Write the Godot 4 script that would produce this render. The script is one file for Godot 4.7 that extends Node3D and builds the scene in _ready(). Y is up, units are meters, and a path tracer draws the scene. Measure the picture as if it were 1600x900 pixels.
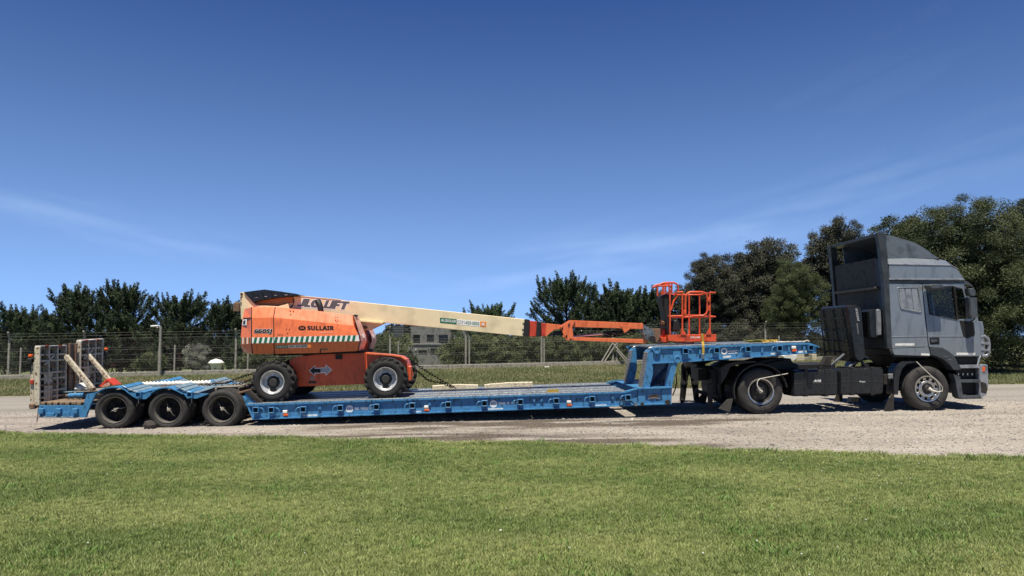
extends Node3D
# A low loader truck carrying a telescopic boom lift, parked on a gravel shoulder beyond a lawn.
# Measurements were taken off the photograph: V() and W() turn a measured point of known depth into metres.

const FOC := 1155.0
const EYE := Vector3(0.0, 1.87, 0.0)
const RIG0 := Vector3(0.0, 0.0, -16.57)          # origin of the vehicles' frame: x along the trailer, z towards the lawn
var pitch := atan(75.0 / FOC)
var rig := Basis(Vector3.UP, deg_to_rad(2.0))
var rng := RandomNumberGenerator.new()
var M := {}
var bases := {}
var bold: SystemFont
var plainfont: SystemFont


# ---------------------------------------------------------------- measuring
func ray(px: float, py: float) -> Vector3:
	return Basis(Vector3.RIGHT, pitch) * Vector3(px - 800.0, 450.0 - py, -FOC)

func V(px: float, py: float, z: float) -> Vector3:   # vehicles' frame, at the depth z behind the trailer's near side
	var inv := rig.inverse()
	var o := inv * (EYE - RIG0)
	var d := inv * ray(px, py)
	return o + d * ((z - o.z) / d.z)

func W(px: float, py: float, depth: float) -> Vector3:
	var d := ray(px, py)
	return EYE + d * (-depth / d.z)

func P2(a: Array, z: float) -> PackedVector2Array:
	var r := PackedVector2Array()
	for i in range(0, a.size(), 2):
		var v := V(a[i], a[i + 1], z)
		r.append(Vector2(v.x, v.y))
	return r

func gy(x: float, z: float) -> float:
	var d := -z
	var s: float = 0.017 * clampf(x, -70.0, 70.0) * (1.0 - smoothstep(48.0, 120.0, d))
	var y: float = s - 2.6 * clampf((d - 46.0) / 64.0, 0.0, 1.0)
	y -= 0.05 * smoothstep(27.0, 33.0, d) * (1.0 - smoothstep(33.0, 40.0, d)) * 0.0
	var edge := lawn_edge(x)
	if d < edge:
		y += 0.03 * smoothstep(0.0, 1.2, edge - d) + 0.14 * smoothstep(0.0, 9.0, edge - d)
	return y

func lawn_edge(x: float) -> float:                  # depth of the lawn's far edge
	return 13.05 - (0.255 if x < 0.0 else 0.335) * clampf(x, -60.0, 26.0) + 0.22 * sin(x * 0.9) * 0.3 + 0.06 * sin(x * 2.7 + 1.0) + 0.03 * sin(x * 7.1)

func road_near(x: float) -> float:
	return 19.6 - 0.045 * clampf(x, -80.0, 80.0) + 0.06 * sin(x * 0.8) + 0.04 * sin(x * 2.3)

func road_far(x: float) -> float:
	return 25.7 - 0.07 * clampf(x, -80.0, 80.0) + 0.05 * sin(x * 1.7)

func fence_d(x: float) -> float:
	return 43.6 + 0.17 * clampf(x, -60.0, 60.0)


# ---------------------------------------------------------------- scene tree
func thing(called: String, label: String, category: String, at := Vector3.ZERO, group := "") -> Node3D:   # at: vehicles' frame
	var o := Node3D.new()
	o.name = called
	add_child(o, true)
	o.transform = Transform3D(rig, RIG0 + rig * at)
	bases[o] = at
	metas(o, label, category, group)
	return o

func wthing(called: String, label: String, category: String, at := Vector3.ZERO, yaw := 0.0, group := "") -> Node3D:   # at: world
	var o := Node3D.new()
	o.name = called
	add_child(o, true)
	o.transform = Transform3D(Basis(Vector3.UP, yaw), at)
	bases[o] = Vector3.ZERO
	metas(o, label, category, group)
	return o

func metas(o: Node, label: String, category: String, group := "", kind := "") -> void:
	if label: o.set_meta("label", label)
	if category: o.set_meta("category", category)
	if group: o.set_meta("group", group)
	if kind: o.set_meta("kind", kind)

func obj(called: String, st, m: Material, parent: Node = null, kind := "") -> MeshInstance3D:
	var mi := MeshInstance3D.new()
	mi.name = called
	if st is SurfaceTool:
		st.generate_normals()
		mi.mesh = st.commit()
	else:
		mi.mesh = st
	mi.material_override = m
	if parent == null: parent = self
	parent.add_child(mi, true)
	if bases.has(parent): mi.position = -bases[parent]
	if kind: mi.set_meta("kind", kind)
	return mi

func sub(called: String, parent: Node3D) -> Node3D:      # a part that is made of sub-parts
	var o := Node3D.new()
	o.name = called
	parent.add_child(o, true)
	if bases.has(parent): o.position = -bases[parent]
	return o

func swarm(called: String, mesh: Mesh, m: Material, xf: Array, cols: Array, parent: Node = null) -> MultiMeshInstance3D:
	var mm := MultiMesh.new()
	mm.transform_format = MultiMesh.TRANSFORM_3D
	mm.use_colors = cols.size() > 0
	mm.mesh = mesh
	mm.instance_count = xf.size()
	for i in xf.size():
		mm.set_instance_transform(i, xf[i])
		if cols.size() > 0: mm.set_instance_color(i, cols[i])
	var o := MultiMeshInstance3D.new()
	o.name = called
	o.multimesh = mm
	o.material_override = m
	if parent == null: parent = self
	parent.add_child(o, true)
	o.set_meta("kind", "stuff")
	return o


# ---------------------------------------------------------------- shapes
func mb() -> SurfaceTool:
	var st := SurfaceTool.new()
	st.begin(Mesh.PRIMITIVE_TRIANGLES)
	st.set_smooth_group(-1)
	return st

func tri(st: SurfaceTool, a: Vector3, b: Vector3, c: Vector3, out: Vector3) -> void:
	if (a - c).cross(a - b).dot(out) < 0.0:
		st.add_vertex(a); st.add_vertex(c); st.add_vertex(b)
	else:
		st.add_vertex(a); st.add_vertex(b); st.add_vertex(c)

func quad(st: SurfaceTool, a: Vector3, b: Vector3, c: Vector3, d: Vector3, out: Vector3) -> void:
	tri(st, a, b, c, out)
	tri(st, a, c, d, out)

func bx(st: SurfaceTool, c: Vector3, size: Vector3, bas := Basis(), ch := 0.006) -> void:   # box with chamfered edges
	var h := size * 0.5
	ch = minf(ch, minf(h.x, minf(h.y, h.z)) * 0.6)
	var p := func(s: Vector3, k: int) -> Vector3:
		var v := Vector3(s.x * (h.x - ch), s.y * (h.y - ch), s.z * (h.z - ch))
		v[k] = s[k] * h[k]
		return c + bas * v
	for k in 3:
		var l := (k + 1) % 3
		var m := (k + 2) % 3
		for sk in [-1.0, 1.0]:
			var q := []
			for uv in [[-1.0, -1.0], [1.0, -1.0], [1.0, 1.0], [-1.0, 1.0]]:
				var s := Vector3()
				s[k] = sk; s[l] = uv[0]; s[m] = uv[1]
				q.append(p.call(s, k))
			var n := Vector3()
			n[k] = sk
			quad(st, q[0], q[1], q[2], q[3], bas * n)
			for sl in [-1.0, 1.0]:
				var s1 := Vector3()
				s1[k] = sk; s1[l] = sl; s1[m] = 1.0
				var s2 := s1
				s2[m] = -1.0
				var n2 := Vector3()
				n2[k] = sk; n2[l] = sl
				quad(st, p.call(s1, k), p.call(s1, l), p.call(s2, l), p.call(s2, k), bas * n2)
	for sx in [-1.0, 1.0]:
		for sy in [-1.0, 1.0]:
			for sz in [-1.0, 1.0]:
				var s := Vector3(sx, sy, sz)
				tri(st, p.call(s, 0), p.call(s, 1), p.call(s, 2), bas * s)

func box(c: Vector3, size: Vector3, bas := Basis(), ch := 0.006) -> SurfaceTool:
	var st := mb()
	bx(st, c, size, bas, ch)
	return st

func inset(p: PackedVector2Array, d: float) -> PackedVector2Array:
	var r := PackedVector2Array()
	var n := p.size()
	for i in n:
		var e0 := (p[i] - p[(i + n - 1) % n]).normalized()
		var e1 := (p[(i + 1) % n] - p[i]).normalized()
		var n0 := Vector2(-e0.y, e0.x)
		var n1 := Vector2(-e1.y, e1.x)
		var m := n0 + n1
		var k: float = clampf(2.0 / maxf(m.length_squared(), 0.5), 0.0, 4.0)
		r.append(p[i] + m * 0.5 * k * d)
	return r

func ccw(p: PackedVector2Array) -> PackedVector2Array:
	var a := 0.0
	for i in p.size():
		a += p[i].cross(p[(i + 1) % p.size()])
	if a < 0.0: p.reverse()
	return p

func prism(st: SurfaceTool, poly: PackedVector2Array, z0: float, z1: float, ch := 0.0, bas := Basis(), at := Vector3.ZERO) -> void:   # outline in x, y; z0 is nearer than z1
	var p := ccw(poly.duplicate())
	var q := inset(p, ch) if ch > 0.0 else p
	var n := p.size()
	var f := Vector3(0, 0, 1)
	var idx := Geometry2D.triangulate_polygon(q)
	for i in range(0, idx.size(), 3):
		var a := q[idx[i]]; var b := q[idx[i + 1]]; var c := q[idx[i + 2]]
		tri(st, at + bas * Vector3(a.x, a.y, z0), at + bas * Vector3(b.x, b.y, z0), at + bas * Vector3(c.x, c.y, z0), bas * f)
		tri(st, at + bas * Vector3(a.x, a.y, z1), at + bas * Vector3(b.x, b.y, z1), at + bas * Vector3(c.x, c.y, z1), bas * -f)
	for i in n:
		var j := (i + 1) % n
		var e := p[j] - p[i]
		var o := bas * Vector3(e.y, -e.x, 0.0)
		var zs := [z0 - ch, z1 + ch]
		quad(st, at + bas * Vector3(p[i].x, p[i].y, zs[0]), at + bas * Vector3(p[j].x, p[j].y, zs[0]), at + bas * Vector3(p[j].x, p[j].y, zs[1]), at + bas * Vector3(p[i].x, p[i].y, zs[1]), o)
		if ch > 0.0:
			quad(st, at + bas * Vector3(p[i].x, p[i].y, zs[0]), at + bas * Vector3(p[j].x, p[j].y, zs[0]), at + bas * Vector3(q[j].x, q[j].y, z0), at + bas * Vector3(q[i].x, q[i].y, z0), o.normalized() + bas * f)
			quad(st, at + bas * Vector3(p[i].x, p[i].y, zs[1]), at + bas * Vector3(p[j].x, p[j].y, zs[1]), at + bas * Vector3(q[j].x, q[j].y, z1), at + bas * Vector3(q[i].x, q[i].y, z1), o.normalized() - bas * f)

func plate(a: Array, z0: float, z1: float, ch := 0.0) -> SurfaceTool:   # outline measured at the depth z0
	var st := mb()
	prism(st, P2(a, z0), z0, z1, ch)
	return st

func addplate(st: SurfaceTool, a: Array, z0: float, z1: float, ch := 0.0) -> void:
	prism(st, P2(a, z0), z0, z1, ch)

func tube(st: SurfaceTool, pts: Array, r, n := 8, closed := false) -> void:   # r: a number or one per point
	var m := pts.size()
	var rings := []
	var up := Vector3.UP
	var side := Vector3.ZERO
	for i in m:
		var t: Vector3
		if closed: t = pts[(i + 1) % m] - pts[(i + m - 1) % m]
		else: t = pts[mini(i + 1, m - 1)] - pts[maxi(i - 1, 0)]
		t = t.normalized()
		if i == 0:
			if absf(t.dot(up)) > 0.9: up = Vector3.RIGHT
			side = t.cross(up).normalized()
		side = (side - t * side.dot(t)).normalized()
		var b := side.cross(t)
		var rr: float = r[i] if r is Array else r
		var ring := []
		for k in n:
			var an := TAU * k / n
			ring.append(pts[i] + (side * cos(an) + b * sin(an)) * rr)
		rings.append(ring)
	st.set_smooth_group(1)
	for i in (m if closed else m - 1):
		var j := (i + 1) % m
		var cen: Vector3 = (pts[i] + pts[j]) * 0.5
		for k in n:
			var l := (k + 1) % n
			var out: Vector3 = (rings[i][k] + rings[j][l]) * 0.5 - cen
			quad(st, rings[i][k], rings[i][l], rings[j][l], rings[j][k], out)
	st.set_smooth_group(-1)
	if not closed:
		for e in [0, m - 1]:
			var out: Vector3 = (pts[0] - pts[1]) if e == 0 else (pts[m - 1] - pts[m - 2])
			for k in range(1, n - 1):
				tri(st, rings[e][0], rings[e][k], rings[e][k + 1], out)

func tubes(pts: Array, r, n := 8, closed := false) -> SurfaceTool:
	var st := mb()
	tube(st, pts, r, n, closed)
	return st

func lathe(st: SurfaceTool, prof: Array, n: int, xf := Transform3D(), smooth := false) -> void:   # profile of (radius, z), turned about z
	var cen := Vector2()
	for p in prof: cen += p
	for i in prof.size() - 1:
		var a: Vector2 = prof[i]; var b: Vector2 = prof[i + 1]
		st.set_smooth_group(1 if smooth else i + 1)
		var nn := Vector2(b.y - a.y, -(b.x - a.x))
		for k in n:
			var a0 := TAU * k / n
			var a1 := TAU * (k + 1) / n
			var am := (a0 + a1) * 0.5
			var q0 := xf * Vector3(cos(a0) * a.x, sin(a0) * a.x, a.y)
			var q1 := xf * Vector3(cos(a1) * a.x, sin(a1) * a.x, a.y)
			var q2 := xf * Vector3(cos(a1) * b.x, sin(a1) * b.x, b.y)
			var q3 := xf * Vector3(cos(a0) * b.x, sin(a0) * b.x, b.y)
			var out := xf.basis * Vector3(cos(am) * -nn.x, sin(am) * -nn.x, -nn.y)
			if a.x < 0.0005: tri(st, q0, q2, q3, out)
			elif b.x < 0.0005: tri(st, q0, q1, q2, out)
			else: quad(st, q0, q1, q2, q3, out)
	st.set_smooth_group(-1)

func skin(st: SurfaceTool, rows: Array, out: Vector3, smooth := false) -> void:   # a sheet through rows of points
	st.set_smooth_group(3 if smooth else -1)
	for i in rows.size() - 1:
		for j in rows[i].size() - 1:
			quad(st, rows[i][j], rows[i][j + 1], rows[i + 1][j + 1], rows[i + 1][j], out)
	st.set_smooth_group(-1)

func fan(st: SurfaceTool, loop: Array, out: Vector3) -> void:
	var c := Vector3()
	for p in loop: c += p
	c /= loop.size()
	for i in loop.size():
		tri(st, c, loop[i], loop[(i + 1) % loop.size()], out)

func letter(st: SurfaceTool, txt: String, font: Font, p0: Vector3, u: Vector3, v: Vector3, lift := 0.0) -> void:   # lettering laid into the parallelogram p0, u, v
	var tm := TextMesh.new()
	tm.text = txt
	tm.font = font
	tm.font_size = 48
	tm.pixel_size = 0.01
	tm.depth = 0.0
	tm.curve_step = 3.0
	var arr := tm.get_mesh_arrays()
	var vs: PackedVector3Array = arr[Mesh.ARRAY_VERTEX]
	var ix: PackedInt32Array = arr[Mesh.ARRAY_INDEX] if arr[Mesh.ARRAY_INDEX] != null else PackedInt32Array(range(vs.size()))
	if vs.is_empty(): return
	var lo := vs[0]
	var hi := vs[0]
	for q in vs:
		lo = lo.min(q); hi = hi.max(q)
	var n := u.cross(v).normalized()
	var f := func(q: Vector3) -> Vector3:
		return p0 + u * ((q.x - lo.x) / (hi.x - lo.x)) + v * ((q.y - lo.y) / (hi.y - lo.y)) + n * lift
	for i in range(0, ix.size(), 3):
		var a: Vector3 = f.call(vs[ix[i]]); var b: Vector3 = f.call(vs[ix[i + 1]]); var c: Vector3 = f.call(vs[ix[i + 2]])
		if (b - a).cross(c - a).length() > 1e-9: tri(st, a, b, c, n)

func patch4(px: Array, z: float, lift: float, thick := 0.002) -> SurfaceTool:    # a thin sticker on a face at the depth z
	var st := mb()
	prism(st, P2(px, z), z + lift, z + lift - thick)
	return st

func arc(c: Vector3, r: float, a0: float, a1: float, n: int) -> Array:   # in the x, y plane, degrees
	var o := []
	for i in n + 1:
		var a := deg_to_rad(lerpf(a0, a1, float(i) / n))
		o.append(c + Vector3(cos(a), sin(a), 0) * r)
	return o


# ---------------------------------------------------------------- materials
func noise(sd: int, freq: float, ramp: Array, oct := 4, size := 512, kind := FastNoiseLite.TYPE_SIMPLEX_SMOOTH) -> NoiseTexture2D:
	var f := FastNoiseLite.new()
	f.seed = sd
	f.noise_type = kind
	f.frequency = freq
	f.fractal_octaves = oct
	var t := NoiseTexture2D.new()
	t.width = size; t.height = size
	t.seamless = true
	t.noise = f
	if ramp.size():
		var g := Gradient.new()
		var offs := PackedFloat32Array()
		var cols := PackedColorArray()
		for r in ramp:
			offs.append(r[0])
			cols.append(r[1] if r[1] is Color else Color(r[1], r[1], r[1]))
		g.offsets = offs; g.colors = cols
		t.color_ramp = g
	return t

func mat(c: Color, rough := 0.6, metal := 0.0, tex: Texture2D = null, scale := 1.0, rtex: Texture2D = null, hm: Texture2D = null, hs := 0.0) -> StandardMaterial3D:
	var m := StandardMaterial3D.new()
	m.albedo_color = c
	m.roughness = rough
	m.metallic = metal
	m.uv1_triplanar = true
	m.uv1_world_triplanar = true
	m.uv1_scale = Vector3.ONE * scale
	if tex: m.albedo_texture = tex
	if rtex:
		m.roughness_texture = rtex
		m.roughness_texture_channel = BaseMaterial3D.TEXTURE_CHANNEL_RED
	if hm:
		m.heightmap_enabled = true
		m.heightmap_texture = hm
		m.heightmap_scale = hs
	return m

func L(r: float, g: float, b: float) -> Color:
	return Color(r, g, b).linear_to_srgb()


# ---------------------------------------------------------------- camera, sky, sun
func camera_and_light() -> void:
	var cam := Camera3D.new()
	cam.name = "camera"
	cam.fov = rad_to_deg(2.0 * atan(450.0 / FOC))
	cam.position = EYE
	cam.rotation = Vector3(pitch, 0, 0)
	cam.near = 0.1
	cam.far = 1500.0
	add_child(cam)
	var e := Environment.new()
	e.background_mode = Environment.BG_SKY
	e.tonemap_mode = Environment.TONE_MAPPER_LINEAR
	e.tonemap_exposure = 1.55
	e.sdfgi_enabled = true
	e.ssao_enabled = true
	e.ssil_enabled = true
	var s := ProceduralSkyMaterial.new()
	s.sky_top_color = L(0.0, 0.022, 0.130)
	s.sky_horizon_color = L(0.236, 0.420, 0.780)
	s.sky_curve = 0.15
	s.ground_bottom_color = Color(0.20, 0.22, 0.16)
	s.ground_horizon_color = Color(0.40, 0.44, 0.44)
	s.sun_angle_max = 12.0
	s.sky_cover = cirrus()
	s.sky_cover_modulate = Color(1, 1, 1, 1)
	var sky := Sky.new()
	sky.sky_material = s
	e.sky = sky
	var we := WorldEnvironment.new()
	we.environment = e
	add_child(we)
	var sun := DirectionalLight3D.new()
	sun.name = "sun"
	sun.light_energy = 1.6
	sun.light_color = Color(1.0, 0.965, 0.90)
	sun.light_angular_distance = 0.5
	sun.shadow_enabled = true
	var el := deg_to_rad(73.0)
	var az := deg_to_rad(9.0)                          # west of the camera's back
	var from := Vector3(-sin(az) * cos(el), sin(el), cos(az) * cos(el))
	sun.transform = Transform3D(Basis.looking_at(-from, Vector3.UP), Vector3(0, 40, 0))
	add_child(sun)

func cirrus() -> ImageTexture:                        # thin wisps of high cloud all round the sky
	var w := 2048
	var h := 1024
	var im := Image.create(w, h, false, Image.FORMAT_RGBA8)
	im.fill(Color(1, 1, 1, 0))
	var n := FastNoiseLite.new()
	n.seed = 11; n.noise_type = FastNoiseLite.TYPE_SIMPLEX_SMOOTH; n.frequency = 1.0; n.fractal_octaves = 5
	var big := FastNoiseLite.new()
	big.seed = 4; big.frequency = 1.0; big.fractal_octaves = 2
	# banks of cirrus: azimuth, elevation, spread in both, slant, strength
	var banks := [[-33.0, 8.3, 9.0, 1.6, -0.17, 0.14], [-22.0, 6.3, 14.0, 0.9, -0.16, 0.15], [4.0, 5.6, 8.0, 2.0, 0.14, 0.22], [16.0, 7.6, 11.0, 1.9, 0.16, 0.20], [29.0, 11.0, 14.0, 2.1, 0.22, 0.11],
		[27.0, 18.0, 17.0, 3.0, 0.3, 0.03], [80.0, 12.0, 22.0, 3.0, 0.1, 0.25], [150.0, 18.0, 30.0, 4.0, -0.1, 0.25], [-110.0, 14.0, 26.0, 3.0, 0.1, 0.25], [-60.0, 12.0, 16.0, 3.0, 0.12, 0.25]]
	for y in range(200, 520):
		var el := 90.0 - 180.0 * (y + 0.5) / h
		for x in w:
			var az := 360.0 * (x + 0.5) / w                 # the middle of the picture looks south, behind the camera
			var a := 0.0
			for b in banks:
				var du: float = wrapf(az - b[0], -180.0, 180.0)
				if absf(du) > b[2] * 2.2: continue
				var dv: float = el - b[1] - du * b[4]
				if absf(dv) > b[3] * 2.6: continue
				var q: float = exp(-du * du / (b[2] * b[2]) - dv * dv / (b[3] * b[3]))
				var st: float = n.get_noise_2d((du + dv * 3.0) * 0.06 + b[0], (dv - du * 0.04) * 0.55 + b[1])
				a += q * b[5] * 0.24 * clampf(0.40 + st * 1.5, 0.0, 1.4)
			if a > 0.003: im.set_pixel(x, y, Color(1, 1, 1, minf(a, 0.6)))
	return ImageTexture.create_from_image(im)


# ---------------------------------------------------------------- materials
func materials() -> void:
	var dirt := noise(3, 0.006, [[0.0, 0.62], [0.35, 0.86], [0.6, 1.0], [1.0, 0.93]], 5)
	var fine := noise(5, 0.03, [[0.0, 0.75], [0.5, 0.97], [1.0, 1.0]], 4)
	var blot := noise(9, 0.012, [[0.0, 0.55], [0.4, 0.9], [0.55, 1.0], [1.0, 0.8]], 5)
	var rough := noise(7, 0.02, [[0.0, 0.55], [1.0, 1.0]], 4)
	var rust := noise(13, 0.015, [[0.0, Color(0.36, 0.24, 0.17)], [0.27, Color(0.52, 0.42, 0.35)], [0.36, Color(0.88, 0.86, 0.82)], [1.0, Color(1, 1, 1)]], 6)
	var streak := noise(21, 0.01, [[0.0, 0.7], [0.5, 1.0], [1.0, 1.0]], 5)
	var worn := noise(51, 0.016, [[0.0, Color(0.58, 0.50, 0.44)], [0.16, Color(0.68, 0.63, 0.58)], [0.27, Color(0.90, 0.90, 0.90)], [0.55, Color(1, 1, 1)], [1.0, Color(0.90, 0.92, 0.93)]], 6)
	var grimy := noise(53, 0.010, [[0.0, Color(0.80, 0.78, 0.76)], [0.28, Color(0.94, 0.93, 0.92)], [0.5, Color(1, 1, 1)], [1.0, Color(0.95, 0.94, 0.94)]], 6)
	M.blue = mat(Color(0.265, 0.500, 0.680), 0.48, 0.0, worn, 1.0, rough)
	M.blue.uv1_scale = Vector3(1.1, 0.5, 1.1)
	M.blue_pale = mat(Color(0.46, 0.555, 0.615), 0.6, 0.0, blot, 1.1, rough)
	M.navy = mat(Color(0.12, 0.24, 0.36), 0.55, 0.0, dirt, 0.8)
	M.deck = mat(Color(0.50, 0.53, 0.55), 0.5, 0.3, blot, 0.9, rough, noise(15, 0.06, [[0.0, 0.0], [0.55, 0.1], [0.7, 1.0], [1.0, 1.0]], 2), 0.5)
	M.deck_dirt = mat(Color(0.53, 0.51, 0.47), 0.85, 0.1, blot, 0.8)
	M.wood = mat(Color(0.52, 0.44, 0.36), 0.9, 0.0, blot, 1.3)
	M.pale_wood = mat(Color(0.86, 0.82, 0.72), 0.85, 0.0, noise(17, 0.02, [[0.0, 0.45], [0.35, 0.85], [1.0, 1.0]], 5), 1.2)
	M.tyre = mat(Color(0.215, 0.210, 0.205), 0.86, 0.0, dirt, 1.5)
	M.tyre_dark = mat(Color(0.135, 0.135, 0.135), 0.85, 0.0, fine, 1.2)
	M.black = mat(Color(0.10, 0.10, 0.105), 0.6, 0.0, fine, 1.4)
	M.black_plastic = mat(Color(0.135, 0.14, 0.15), 0.36, 0.0, blot, 1.1, rough)
	M.grime = mat(Color(0.17, 0.16, 0.15), 0.9, 0.0, dirt, 1.5)
	M.steel = mat(Color(0.62, 0.62, 0.61), 0.42, 0.75, blot, 1.6, rough)
	M.chrome = mat(Color(0.82, 0.83, 0.84), 0.2, 1.0)
	M.alu = mat(Color(0.74, 0.74, 0.73), 0.36, 0.85, fine, 2.0, rough)
	M.rim_dusty = mat(Color(0.36, 0.35, 0.33), 0.8, 0.1, dirt, 1.6)
	M.white_rim = mat(Color(0.74, 0.75, 0.76), 0.4, 0.25, dirt, 1.8, rough)
	M.hub_dark = mat(Color(0.20, 0.20, 0.20), 0.7, 0.1, fine, 1.5)
	M.orange = mat(Color(0.895, 0.465, 0.285), 0.42, 0.0, noise(23, 0.008, [[0.0, Color(0.86, 0.78, 0.74)], [0.45, Color(1, 1, 1)], [1.0, Color(1, 0.97, 0.95)]], 5), 0.6, rough)
	M.orange_deep = mat(Color(0.830, 0.360, 0.205), 0.45, 0.0, noise(24, 0.01, [[0.0, Color(0.78, 0.72, 0.70)], [0.4, Color(1, 1, 1)], [1.0, Color(0.95, 0.93, 0.92)]], 5), 0.8, rough)
	M.orange.albedo_texture = grimy
	M.orange.uv1_scale = Vector3(1.0, 0.35, 1.0)
	M.orange_deep.albedo_texture = grimy
	M.orange_deep.uv1_scale = Vector3(1.2, 0.5, 1.2)
	M.orange_faded = mat(Color(0.900, 0.690, 0.630), 0.6, 0.0, blot, 0.8)
	M.red = mat(Color(0.78, 0.27, 0.18), 0.45, 0.0, dirt, 0.9)
	M.cage = mat(Color(0.85, 0.33, 0.17), 0.4, 0.0, dirt, 1.0)
	M.cream = mat(Color(0.910, 0.845, 0.690), 0.45, 0.0, noise(25, 0.006, [[0.0, 0.88], [0.5, 1.0], [1.0, 0.98]], 5), 0.5, rough)
	M.white = mat(Color(0.88, 0.88, 0.86), 0.5, 0.0, fine, 1.0)
	M.white_print = mat(Color(0.90, 0.90, 0.89), 0.6)
	M.worn_white = mat(Color(0.82, 0.79, 0.73), 0.75, 0.0, rust, 1.3)
	M.rusty = mat(Color(0.52, 0.455, 0.405), 0.85, 0.1, noise(27, 0.02, [[0.0, Color(0.5, 0.38, 0.3)], [0.5, Color(1, 0.95, 0.9)], [1.0, Color(0.75, 0.6, 0.5)]], 5), 1.5)
	M.green = mat(Color(0.10, 0.40, 0.29), 0.5)
	M.print_dark = mat(Color(0.07, 0.07, 0.08), 0.5)
	M.print_grey = mat(Color(0.34, 0.35, 0.37), 0.5)
	M.print_orange = mat(Color(0.90, 0.52, 0.20), 0.5)
	M.amber = mat(Color(0.85, 0.36, 0.10), 0.25)
	M.grey_cab = mat(Color(0.465, 0.492, 0.522), 0.36, 0.1, noise(29, 0.008, [[0.0, 0.80], [0.45, 0.98], [1.0, 1.0]], 6), 0.5, rough)
	M.grey_cab.clearcoat_enabled = true
	M.grey_cab.clearcoat = 0.7
	M.grey_cab.clearcoat_roughness = 0.1
	M.grey_cab.uv1_scale = Vector3(0.9, 0.3, 0.9)
	M.grey_dark = mat(Color(0.300, 0.320, 0.340), 0.5, 0.1, dirt, 0.8, rough)
	M.grey_deep = mat(Color(0.225, 0.243, 0.255), 0.5, 0.0, dirt, 0.8, rough)
	M.ramp_sheet = mat(Color(0.46, 0.425, 0.39), 0.85, 0.0, rust, 0.9)
	M.grey_mid = mat(Color(0.375, 0.405, 0.435), 0.45, 0.0, dirt, 0.6, rough)
	M.grey_light = mat(Color(0.56, 0.575, 0.60), 0.45, 0.2, dirt, 0.9, rough)
	M.navy_dark = mat(Color(0.12, 0.135, 0.155), 0.5, 0.0, fine, 1.0)
	M.grey_inner = mat(Color(0.255, 0.25, 0.235), 0.8, 0.0, blot, 0.8)
	M.rubber = mat(Color(0.06, 0.06, 0.065), 0.7)
	M.hose = mat(Color(0.74, 0.72, 0.68), 0.5)
	M.yellow = mat(Color(0.66, 0.54, 0.17), 0.7, 0.0, fine, 2.0)
	M.chain = mat(Color(0.17, 0.14, 0.12), 0.75, 0.4, fine, 3.0)
	M.concrete = mat(Color(0.60, 0.585, 0.55), 0.9, 0.0, blot, 0.7)
	M.galv = mat(Color(0.50, 0.50, 0.49), 0.6, 0.2)
	M.render_grey = mat(Color(0.43, 0.43, 0.425), 0.9, 0.0, streak, 0.2)
	M.brown_red = mat(Color(0.33, 0.16, 0.14), 0.8, 0.0, dirt, 0.4)
	M.sheet_roof = mat(Color(0.78, 0.78, 0.76), 0.6, 0.2)
	M.cloth = mat(Color(0.085, 0.085, 0.095), 0.9, 0.0, fine, 3.0)
	M.skin = mat(Color(0.72, 0.52, 0.42), 0.55)
	M.hair = mat(Color(0.09, 0.07, 0.06), 0.7)
	M.bark = mat(Color(0.30, 0.25, 0.20), 0.95, 0.0, blot, 1.2)
	M.stone = mat(Color(0.27, 0.25, 0.235), 0.95, 0.0, blot, 2.0)
	M.glass = StandardMaterial3D.new()
	M.glass.transparency = BaseMaterial3D.TRANSPARENCY_ALPHA
	M.glass.albedo_color = Color(0.05, 0.06, 0.06, 0.24)
	M.glass.roughness = 0.03
	M.glass.metallic_specular = 0.3
	M.glass_dark = mat(Color(0.05, 0.055, 0.06), 0.08)
	for k in ["leaf_dark", "leaf_olive", "leaf_cypress", "leaf_hedge", "grass"]:
		var m := StandardMaterial3D.new()
		m.vertex_color_use_as_albedo = true
		m.roughness = 0.55
		m.backlight_enabled = true
		m.backlight = Color(0.12, 0.15, 0.06)
		M[k] = m
	M.leaf_dark.roughness = 0.62
	M.leaf_dark.metallic_specular = 0.35
	M.leaf_cypress.roughness = 0.7
	M.leaf_cypress.backlight = Color(0.04, 0.05, 0.03)
	M.grass.roughness = 0.6
	M.grass.backlight = Color(0.2, 0.26, 0.08)
	# the ground
	M.lawn = mat(Color(1, 1, 1), 0.95, 0.0, noise(31, 0.05, [[0.0, Color(0.26, 0.31, 0.14)], [0.5, Color(0.41, 0.46, 0.24)], [1.0, Color(0.55, 0.57, 0.34)]], 5), 0.9, null, noise(33, 0.09, [], 4), 2.0)
	M.verge = mat(Color(1, 1, 1), 0.95, 0.0, noise(35, 0.03, [[0.0, Color(0.30, 0.33, 0.17)], [0.5, Color(0.43, 0.44, 0.25)], [1.0, Color(0.56, 0.54, 0.34)]], 5), 0.35, null, noise(37, 0.06, [], 4), 4.0)
	M.field = mat(Color(1, 1, 1), 0.95, 0.0, noise(39, 0.02, [[0.0, Color(0.28, 0.32, 0.17)], [1.0, Color(0.42, 0.44, 0.26)]], 4), 0.12)
	M.road = mat(Color(1, 1, 1), 0.9, 0.0, noise(41, 0.05, [[0.0, Color(0.42, 0.405, 0.385)], [0.5, Color(0.515, 0.50, 0.475)], [1.0, Color(0.60, 0.58, 0.55)]], 5), 0.5, null, noise(43, 0.1, [], 3), 0.4)
	M.gravel = mat(Color(1, 1, 1), 0.95, 0.0, noise(45, 0.08, [[0.0, Color(0.42, 0.395, 0.365)], [0.35, Color(0.60, 0.575, 0.535)], [0.65, Color(0.68, 0.655, 0.62)], [1.0, Color(0.79, 0.77, 0.74)]], 4, 1024), 0.55, null, noise(47, 0.12, [], 3, 1024), 1.5)
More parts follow.
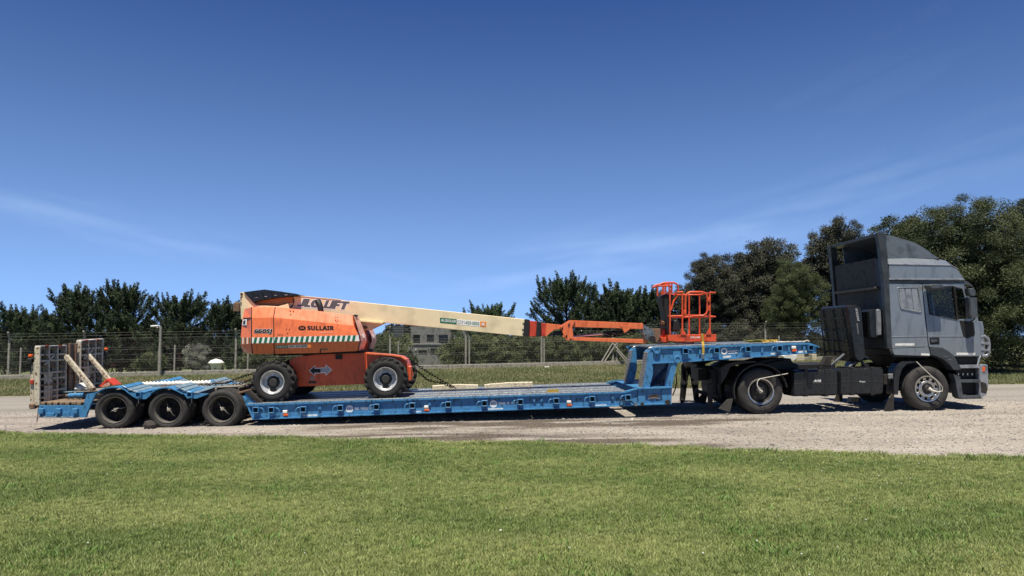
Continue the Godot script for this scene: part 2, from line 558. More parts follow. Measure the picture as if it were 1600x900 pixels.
	for k in ["lawn", "verge", "road", "gravel"]:
		M[k].vertex_color_use_as_albedo = true


# ---------------------------------------------------------------- ground
func sheet(called: String, m: Material, nx: int, near: Callable, far: Callable, nv: int, tint: Callable, vpow := 1.0) -> void:
	var xs := [-700.0, -420.0, -260.0, -160.0, -110.0, -80.0, -65.0, -52.0]      # coarse far out to both sides, fine in the middle
	for i in nx + 1: xs.append(lerpf(-40.0, 40.0, float(i) / nx))
	for v in [52.0, 65.0, 80.0, 110.0, 160.0, 260.0, 420.0, 700.0]: xs.append(v)
	var st := SurfaceTool.new()
	st.begin(Mesh.PRIMITIVE_TRIANGLES)
	st.set_smooth_group(0)
	var pts := []
	var cols := []
	for x: float in xs:
		var a: float = near.call(x)
		var b: float = far.call(x)
		var row := []
		var crow := []
		for j in nv + 1:
			var d := lerpf(a, b, pow(float(j) / nv, vpow))
			row.append(Vector3(x, gy(x, -d), -d))
			crow.append(tint.call(x, d))
		pts.append(row)
		cols.append(crow)
	for i in xs.size() - 1:
		for j in nv:
			for k in [[0, 0], [0, 1], [1, 1], [0, 0], [1, 1], [1, 0]]:
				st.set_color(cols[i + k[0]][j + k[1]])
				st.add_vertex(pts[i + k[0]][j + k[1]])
	obj(called, st, m, null, "structure")

var soil := FastNoiseLite.new()
var patchy := FastNoiseLite.new()

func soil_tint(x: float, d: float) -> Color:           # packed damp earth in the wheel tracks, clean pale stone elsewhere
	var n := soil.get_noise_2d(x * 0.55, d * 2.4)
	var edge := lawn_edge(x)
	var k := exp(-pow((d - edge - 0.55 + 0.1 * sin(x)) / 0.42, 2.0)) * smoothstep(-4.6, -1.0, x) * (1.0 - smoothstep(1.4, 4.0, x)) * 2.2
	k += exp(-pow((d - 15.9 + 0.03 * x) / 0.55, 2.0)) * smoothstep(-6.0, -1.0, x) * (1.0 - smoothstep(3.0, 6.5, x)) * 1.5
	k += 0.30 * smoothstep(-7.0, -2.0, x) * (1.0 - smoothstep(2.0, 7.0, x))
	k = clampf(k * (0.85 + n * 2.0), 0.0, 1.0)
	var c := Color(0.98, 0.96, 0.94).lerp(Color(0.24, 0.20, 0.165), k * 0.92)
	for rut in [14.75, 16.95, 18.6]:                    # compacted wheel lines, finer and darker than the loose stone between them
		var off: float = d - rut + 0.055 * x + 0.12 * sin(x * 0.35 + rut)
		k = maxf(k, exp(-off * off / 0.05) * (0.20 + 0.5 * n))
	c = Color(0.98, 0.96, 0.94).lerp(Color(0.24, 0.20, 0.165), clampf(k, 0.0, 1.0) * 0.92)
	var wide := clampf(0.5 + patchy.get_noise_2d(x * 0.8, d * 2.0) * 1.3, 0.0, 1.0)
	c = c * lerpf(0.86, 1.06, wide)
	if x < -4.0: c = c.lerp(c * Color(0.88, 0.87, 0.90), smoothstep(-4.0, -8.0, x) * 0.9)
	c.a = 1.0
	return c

func lawn_tint(x: float, d: float) -> Color:
	var n := clampf(0.5 + patchy.get_noise_2d(x * 0.9, d * 1.6) * 1.5, 0.0, 1.0)
	return Color(0.80, 0.95, 0.72).lerp(Color(1.12, 1.05, 0.95), n)

func ground() -> void:
	soil.seed = 5; soil.frequency = 0.6; soil.fractal_octaves = 4
	patchy.seed = 8; patchy.frequency = 0.35; patchy.fractal_octaves = 4
	var one := func(_x, _d): return Color(1, 1, 1)
	sheet("lawn", M.lawn, 240, func(_x): return -12.0, lawn_edge, 40, lawn_tint)
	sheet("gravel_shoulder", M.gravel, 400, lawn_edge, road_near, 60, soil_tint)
	sheet("road", M.road, 160, road_near, road_far, 30, func(x, d): return Color(1, 0.985, 0.95) * (0.80 + 0.40 * clampf(0.5 + patchy.get_noise_2d(x * 0.06, d * 2.6) * 1.5, 0, 1)))
	sheet("grass_verge", M.verge, 160, road_far, fence_d, 16, func(x, d): return Color(0.9, 1.0, 0.85).lerp(Color(1.1, 1.05, 0.95), clampf(0.5 + patchy.get_noise_2d(x * 0.4, d * 0.5) * 1.4, 0, 1)))
	sheet("field", M.field, 40, fence_d, func(_x): return 500.0, 60, one, 3.0)

func blade(st: SurfaceTool, at: Vector3, h: float, w: float, lean: Vector2, turn: float, c: Color) -> void:
	var s := Vector3(cos(turn), 0, sin(turn)) * w
	var m := at + Vector3(lean.x * 0.35, h * 0.6, lean.y * 0.35)
	var t := at + Vector3(lean.x, h, lean.y)
	var n := Vector3(-sin(turn), 0.4, cos(turn))
	st.set_color(c)
	quad(st, at - s, at + s, m + s * 0.75, m - s * 0.75, n)
	tri(st, m - s * 0.75, m + s * 0.75, t, n)

func tuft(sd: int, n: int, spread: float, h: float, w: float) -> ArrayMesh:
	rng.seed = sd
	var st := mb()
	for i in n:
		var a := rng.randf() * TAU
		var r := sqrt(rng.randf()) * spread
		var hh := h * rng.randf_range(0.55, 1.2)
		var l := Vector2.from_angle(rng.randf() * TAU) * hh * rng.randf_range(0.2, 0.9)
		var v := rng.randf_range(0.75, 1.15)
		var c := Color(v, v, v)
		if rng.randf() < 0.16: c = Color(1.75, 1.45, 1.4)
		blade(st, Vector3(cos(a) * r, -0.006, sin(a) * r), hh, w * rng.randf_range(0.7, 1.3), l, rng.randf() * TAU, c)
	st.generate_normals()
	return st.commit()

func grass() -> void:
	var kinds := [tuft(101, 16, 0.05, 0.034, 0.0020), tuft(102, 16, 0.05, 0.040, 0.0022), tuft(103, 12, 0.05, 0.028, 0.0022)]
	var xfs := [[], [], []]
	var cols := [[], [], []]
	rng.seed = 77
	for i in 210000:
		var d := rng.randf_range(4.2, 16.6)
		var hw := 0.74 * d + 1.6
		var x := rng.randf_range(-hw, hw)
		var e := lawn_edge(x)
		if d > e + 0.02 + 0.30 * pow(rng.randf(), 4.0): continue
		var k := i % 3
		var s := rng.randf_range(0.75, 1.2)
		if e - d < 0.35: s *= rng.randf_range(1.0, 1.9)
		var weed := rng.randf() < 0.02 and patchy.get_noise_2d(x * 2.3 + 40.0, d * 2.3) > 0.02
		if weed: s *= rng.randf_range(1.5, 2.2)
		var pn := clampf(0.5 + patchy.get_noise_2d(x * 0.9, d * 1.6) * 0.95, 0.0, 1.0)
		s *= lerpf(1.12, 0.88, pn)
		xfs[k].append(Transform3D(Basis(Vector3.UP, rng.randf() * TAU).scaled(Vector3(s, s, s)), Vector3(x, gy(x, -d), -d)))
		var c := Color(0.120, 0.175, 0.040).lerp(Color(0.300, 0.330, 0.118), clampf(pn + rng.randf_range(-0.45, 0.45), 0.0, 1.0))
		c = c * rng.randf_range(0.72, 1.3)
		if weed: c = Color(0.10, 0.20, 0.035) * rng.randf_range(0.8, 1.3)
		c.a = 1.0
		cols[k].append(c)
	var lg := wthing("lawn_grass", "short mown green lawn grass between the camera and the gravel", "grass")
	lg.set_meta("kind", "stuff")
	for k in 3:
		swarm("tufts", kinds[k], M.grass, xfs[k], cols[k], lg)
	var fx := []
	for i in 90:                                            # clover heads and bits of litter
		var d := rng.randf_range(4.6, 12.0)
		var x := rng.randf_range(-0.7, 0.7) * d
		if rng.randf() < 0.6: x = rng.randf_range(0.25, 0.7) * d
		var s := rng.randf_range(0.004, 0.009)
		if i == 0: x = -0.1; d = 6.6; s = 0.011
		fx.append(Transform3D(Basis(Vector3.UP, rng.randf() * TAU).scaled(Vector3(s, s, s)), Vector3(x, gy(x, -d) + 0.03, -d)))
	swarm("clover_heads", pebble(240), M.white, fx, [], lg)
	# rougher grass on the far verge
	var vk := [tuft(111, 14, 0.12, 0.09, 0.005), tuft(112, 14, 0.14, 0.12, 0.006)]
	var vx := [[], []]
	var vc := [[], []]
	for i in 60000:
		var d := rng.randf_range(24.0, 47.0)
		var x := rng.randf_range(-0.78, 0.78) * d
		if d < road_far(x) - 0.02 or d > fence_d(x) - 0.15: continue
		var k := i % 2
		var s := rng.randf_range(0.7, 1.3)
		vx[k].append(Transform3D(Basis(Vector3.UP, rng.randf() * TAU).scaled(Vector3(s, s, s)), Vector3(x, gy(x, -d), -d)))
		var pn := clampf(0.5 + patchy.get_noise_2d(x * 0.4, d * 0.5) * 1.4 + rng.randf_range(-0.3, 0.3), 0.0, 1.0)
		var c := Color(0.095, 0.118, 0.040).lerp(Color(0.185, 0.180, 0.085), pn)
		vc[k].append(c)
	var vg := wthing("verge_grass", "rough dry olive grass between the road and the fence", "grass")
	vg.set_meta("kind", "stuff")
	for k in 2:
		swarm("tufts", vk[k], M.grass, vx[k], vc[k], vg)

func pebble(sd: int) -> ArrayMesh:
	rng.seed = sd
	var st := mb()
	var pts := []
	for j in 2:
		var ring := []
		for i in 5:
			var a := TAU * (i + 0.5 * j) / 5.0
			ring.append(Vector3(cos(a) * rng.randf_range(0.7, 1.1), (0.5 if j else -0.25) * rng.randf_range(0.7, 1.2), sin(a) * rng.randf_range(0.6, 1.0)))
		pts.append(ring)
	var top := Vector3(0, 0.72, 0)
	for i in 5:
		var k := (i + 1) % 5
		var mid: Vector3 = pts[0][i] + pts[1][i]
		tri(st, pts[0][i], pts[0][k], pts[1][i], mid)
		tri(st, pts[1][i], pts[0][k], pts[1][k], mid)
		tri(st, pts[1][i], pts[1][k], top, Vector3.UP)
	st.generate_normals()
	return st.commit()

func stones() -> void:
	var kinds := [pebble(201), pebble(202), pebble(203)]
	var xfs := [[], [], []]
	var cols := [[], [], []]
	rng.seed = 55
	for i in 110000:
		var d := rng.randf_range(8.5, 21.6)
		var hw := 0.74 * d + 1.5
		var x := rng.randf_range(-hw, hw)
		if d < lawn_edge(x) + 0.03 or d > road_near(x) + 1.6 * pow(rng.randf(), 3.0): continue
		if x < -2.0 and rng.randf() < 0.35: continue
		var s := 0.0055 + 0.017 * pow(rng.randf(), 3.0)
		if rng.randf() < 0.004: s *= 2.0
		var k := i % 3
		var b := Basis(Vector3.UP, rng.randf() * TAU) * Basis(Vector3.RIGHT, rng.randf_range(-0.4, 0.4))
		xfs[k].append(Transform3D(b.scaled(Vector3(s, s * 0.8, s)), Vector3(x, gy(x, -d) + s * 0.1, -d)))
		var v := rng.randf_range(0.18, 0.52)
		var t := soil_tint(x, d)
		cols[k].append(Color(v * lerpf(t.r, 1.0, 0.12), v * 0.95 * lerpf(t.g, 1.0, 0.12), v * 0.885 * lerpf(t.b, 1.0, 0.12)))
	var m := mat(Color(1, 1, 1), 0.95)
	m.vertex_color_use_as_albedo = true
	var gr := wthing("loose_gravel", "pale loose stones strewn over the gravel under the truck", "gravel")
	gr.set_meta("kind", "stuff")
	for k in 3:
		swarm("pebbles", kinds[k], m, xfs[k], cols[k], gr)


# ---------------------------------------------------------------- wheels
func tyre_mesh(R: float, w: float, ri: float, lug := 0, grooves := 3) -> SurfaceTool:   # outer face at z = 0, tread towards -z
	var st := mb()
	var b := 0.012
	var pr := [Vector2(ri, -0.03), Vector2(ri + 0.012, -0.006), Vector2(lerpf(ri, R, 0.3), b), Vector2(lerpf(ri, R, 0.55), b + 0.004), Vector2(lerpf(ri, R, 0.74), b * 0.4), Vector2(lerpf(ri, R, 0.88), -0.012), Vector2(R - 0.012, -0.034), Vector2(R - 0.002, -0.05)]
	var tw := w - 0.1
	var n := grooves * 2 + 1
	for i in grooves:
		var z0 := -0.05 - tw * (2.0 * i + 1.6) / n
		var z1 := z0 - tw * 0.5 / n
		pr.append_array([Vector2(R, z0), Vector2(R - 0.014, z0 - 0.004), Vector2(R - 0.014, z1), Vector2(R, z1 - 0.004)])
	pr.append_array([Vector2(R - 0.002, -w + 0.05), Vector2(R - 0.012, -w + 0.034), Vector2(lerpf(ri, R, 0.55), -w), Vector2(ri, -w + 0.03)])
	lathe(st, pr, 56, Transform3D(), false)
	if lug > 0:                                        # deep chevron lugs and shoulder blocks
		for i in lug:
			for s in [0, 1]:
				var a: float = TAU * (i + 0.5 * s) / lug
				var bs := Basis(Vector3(0, 0, 1), a)
				var zc := -w * (0.27 if s == 0 else 0.73)
				bx(st, bs * Vector3(R + 0.012, 0, 0) + Vector3(0, 0, zc), Vector3(0.055, 0.10, w * 0.52), bs * Basis(Vector3.RIGHT, 0.5 if s == 0 else -0.5), 0.012)
				bx(st, bs * Vector3(R - 0.02, 0, 0) + Vector3(0, 0, -0.026 if s == 0 else -w + 0.026), Vector3(0.07, 0.085, 0.05), bs, 0.012)
	else:
		for i in 72:                                     # sipes cut into both shoulders
			var bs := Basis(Vector3(0, 0, 1), TAU * i / 72.0)
			for zc in [-0.052, -w + 0.052]:
				bx(st, bs * Vector3(R - 0.004, 0, 0) + Vector3(0, 0, zc), Vector3(0.014, 0.024, 0.034), bs, 0.004)
	return st

func bolts(st: SurfaceTool, n: int, r: float, z: float, s: float, a0 := 0.0) -> void:
	for i in n:
		var a := a0 + TAU * i / n
		lathe(st, [Vector2(0, z + s), Vector2(s * 0.9, z + s), Vector2(s, z + s * 0.8), Vector2(s, z - 0.01)], 6, Transform3D(Basis(), Vector3(cos(a) * r, sin(a) * r, 0)))

func wheel_node(parent: Node3D, at: Vector3, flip := false, spin := 0.0) -> Node3D:
	var o := sub("wheel", parent)
	o.position += at
	o.basis = (Basis(Vector3.UP, PI) if flip else Basis()) * Basis(Vector3(0, 0, 1), spin)
	return o

var kits := {}
func dish_wheel(parent: Node3D, at: Vector3, flip: bool, spin: float) -> void:       # dual wheel with a deep open dish
	if not kits.has("dish"):
		var t := tyre_mesh(0.43, 0.25, 0.285)
		for v in [tyre_mesh(0.43, 0.25, 0.285)]:
			v.generate_normals()
			t.append_from(v.commit(), 0, Transform3D(Basis(), Vector3(0, 0, -0.29)))
		t.generate_normals()
		var r := mb()
		lathe(r, [Vector2(0.262, -0.225), Vector2(0.262, -0.06), Vector2(0.270, -0.02), Vector2(0.284, 0.004), Vector2(0.292, 0.004), Vector2(0.294, -0.03)], 48)
		r.generate_normals()
		var h := mb()
		lathe(h, [Vector2(0, -0.06), Vector2(0.045, -0.06), Vector2(0.06, -0.075), Vector2(0.06, -0.16), Vector2(0.10, -0.18), Vector2(0.115, -0.225), Vector2(0.262, -0.226)], 32)
		bolts(h, 6, 0.085, -0.165, 0.012)
		for i in 6:                                        # spokes at the back of the dish
			var b := Basis(Vector3(0, 0, 1), TAU * i / 6.0)
			bx(h, b * Vector3(0.18, 0, -0.21), Vector3(0.15, 0.06, 0.03), b, 0.008)
		h.generate_normals()
		var c := tubes([Vector3(-0.16, -0.01, -0.17), Vector3(-0.10, 0.015, -0.10), Vector3(-0.05, -0.005, -0.055), Vector3(0, 0.0, -0.045), Vector3(0.05, 0.02, -0.06), Vector3(0.12, -0.005, -0.11), Vector3(0.17, -0.005, -0.17)], 0.0065, 6)
		tube(c, arc(Vector3(0, 0, -0.05), 0.03, 0, 330, 9), 0.0055, 5)
		c.generate_normals()
		kits.dish = [t.commit(), r.commit(), h.commit(), c.commit()]
	var o := wheel_node(parent, at, flip, spin)
	obj("tyre", kits.dish[0], M.tyre, o); obj("rim", kits.dish[1], M.rim_dusty, o); obj("hub", kits.dish[2], M.grime, o); obj("air_line", kits.dish[3], M.hose, o)

func lift_wheel(parent: Node3D, at: Vector3, flip: bool, spin: float) -> void:
	if not kits.has("lift"):
		var t := tyre_mesh(0.44, 0.40, 0.262, 18, 0)
		t.generate_normals()
		var r := mb()
		lathe(r, [Vector2(0.10, -0.10), Vector2(0.18, -0.105), Vector2(0.205, -0.09), Vector2(0.222, -0.05), Vector2(0.238, -0.035), Vector2(0.245, 0.0), Vector2(0.262, 0.008), Vector2(0.27, -0.01), Vector2(0.262, -0.04)], 44)
		r.generate_normals()
		var h := mb()
		lathe(h, [Vector2(0, -0.035), Vector2(0.075, -0.035), Vector2(0.09, -0.05), Vector2(0.09, -0.095), Vector2(0.14, -0.1)], 28)
		bx(h, Vector3(0, -0.13, -0.085), Vector3(0.13, 0.15, 0.03), Basis(), 0.01)
		h.generate_normals()
		var n := mb()
		bolts(n, 9, 0.135, -0.095, 0.013)
		n.generate_normals()
		kits.lift = [t.commit(), r.commit(), h.commit(), n.commit()]
	var o := wheel_node(parent, at, flip, spin)
	obj("tyre", kits.lift[0], M.tyre_dark, o); obj("rim", kits.lift[1], M.white_rim, o); obj("hub", kits.lift[2], M.hub_dark, o); obj("wheel_nuts", kits.lift[3], M.hub_dark, o, "stuff")

func truck_wheel(parent: Node3D, at: Vector3, flip: bool, front: bool, spin: float) -> void:
	var key := "front" if front else "rear"
	if not kits.has(key):
		var t := tyre_mesh(0.515, 0.29, 0.298, 0, 4)
		t.generate_normals()
		if not front:
			var t2 := tyre_mesh(0.515, 0.29, 0.298, 0, 4)
			t2.generate_normals()
			t.append_from(t2.commit(), 0, Transform3D(Basis(), Vector3(0, 0, -0.34)))
		var r := mb()
		var h := mb()
		if front:
			lathe(r, [Vector2(0.13, -0.015), Vector2(0.17, -0.012), Vector2(0.195, -0.03)], 40)
			for i in 10:                                     # spokes between the hand holes
				var b := Basis(Vector3(0, 0, 1), TAU * (i + 0.5) / 10.0)
				bx(r, b * Vector3(0.222, 0, -0.042), Vector3(0.07, 0.072, 0.02), b * Basis(Vector3.UP, -0.25), 0.006)
			lathe(r, [Vector2(0.246, -0.055), Vector2(0.262, -0.03), Vector2(0.272, 0.004), Vector2(0.300, 0.008), Vector2(0.306, -0.02)], 48)
			lathe(h, [Vector2(0, 0.05), Vector2(0.07, 0.05), Vector2(0.085, 0.035), Vector2(0.09, -0.02), Vector2(0.13, -0.022)], 28)
			lathe(h, [Vector2(0.12, -0.09), Vector2(0.27, -0.09)], 30)
		else:
			lathe(r, [Vector2(0.235, -0.17), Vector2(0.245, -0.06), Vector2(0.262, -0.03), Vector2(0.272, 0.0), Vector2(0.302, 0.008), Vector2(0.308, -0.02)], 48)
			lathe(h, [Vector2(0, 0.03), Vector2(0.07, 0.03), Vector2(0.088, 0.01), Vector2(0.092, -0.10), Vector2(0.19, -0.11), Vector2(0.235, -0.17)], 30)
			bolts(h, 8, 0.11, 0.0, 0.014)
		var n := mb()
		bolts(n, 10, 0.155 if front else 0.165, -0.014 if front else -0.115, 0.017)
		for s in [r, h, n]: s.generate_normals()
		kits[key] = [t.commit(), r.commit(), h.commit(), n.commit()]
	var o := wheel_node(parent, at, flip, spin)
	obj("tyre", kits[key][0], M.tyre, o)
	obj("rim", kits[key][1], M.alu, o)
	obj("hub", kits[key][2], M.hub_dark, o)
	obj("wheel_nuts", kits[key][3], M.alu if front else M.hub_dark, o, "stuff")


# ---------------------------------------------------------------- the low loader trailer
func pocket(parent: Node3D, px: float, py: float, hook: int, s := 1.0) -> void:       # stake pocket on the side rail with a rope hook
	var c := V(px, py, 0.02)
	var st := mb()
	var w := 0.115 * s
	for k in [-1.0, 1.0]:
		bx(st, c + Vector3(k * w * 0.5, 0, 0), Vector3(0.016, w + 0.016, 0.13), Basis(), 0.003)
		bx(st, c + Vector3(0, k * w * 0.5, 0), Vector3(w - 0.016, 0.016, 0.13), Basis(), 0.003)
	var p := obj("stake_pocket", st, M.blue, parent)
	obj("socket", box(c + Vector3(0, 0, -0.05), Vector3(w - 0.018, w - 0.018, 0.02), Basis(), 0.002), M.black, p)
	if hook != 0:
		var h := c + Vector3(hook * (w * 0.5 + 0.01), 0.035, 0.0)
		obj("rope_hook", tubes([h + Vector3(0, 0, -0.03), h + Vector3(0, 0, 0.0), h + Vector3(hook * 0.05, 0.004, 0.015), h + Vector3(hook * 0.085, -0.02, 0.018), h + Vector3(hook * 0.10, -0.06, 0.018), h + Vector3(hook * 0.10, -0.10, 0.016)], 0.013, 6), M.blue, parent)

func marker(parent: Node3D, px: float, py: float) -> void:
	var c := V(px, py, -0.01)
	var p := obj("marker_lamp", box(c + Vector3(0, 0.045, 0), Vector3(0.10, 0.065, 0.07), Basis(), 0.012), M.white, parent)
	obj("lens", box(c + Vector3(0.01, -0.02, 0.005), Vector3(0.11, 0.055, 0.05), Basis(), 0.012), M.amber, p)

func rail_emblem(parent: Node3D, px: float, py: float, words: Array, z: float) -> void:
	var c := V(px, py, z)
	var st := mb()
	lathe(st, [Vector2(0.0, 0.002), Vector2(0.052, 0.002), Vector2(0.082, 0.002), Vector2(0.083, 0.0)], 24, Transform3D(Basis(), c))
	var tx := mb()
	letter(tx, "GRS", bold, c + Vector3(-0.05, -0.03, 0.004), Vector3(0.10, 0, 0), Vector3(0, 0.06, 0))
	var x := c.x + 0.11
	for w in words:
		bx(st, Vector3(x + w * 0.5, c.y + 0.005 + 0.036 * (x - c.x), c.z + 0.001), Vector3(w, 0.05, 0.003), Basis(), 0.001)
		x += w + 0.035
	var o := obj("emblem", st, M.white_print, parent)
	obj("lettering", tx, M.blue, o)

func trailer() -> void:
	var base := V(600, 663, -1.5)
	base.z = -1.5
	var t := thing("low_loader_trailer", "blue low loader trailer with white loading ramps folded up at its rear", "trailer", base)
	# --- side rails of the low bed: flange, web, bottom flange
	for far in [false, true]:
		var zo := -3.0 if far else 0.0
		var sg := -1.0 if far else 1.0
		var rail := mb()
		var web := [383, 632.5, 394.5, 655, 1049, 631, 1050, 606.4, 996, 608.0, 976, 613.6, 385, 633.8]
		prism(rail, P2(web, 0.0), zo - sg * 0.042, zo - sg * 0.10)
		prism(rail, P2([383, 631.5, 385, 634.4, 976, 614.2, 996, 608.6, 1051, 606.4, 1050, 604.6, 995, 606.6, 975, 612.0], 0.0), zo + sg * 0.01, zo - sg * 0.12, 0.004)   # top flange
		prism(rail, P2([395, 655.8, 394, 653.8, 1049, 629.9, 1049, 631.9], 0.0), zo + sg * 0.03, zo - sg * 0.14, 0.004)     # bottom flange
		prism(rail, P2([379, 619, 394.5, 655.6, 397.5, 655.2, 383.5, 622], 0.0), zo, zo - sg * 0.14, 0.004)      # slanted end
		var rn := obj("side_rail", rail, M.blue, t)
		if not far:
			obj("rail_rib", plate([500, 645.6, 500, 651.6, 660, 646, 660, 640.0], -0.034, -0.05, 0.003), M.blue, rn)
			for px in [499.5, 671.0, 835.0, 846.0, 957.0]:
				var yy: float = 637.8 - (px - 500.0) * 0.0355
				obj("rail_bracket", plate([px - 2.2, yy - 4.0, px + 2.2, yy - 4.0, px + 2.2, yy + 1.8, px - 2.2, yy + 1.8], -0.012, -0.05, 0.003), M.blue, rn)
			for px in [617.0, 729.0, 841.0, 952.0]:
				var yy: float = 645.5 - (px - 617.0) * 0.0355
				obj("rail_pin", tubes([V(px, yy + 2.5, -0.015), V(px, yy - 4.0, -0.015), V(px + 0.6, yy - 5.6, -0.03)], 0.012, 6), M.blue, rn)
	# --- deck of the low bed: lengthways steel plates with the dirty boards between them
	var yL := V(384, 633.0, 0.0); var yR := V(978, 612.8, 0.0)
	var edge := [0.0, -0.42, -0.62, -1.12, -1.3, -1.72, -1.9, -2.4, -2.6, -3.0]
	var slope := atan2(yR.y - yL.y, yR.x - yL.x)
	var len := (yR - yL).length()
	var mid := (yL + yR) * 0.5
	var db := Basis(Vector3(0, 0, 1), slope)
	for i in edge.size() - 1:
		var w: float = edge[i] - edge[i + 1]
		var wide: bool = i % 2 == 0
		for k in 4:
			var seg := len / 4.0
			var st := box(mid + db * Vector3((k - 1.5) * seg, 0.012 if wide else 0.004, 0) + Vector3(0, 0, edge[i] - w * 0.5 - 0.0), Vector3(seg - 0.006, 0.05, w - 0.006), db, 0.004)
			obj("deck_plate", st, M.deck if wide else M.deck_dirt, t)
	obj("deck_frame", box(mid + Vector3(0, -0.18, -1.5), Vector3(len, 0.16, 1.2), db, 0.01), M.grime, t)
	for k in 9:
		obj("cross_member", box(mid + db * Vector3((k - 4) * len / 9.0, -0.12, 0) + Vector3(0, 0, -1.5), Vector3(0.09, 0.15, 2.7), db, 0.01), M.grime, t)
	# the two round-bottomed end curbs behind the bed
	obj("bed_kerb", plate([382, 612, 407, 633.0, 413, 632.7, 389, 610], -0.02, -0.5, 0.006), M.grime, t)
	obj("kerb_gusset", plate([383, 613.5, 384, 632.8, 404, 632.0], -0.05, -0.10, 0.004), M.blue, t)
	for px in [400.5, 424.6]: pocket(t, px, 640.4, 1)
	for p in [[474.5, 639.5], [532.0, 637.2], [588.5, 635.7], [644.5, 633.7], [700.5, 632.0], [757.0, 630.0], [813.0, 628.0], [869.0, 626.2], [925.0, 623.4], [981.0, 621.0]]:
		pocket(t, p[0], p[1], -1)
	for p in [[445.6, 646.6], [666.0, 639.2], [889.0, 631.4]]: marker(t, p[0], p[1])
	for p in [[473.0, 650.0, 23.0], [646.0, 644.2, 12.0], [762.0, 640.2, 24.0], [925.5, 634.6, 22.0]]:
		var sl: float = -0.036 * p[2]
		obj("reflector_tape", patch4([p[0], p[1] - 1.8, p[0] + p[2], p[1] - 1.8 + sl, p[0] + p[2], p[1] + 2.0 + sl, p[0], p[1] + 2.0], -0.03, 0.0, 0.02), M.white, t)
	rail_emblem(t, 546, 639, [0.10, 0.16, 0.06], -0.042)
	rail_emblem(t, 771, 631, [0.16, 0.05, 0.08, 0.12], -0.042)
	# --- tail: lowered platform with timber packing, behind the wheels
	var tl := V(61, 634, 0.0); var tr := V(128, 634.5, 0.0)
	var tm := (tl + tr) * 0.5
	obj("tail_frame", box(tm + Vector3(0, -0.05, -1.5), Vector3(tr.x - tl.x, 0.10, 2.9), Basis(), 0.01), M.navy, t)
	for far in [0.0, -2.94]:
		var tb := obj("tail_beam", plate([61, 633.5, 61, 651.6, 118, 652.8, 126, 651.5, 130, 634], 0.0, -0.06, 0.006), M.blue, t)
		if far < 0.0: tb.position.z += far
		else:
			obj("lower_flange", plate([61, 650, 61, 652.2, 118, 653.2, 118, 651], 0.05, -0.1, 0.004), M.blue_pale, tb)
			for px in [65.0, 92.0, 118.0]: obj("stake_bracket", box(V(px, 642, 0.03), Vector3(0.11, 0.11, 0.10), Basis(), 0.01), M.blue, tb)
			obj("bracket_plate", plate([71, 645, 71, 651, 84, 651, 84, 646], 0.05, 0.0, 0.006), M.blue, tb)
			obj("bracket_plate", plate([98, 644, 98, 651, 109, 651, 107, 644], 0.05, 0.0, 0.006), M.blue, tb)
	for i in 7:
		rng.seed = 300 + i
		for r in 2:
			obj("packing_timber", box(tm + Vector3(lerpf(-0.42, 0.36, i / 6.0), 0.035 + rng.randf() * 0.02, -0.55 - 1.0 * r), Vector3(0.105, 0.07, 0.96), Basis(Vector3.UP, rng.randf_range(-0.03, 0.03)), 0.012), M.wood, t)
	# the slanting front plate of the tail and the arches over the wheels
	for z in [0.0, -2.94]:
		var m := mb()
		for a in [[124.0, 652.0, 134.0, 652.4, 141.0, 633.0, 150.0, 614.6, 150.5, 613.2, 135.5, 615.6], [200.0, 613.6, 203.6, 617.4, 214.5, 623.8, 227.5, 623.7, 234.7, 618.0, 236.5, 614.0], [284.0, 614.2, 287.0, 616.0, 292.4, 622.8, 307.0, 622.8, 318.4, 618.6, 326.0, 615.2]]:
			prism(m, P2(a, 0.0), z, z - 0.06, 0.004)
		obj("spandrel", m, M.blue, t)
		var n := mb()
		for a in [[150.0, 613.4, 159.0, 607.8, 168.0, 605.0, 178.0, 603.9, 188.0, 604.9, 196.0, 608.4, 202.0, 613.8], [234.6, 614.2, 243.0, 608.2, 251.0, 605.6, 258.5, 604.7, 267.0, 605.8, 276.0, 609.4, 286.0, 614.6]]:
			for i in range(0, a.size() - 2, 2):
				prism(n, P2([a[i], a[i + 1], a[i + 2], a[i + 3], a[i + 2], a[i + 3] + 1.7, a[i], a[i + 1] + 1.7], 0.0), z + (0.02 if z == 0.0 else -0.08), z - 0.78 if z == 0.0 else z + 0.72)
		obj("wheel_arch", n, M.blue, t)
	for k in 2:
		var cx: float = [219.0, 302.0][k]
		pocket(t, [217.5, 297.5][k], 616.6, 0, 0.9)
		for z in [0.0, -2.22]:
			for i in 4:                                      # boards of chequer plate stepping down from the crest of the arch
				var bp: Array = [[194.5, 606.3, -0.42], [203.0, 610.2, -0.40], [211.5, 613.3, -0.22], [222.0, 614.6, 0.0]][i]
				var q := V(bp[0] + k * 84.0, bp[1] + k * 0.6, 0.0)
				obj("arch_board", box(Vector3(q.x, q.y + 0.04, z - 0.39), Vector3(0.112 if i < 3 else 0.16, 0.03, 0.80), Basis(Vector3(0, 0, 1), bp[2]) * Basis(Vector3.RIGHT, 0.05), 0.005), M.blue_pale if (i + k) % 3 else M.blue, t)
		obj("hanging_chain", tubes([V(cx - 2.5, 623.5, 0.02), V(cx - 2.4, 627.0, 0.03), V(cx - 2.9, 630.0, 0.02)], 0.012, 5), M.steel, t)
	var s0 := V(100, 612, -1.5); var s1 := V(385, 603, -1.5)
	obj("spine_beam", box((s0 + s1) * 0.5 + Vector3(0, -0.12, 0), Vector3(s1.x - s0.x, 0.26, 1.05), Basis(Vector3(0, 0, 1), atan2(s1.y - s0.y, s1.x - s0.x)), 0.015), M.deck_dirt, t)
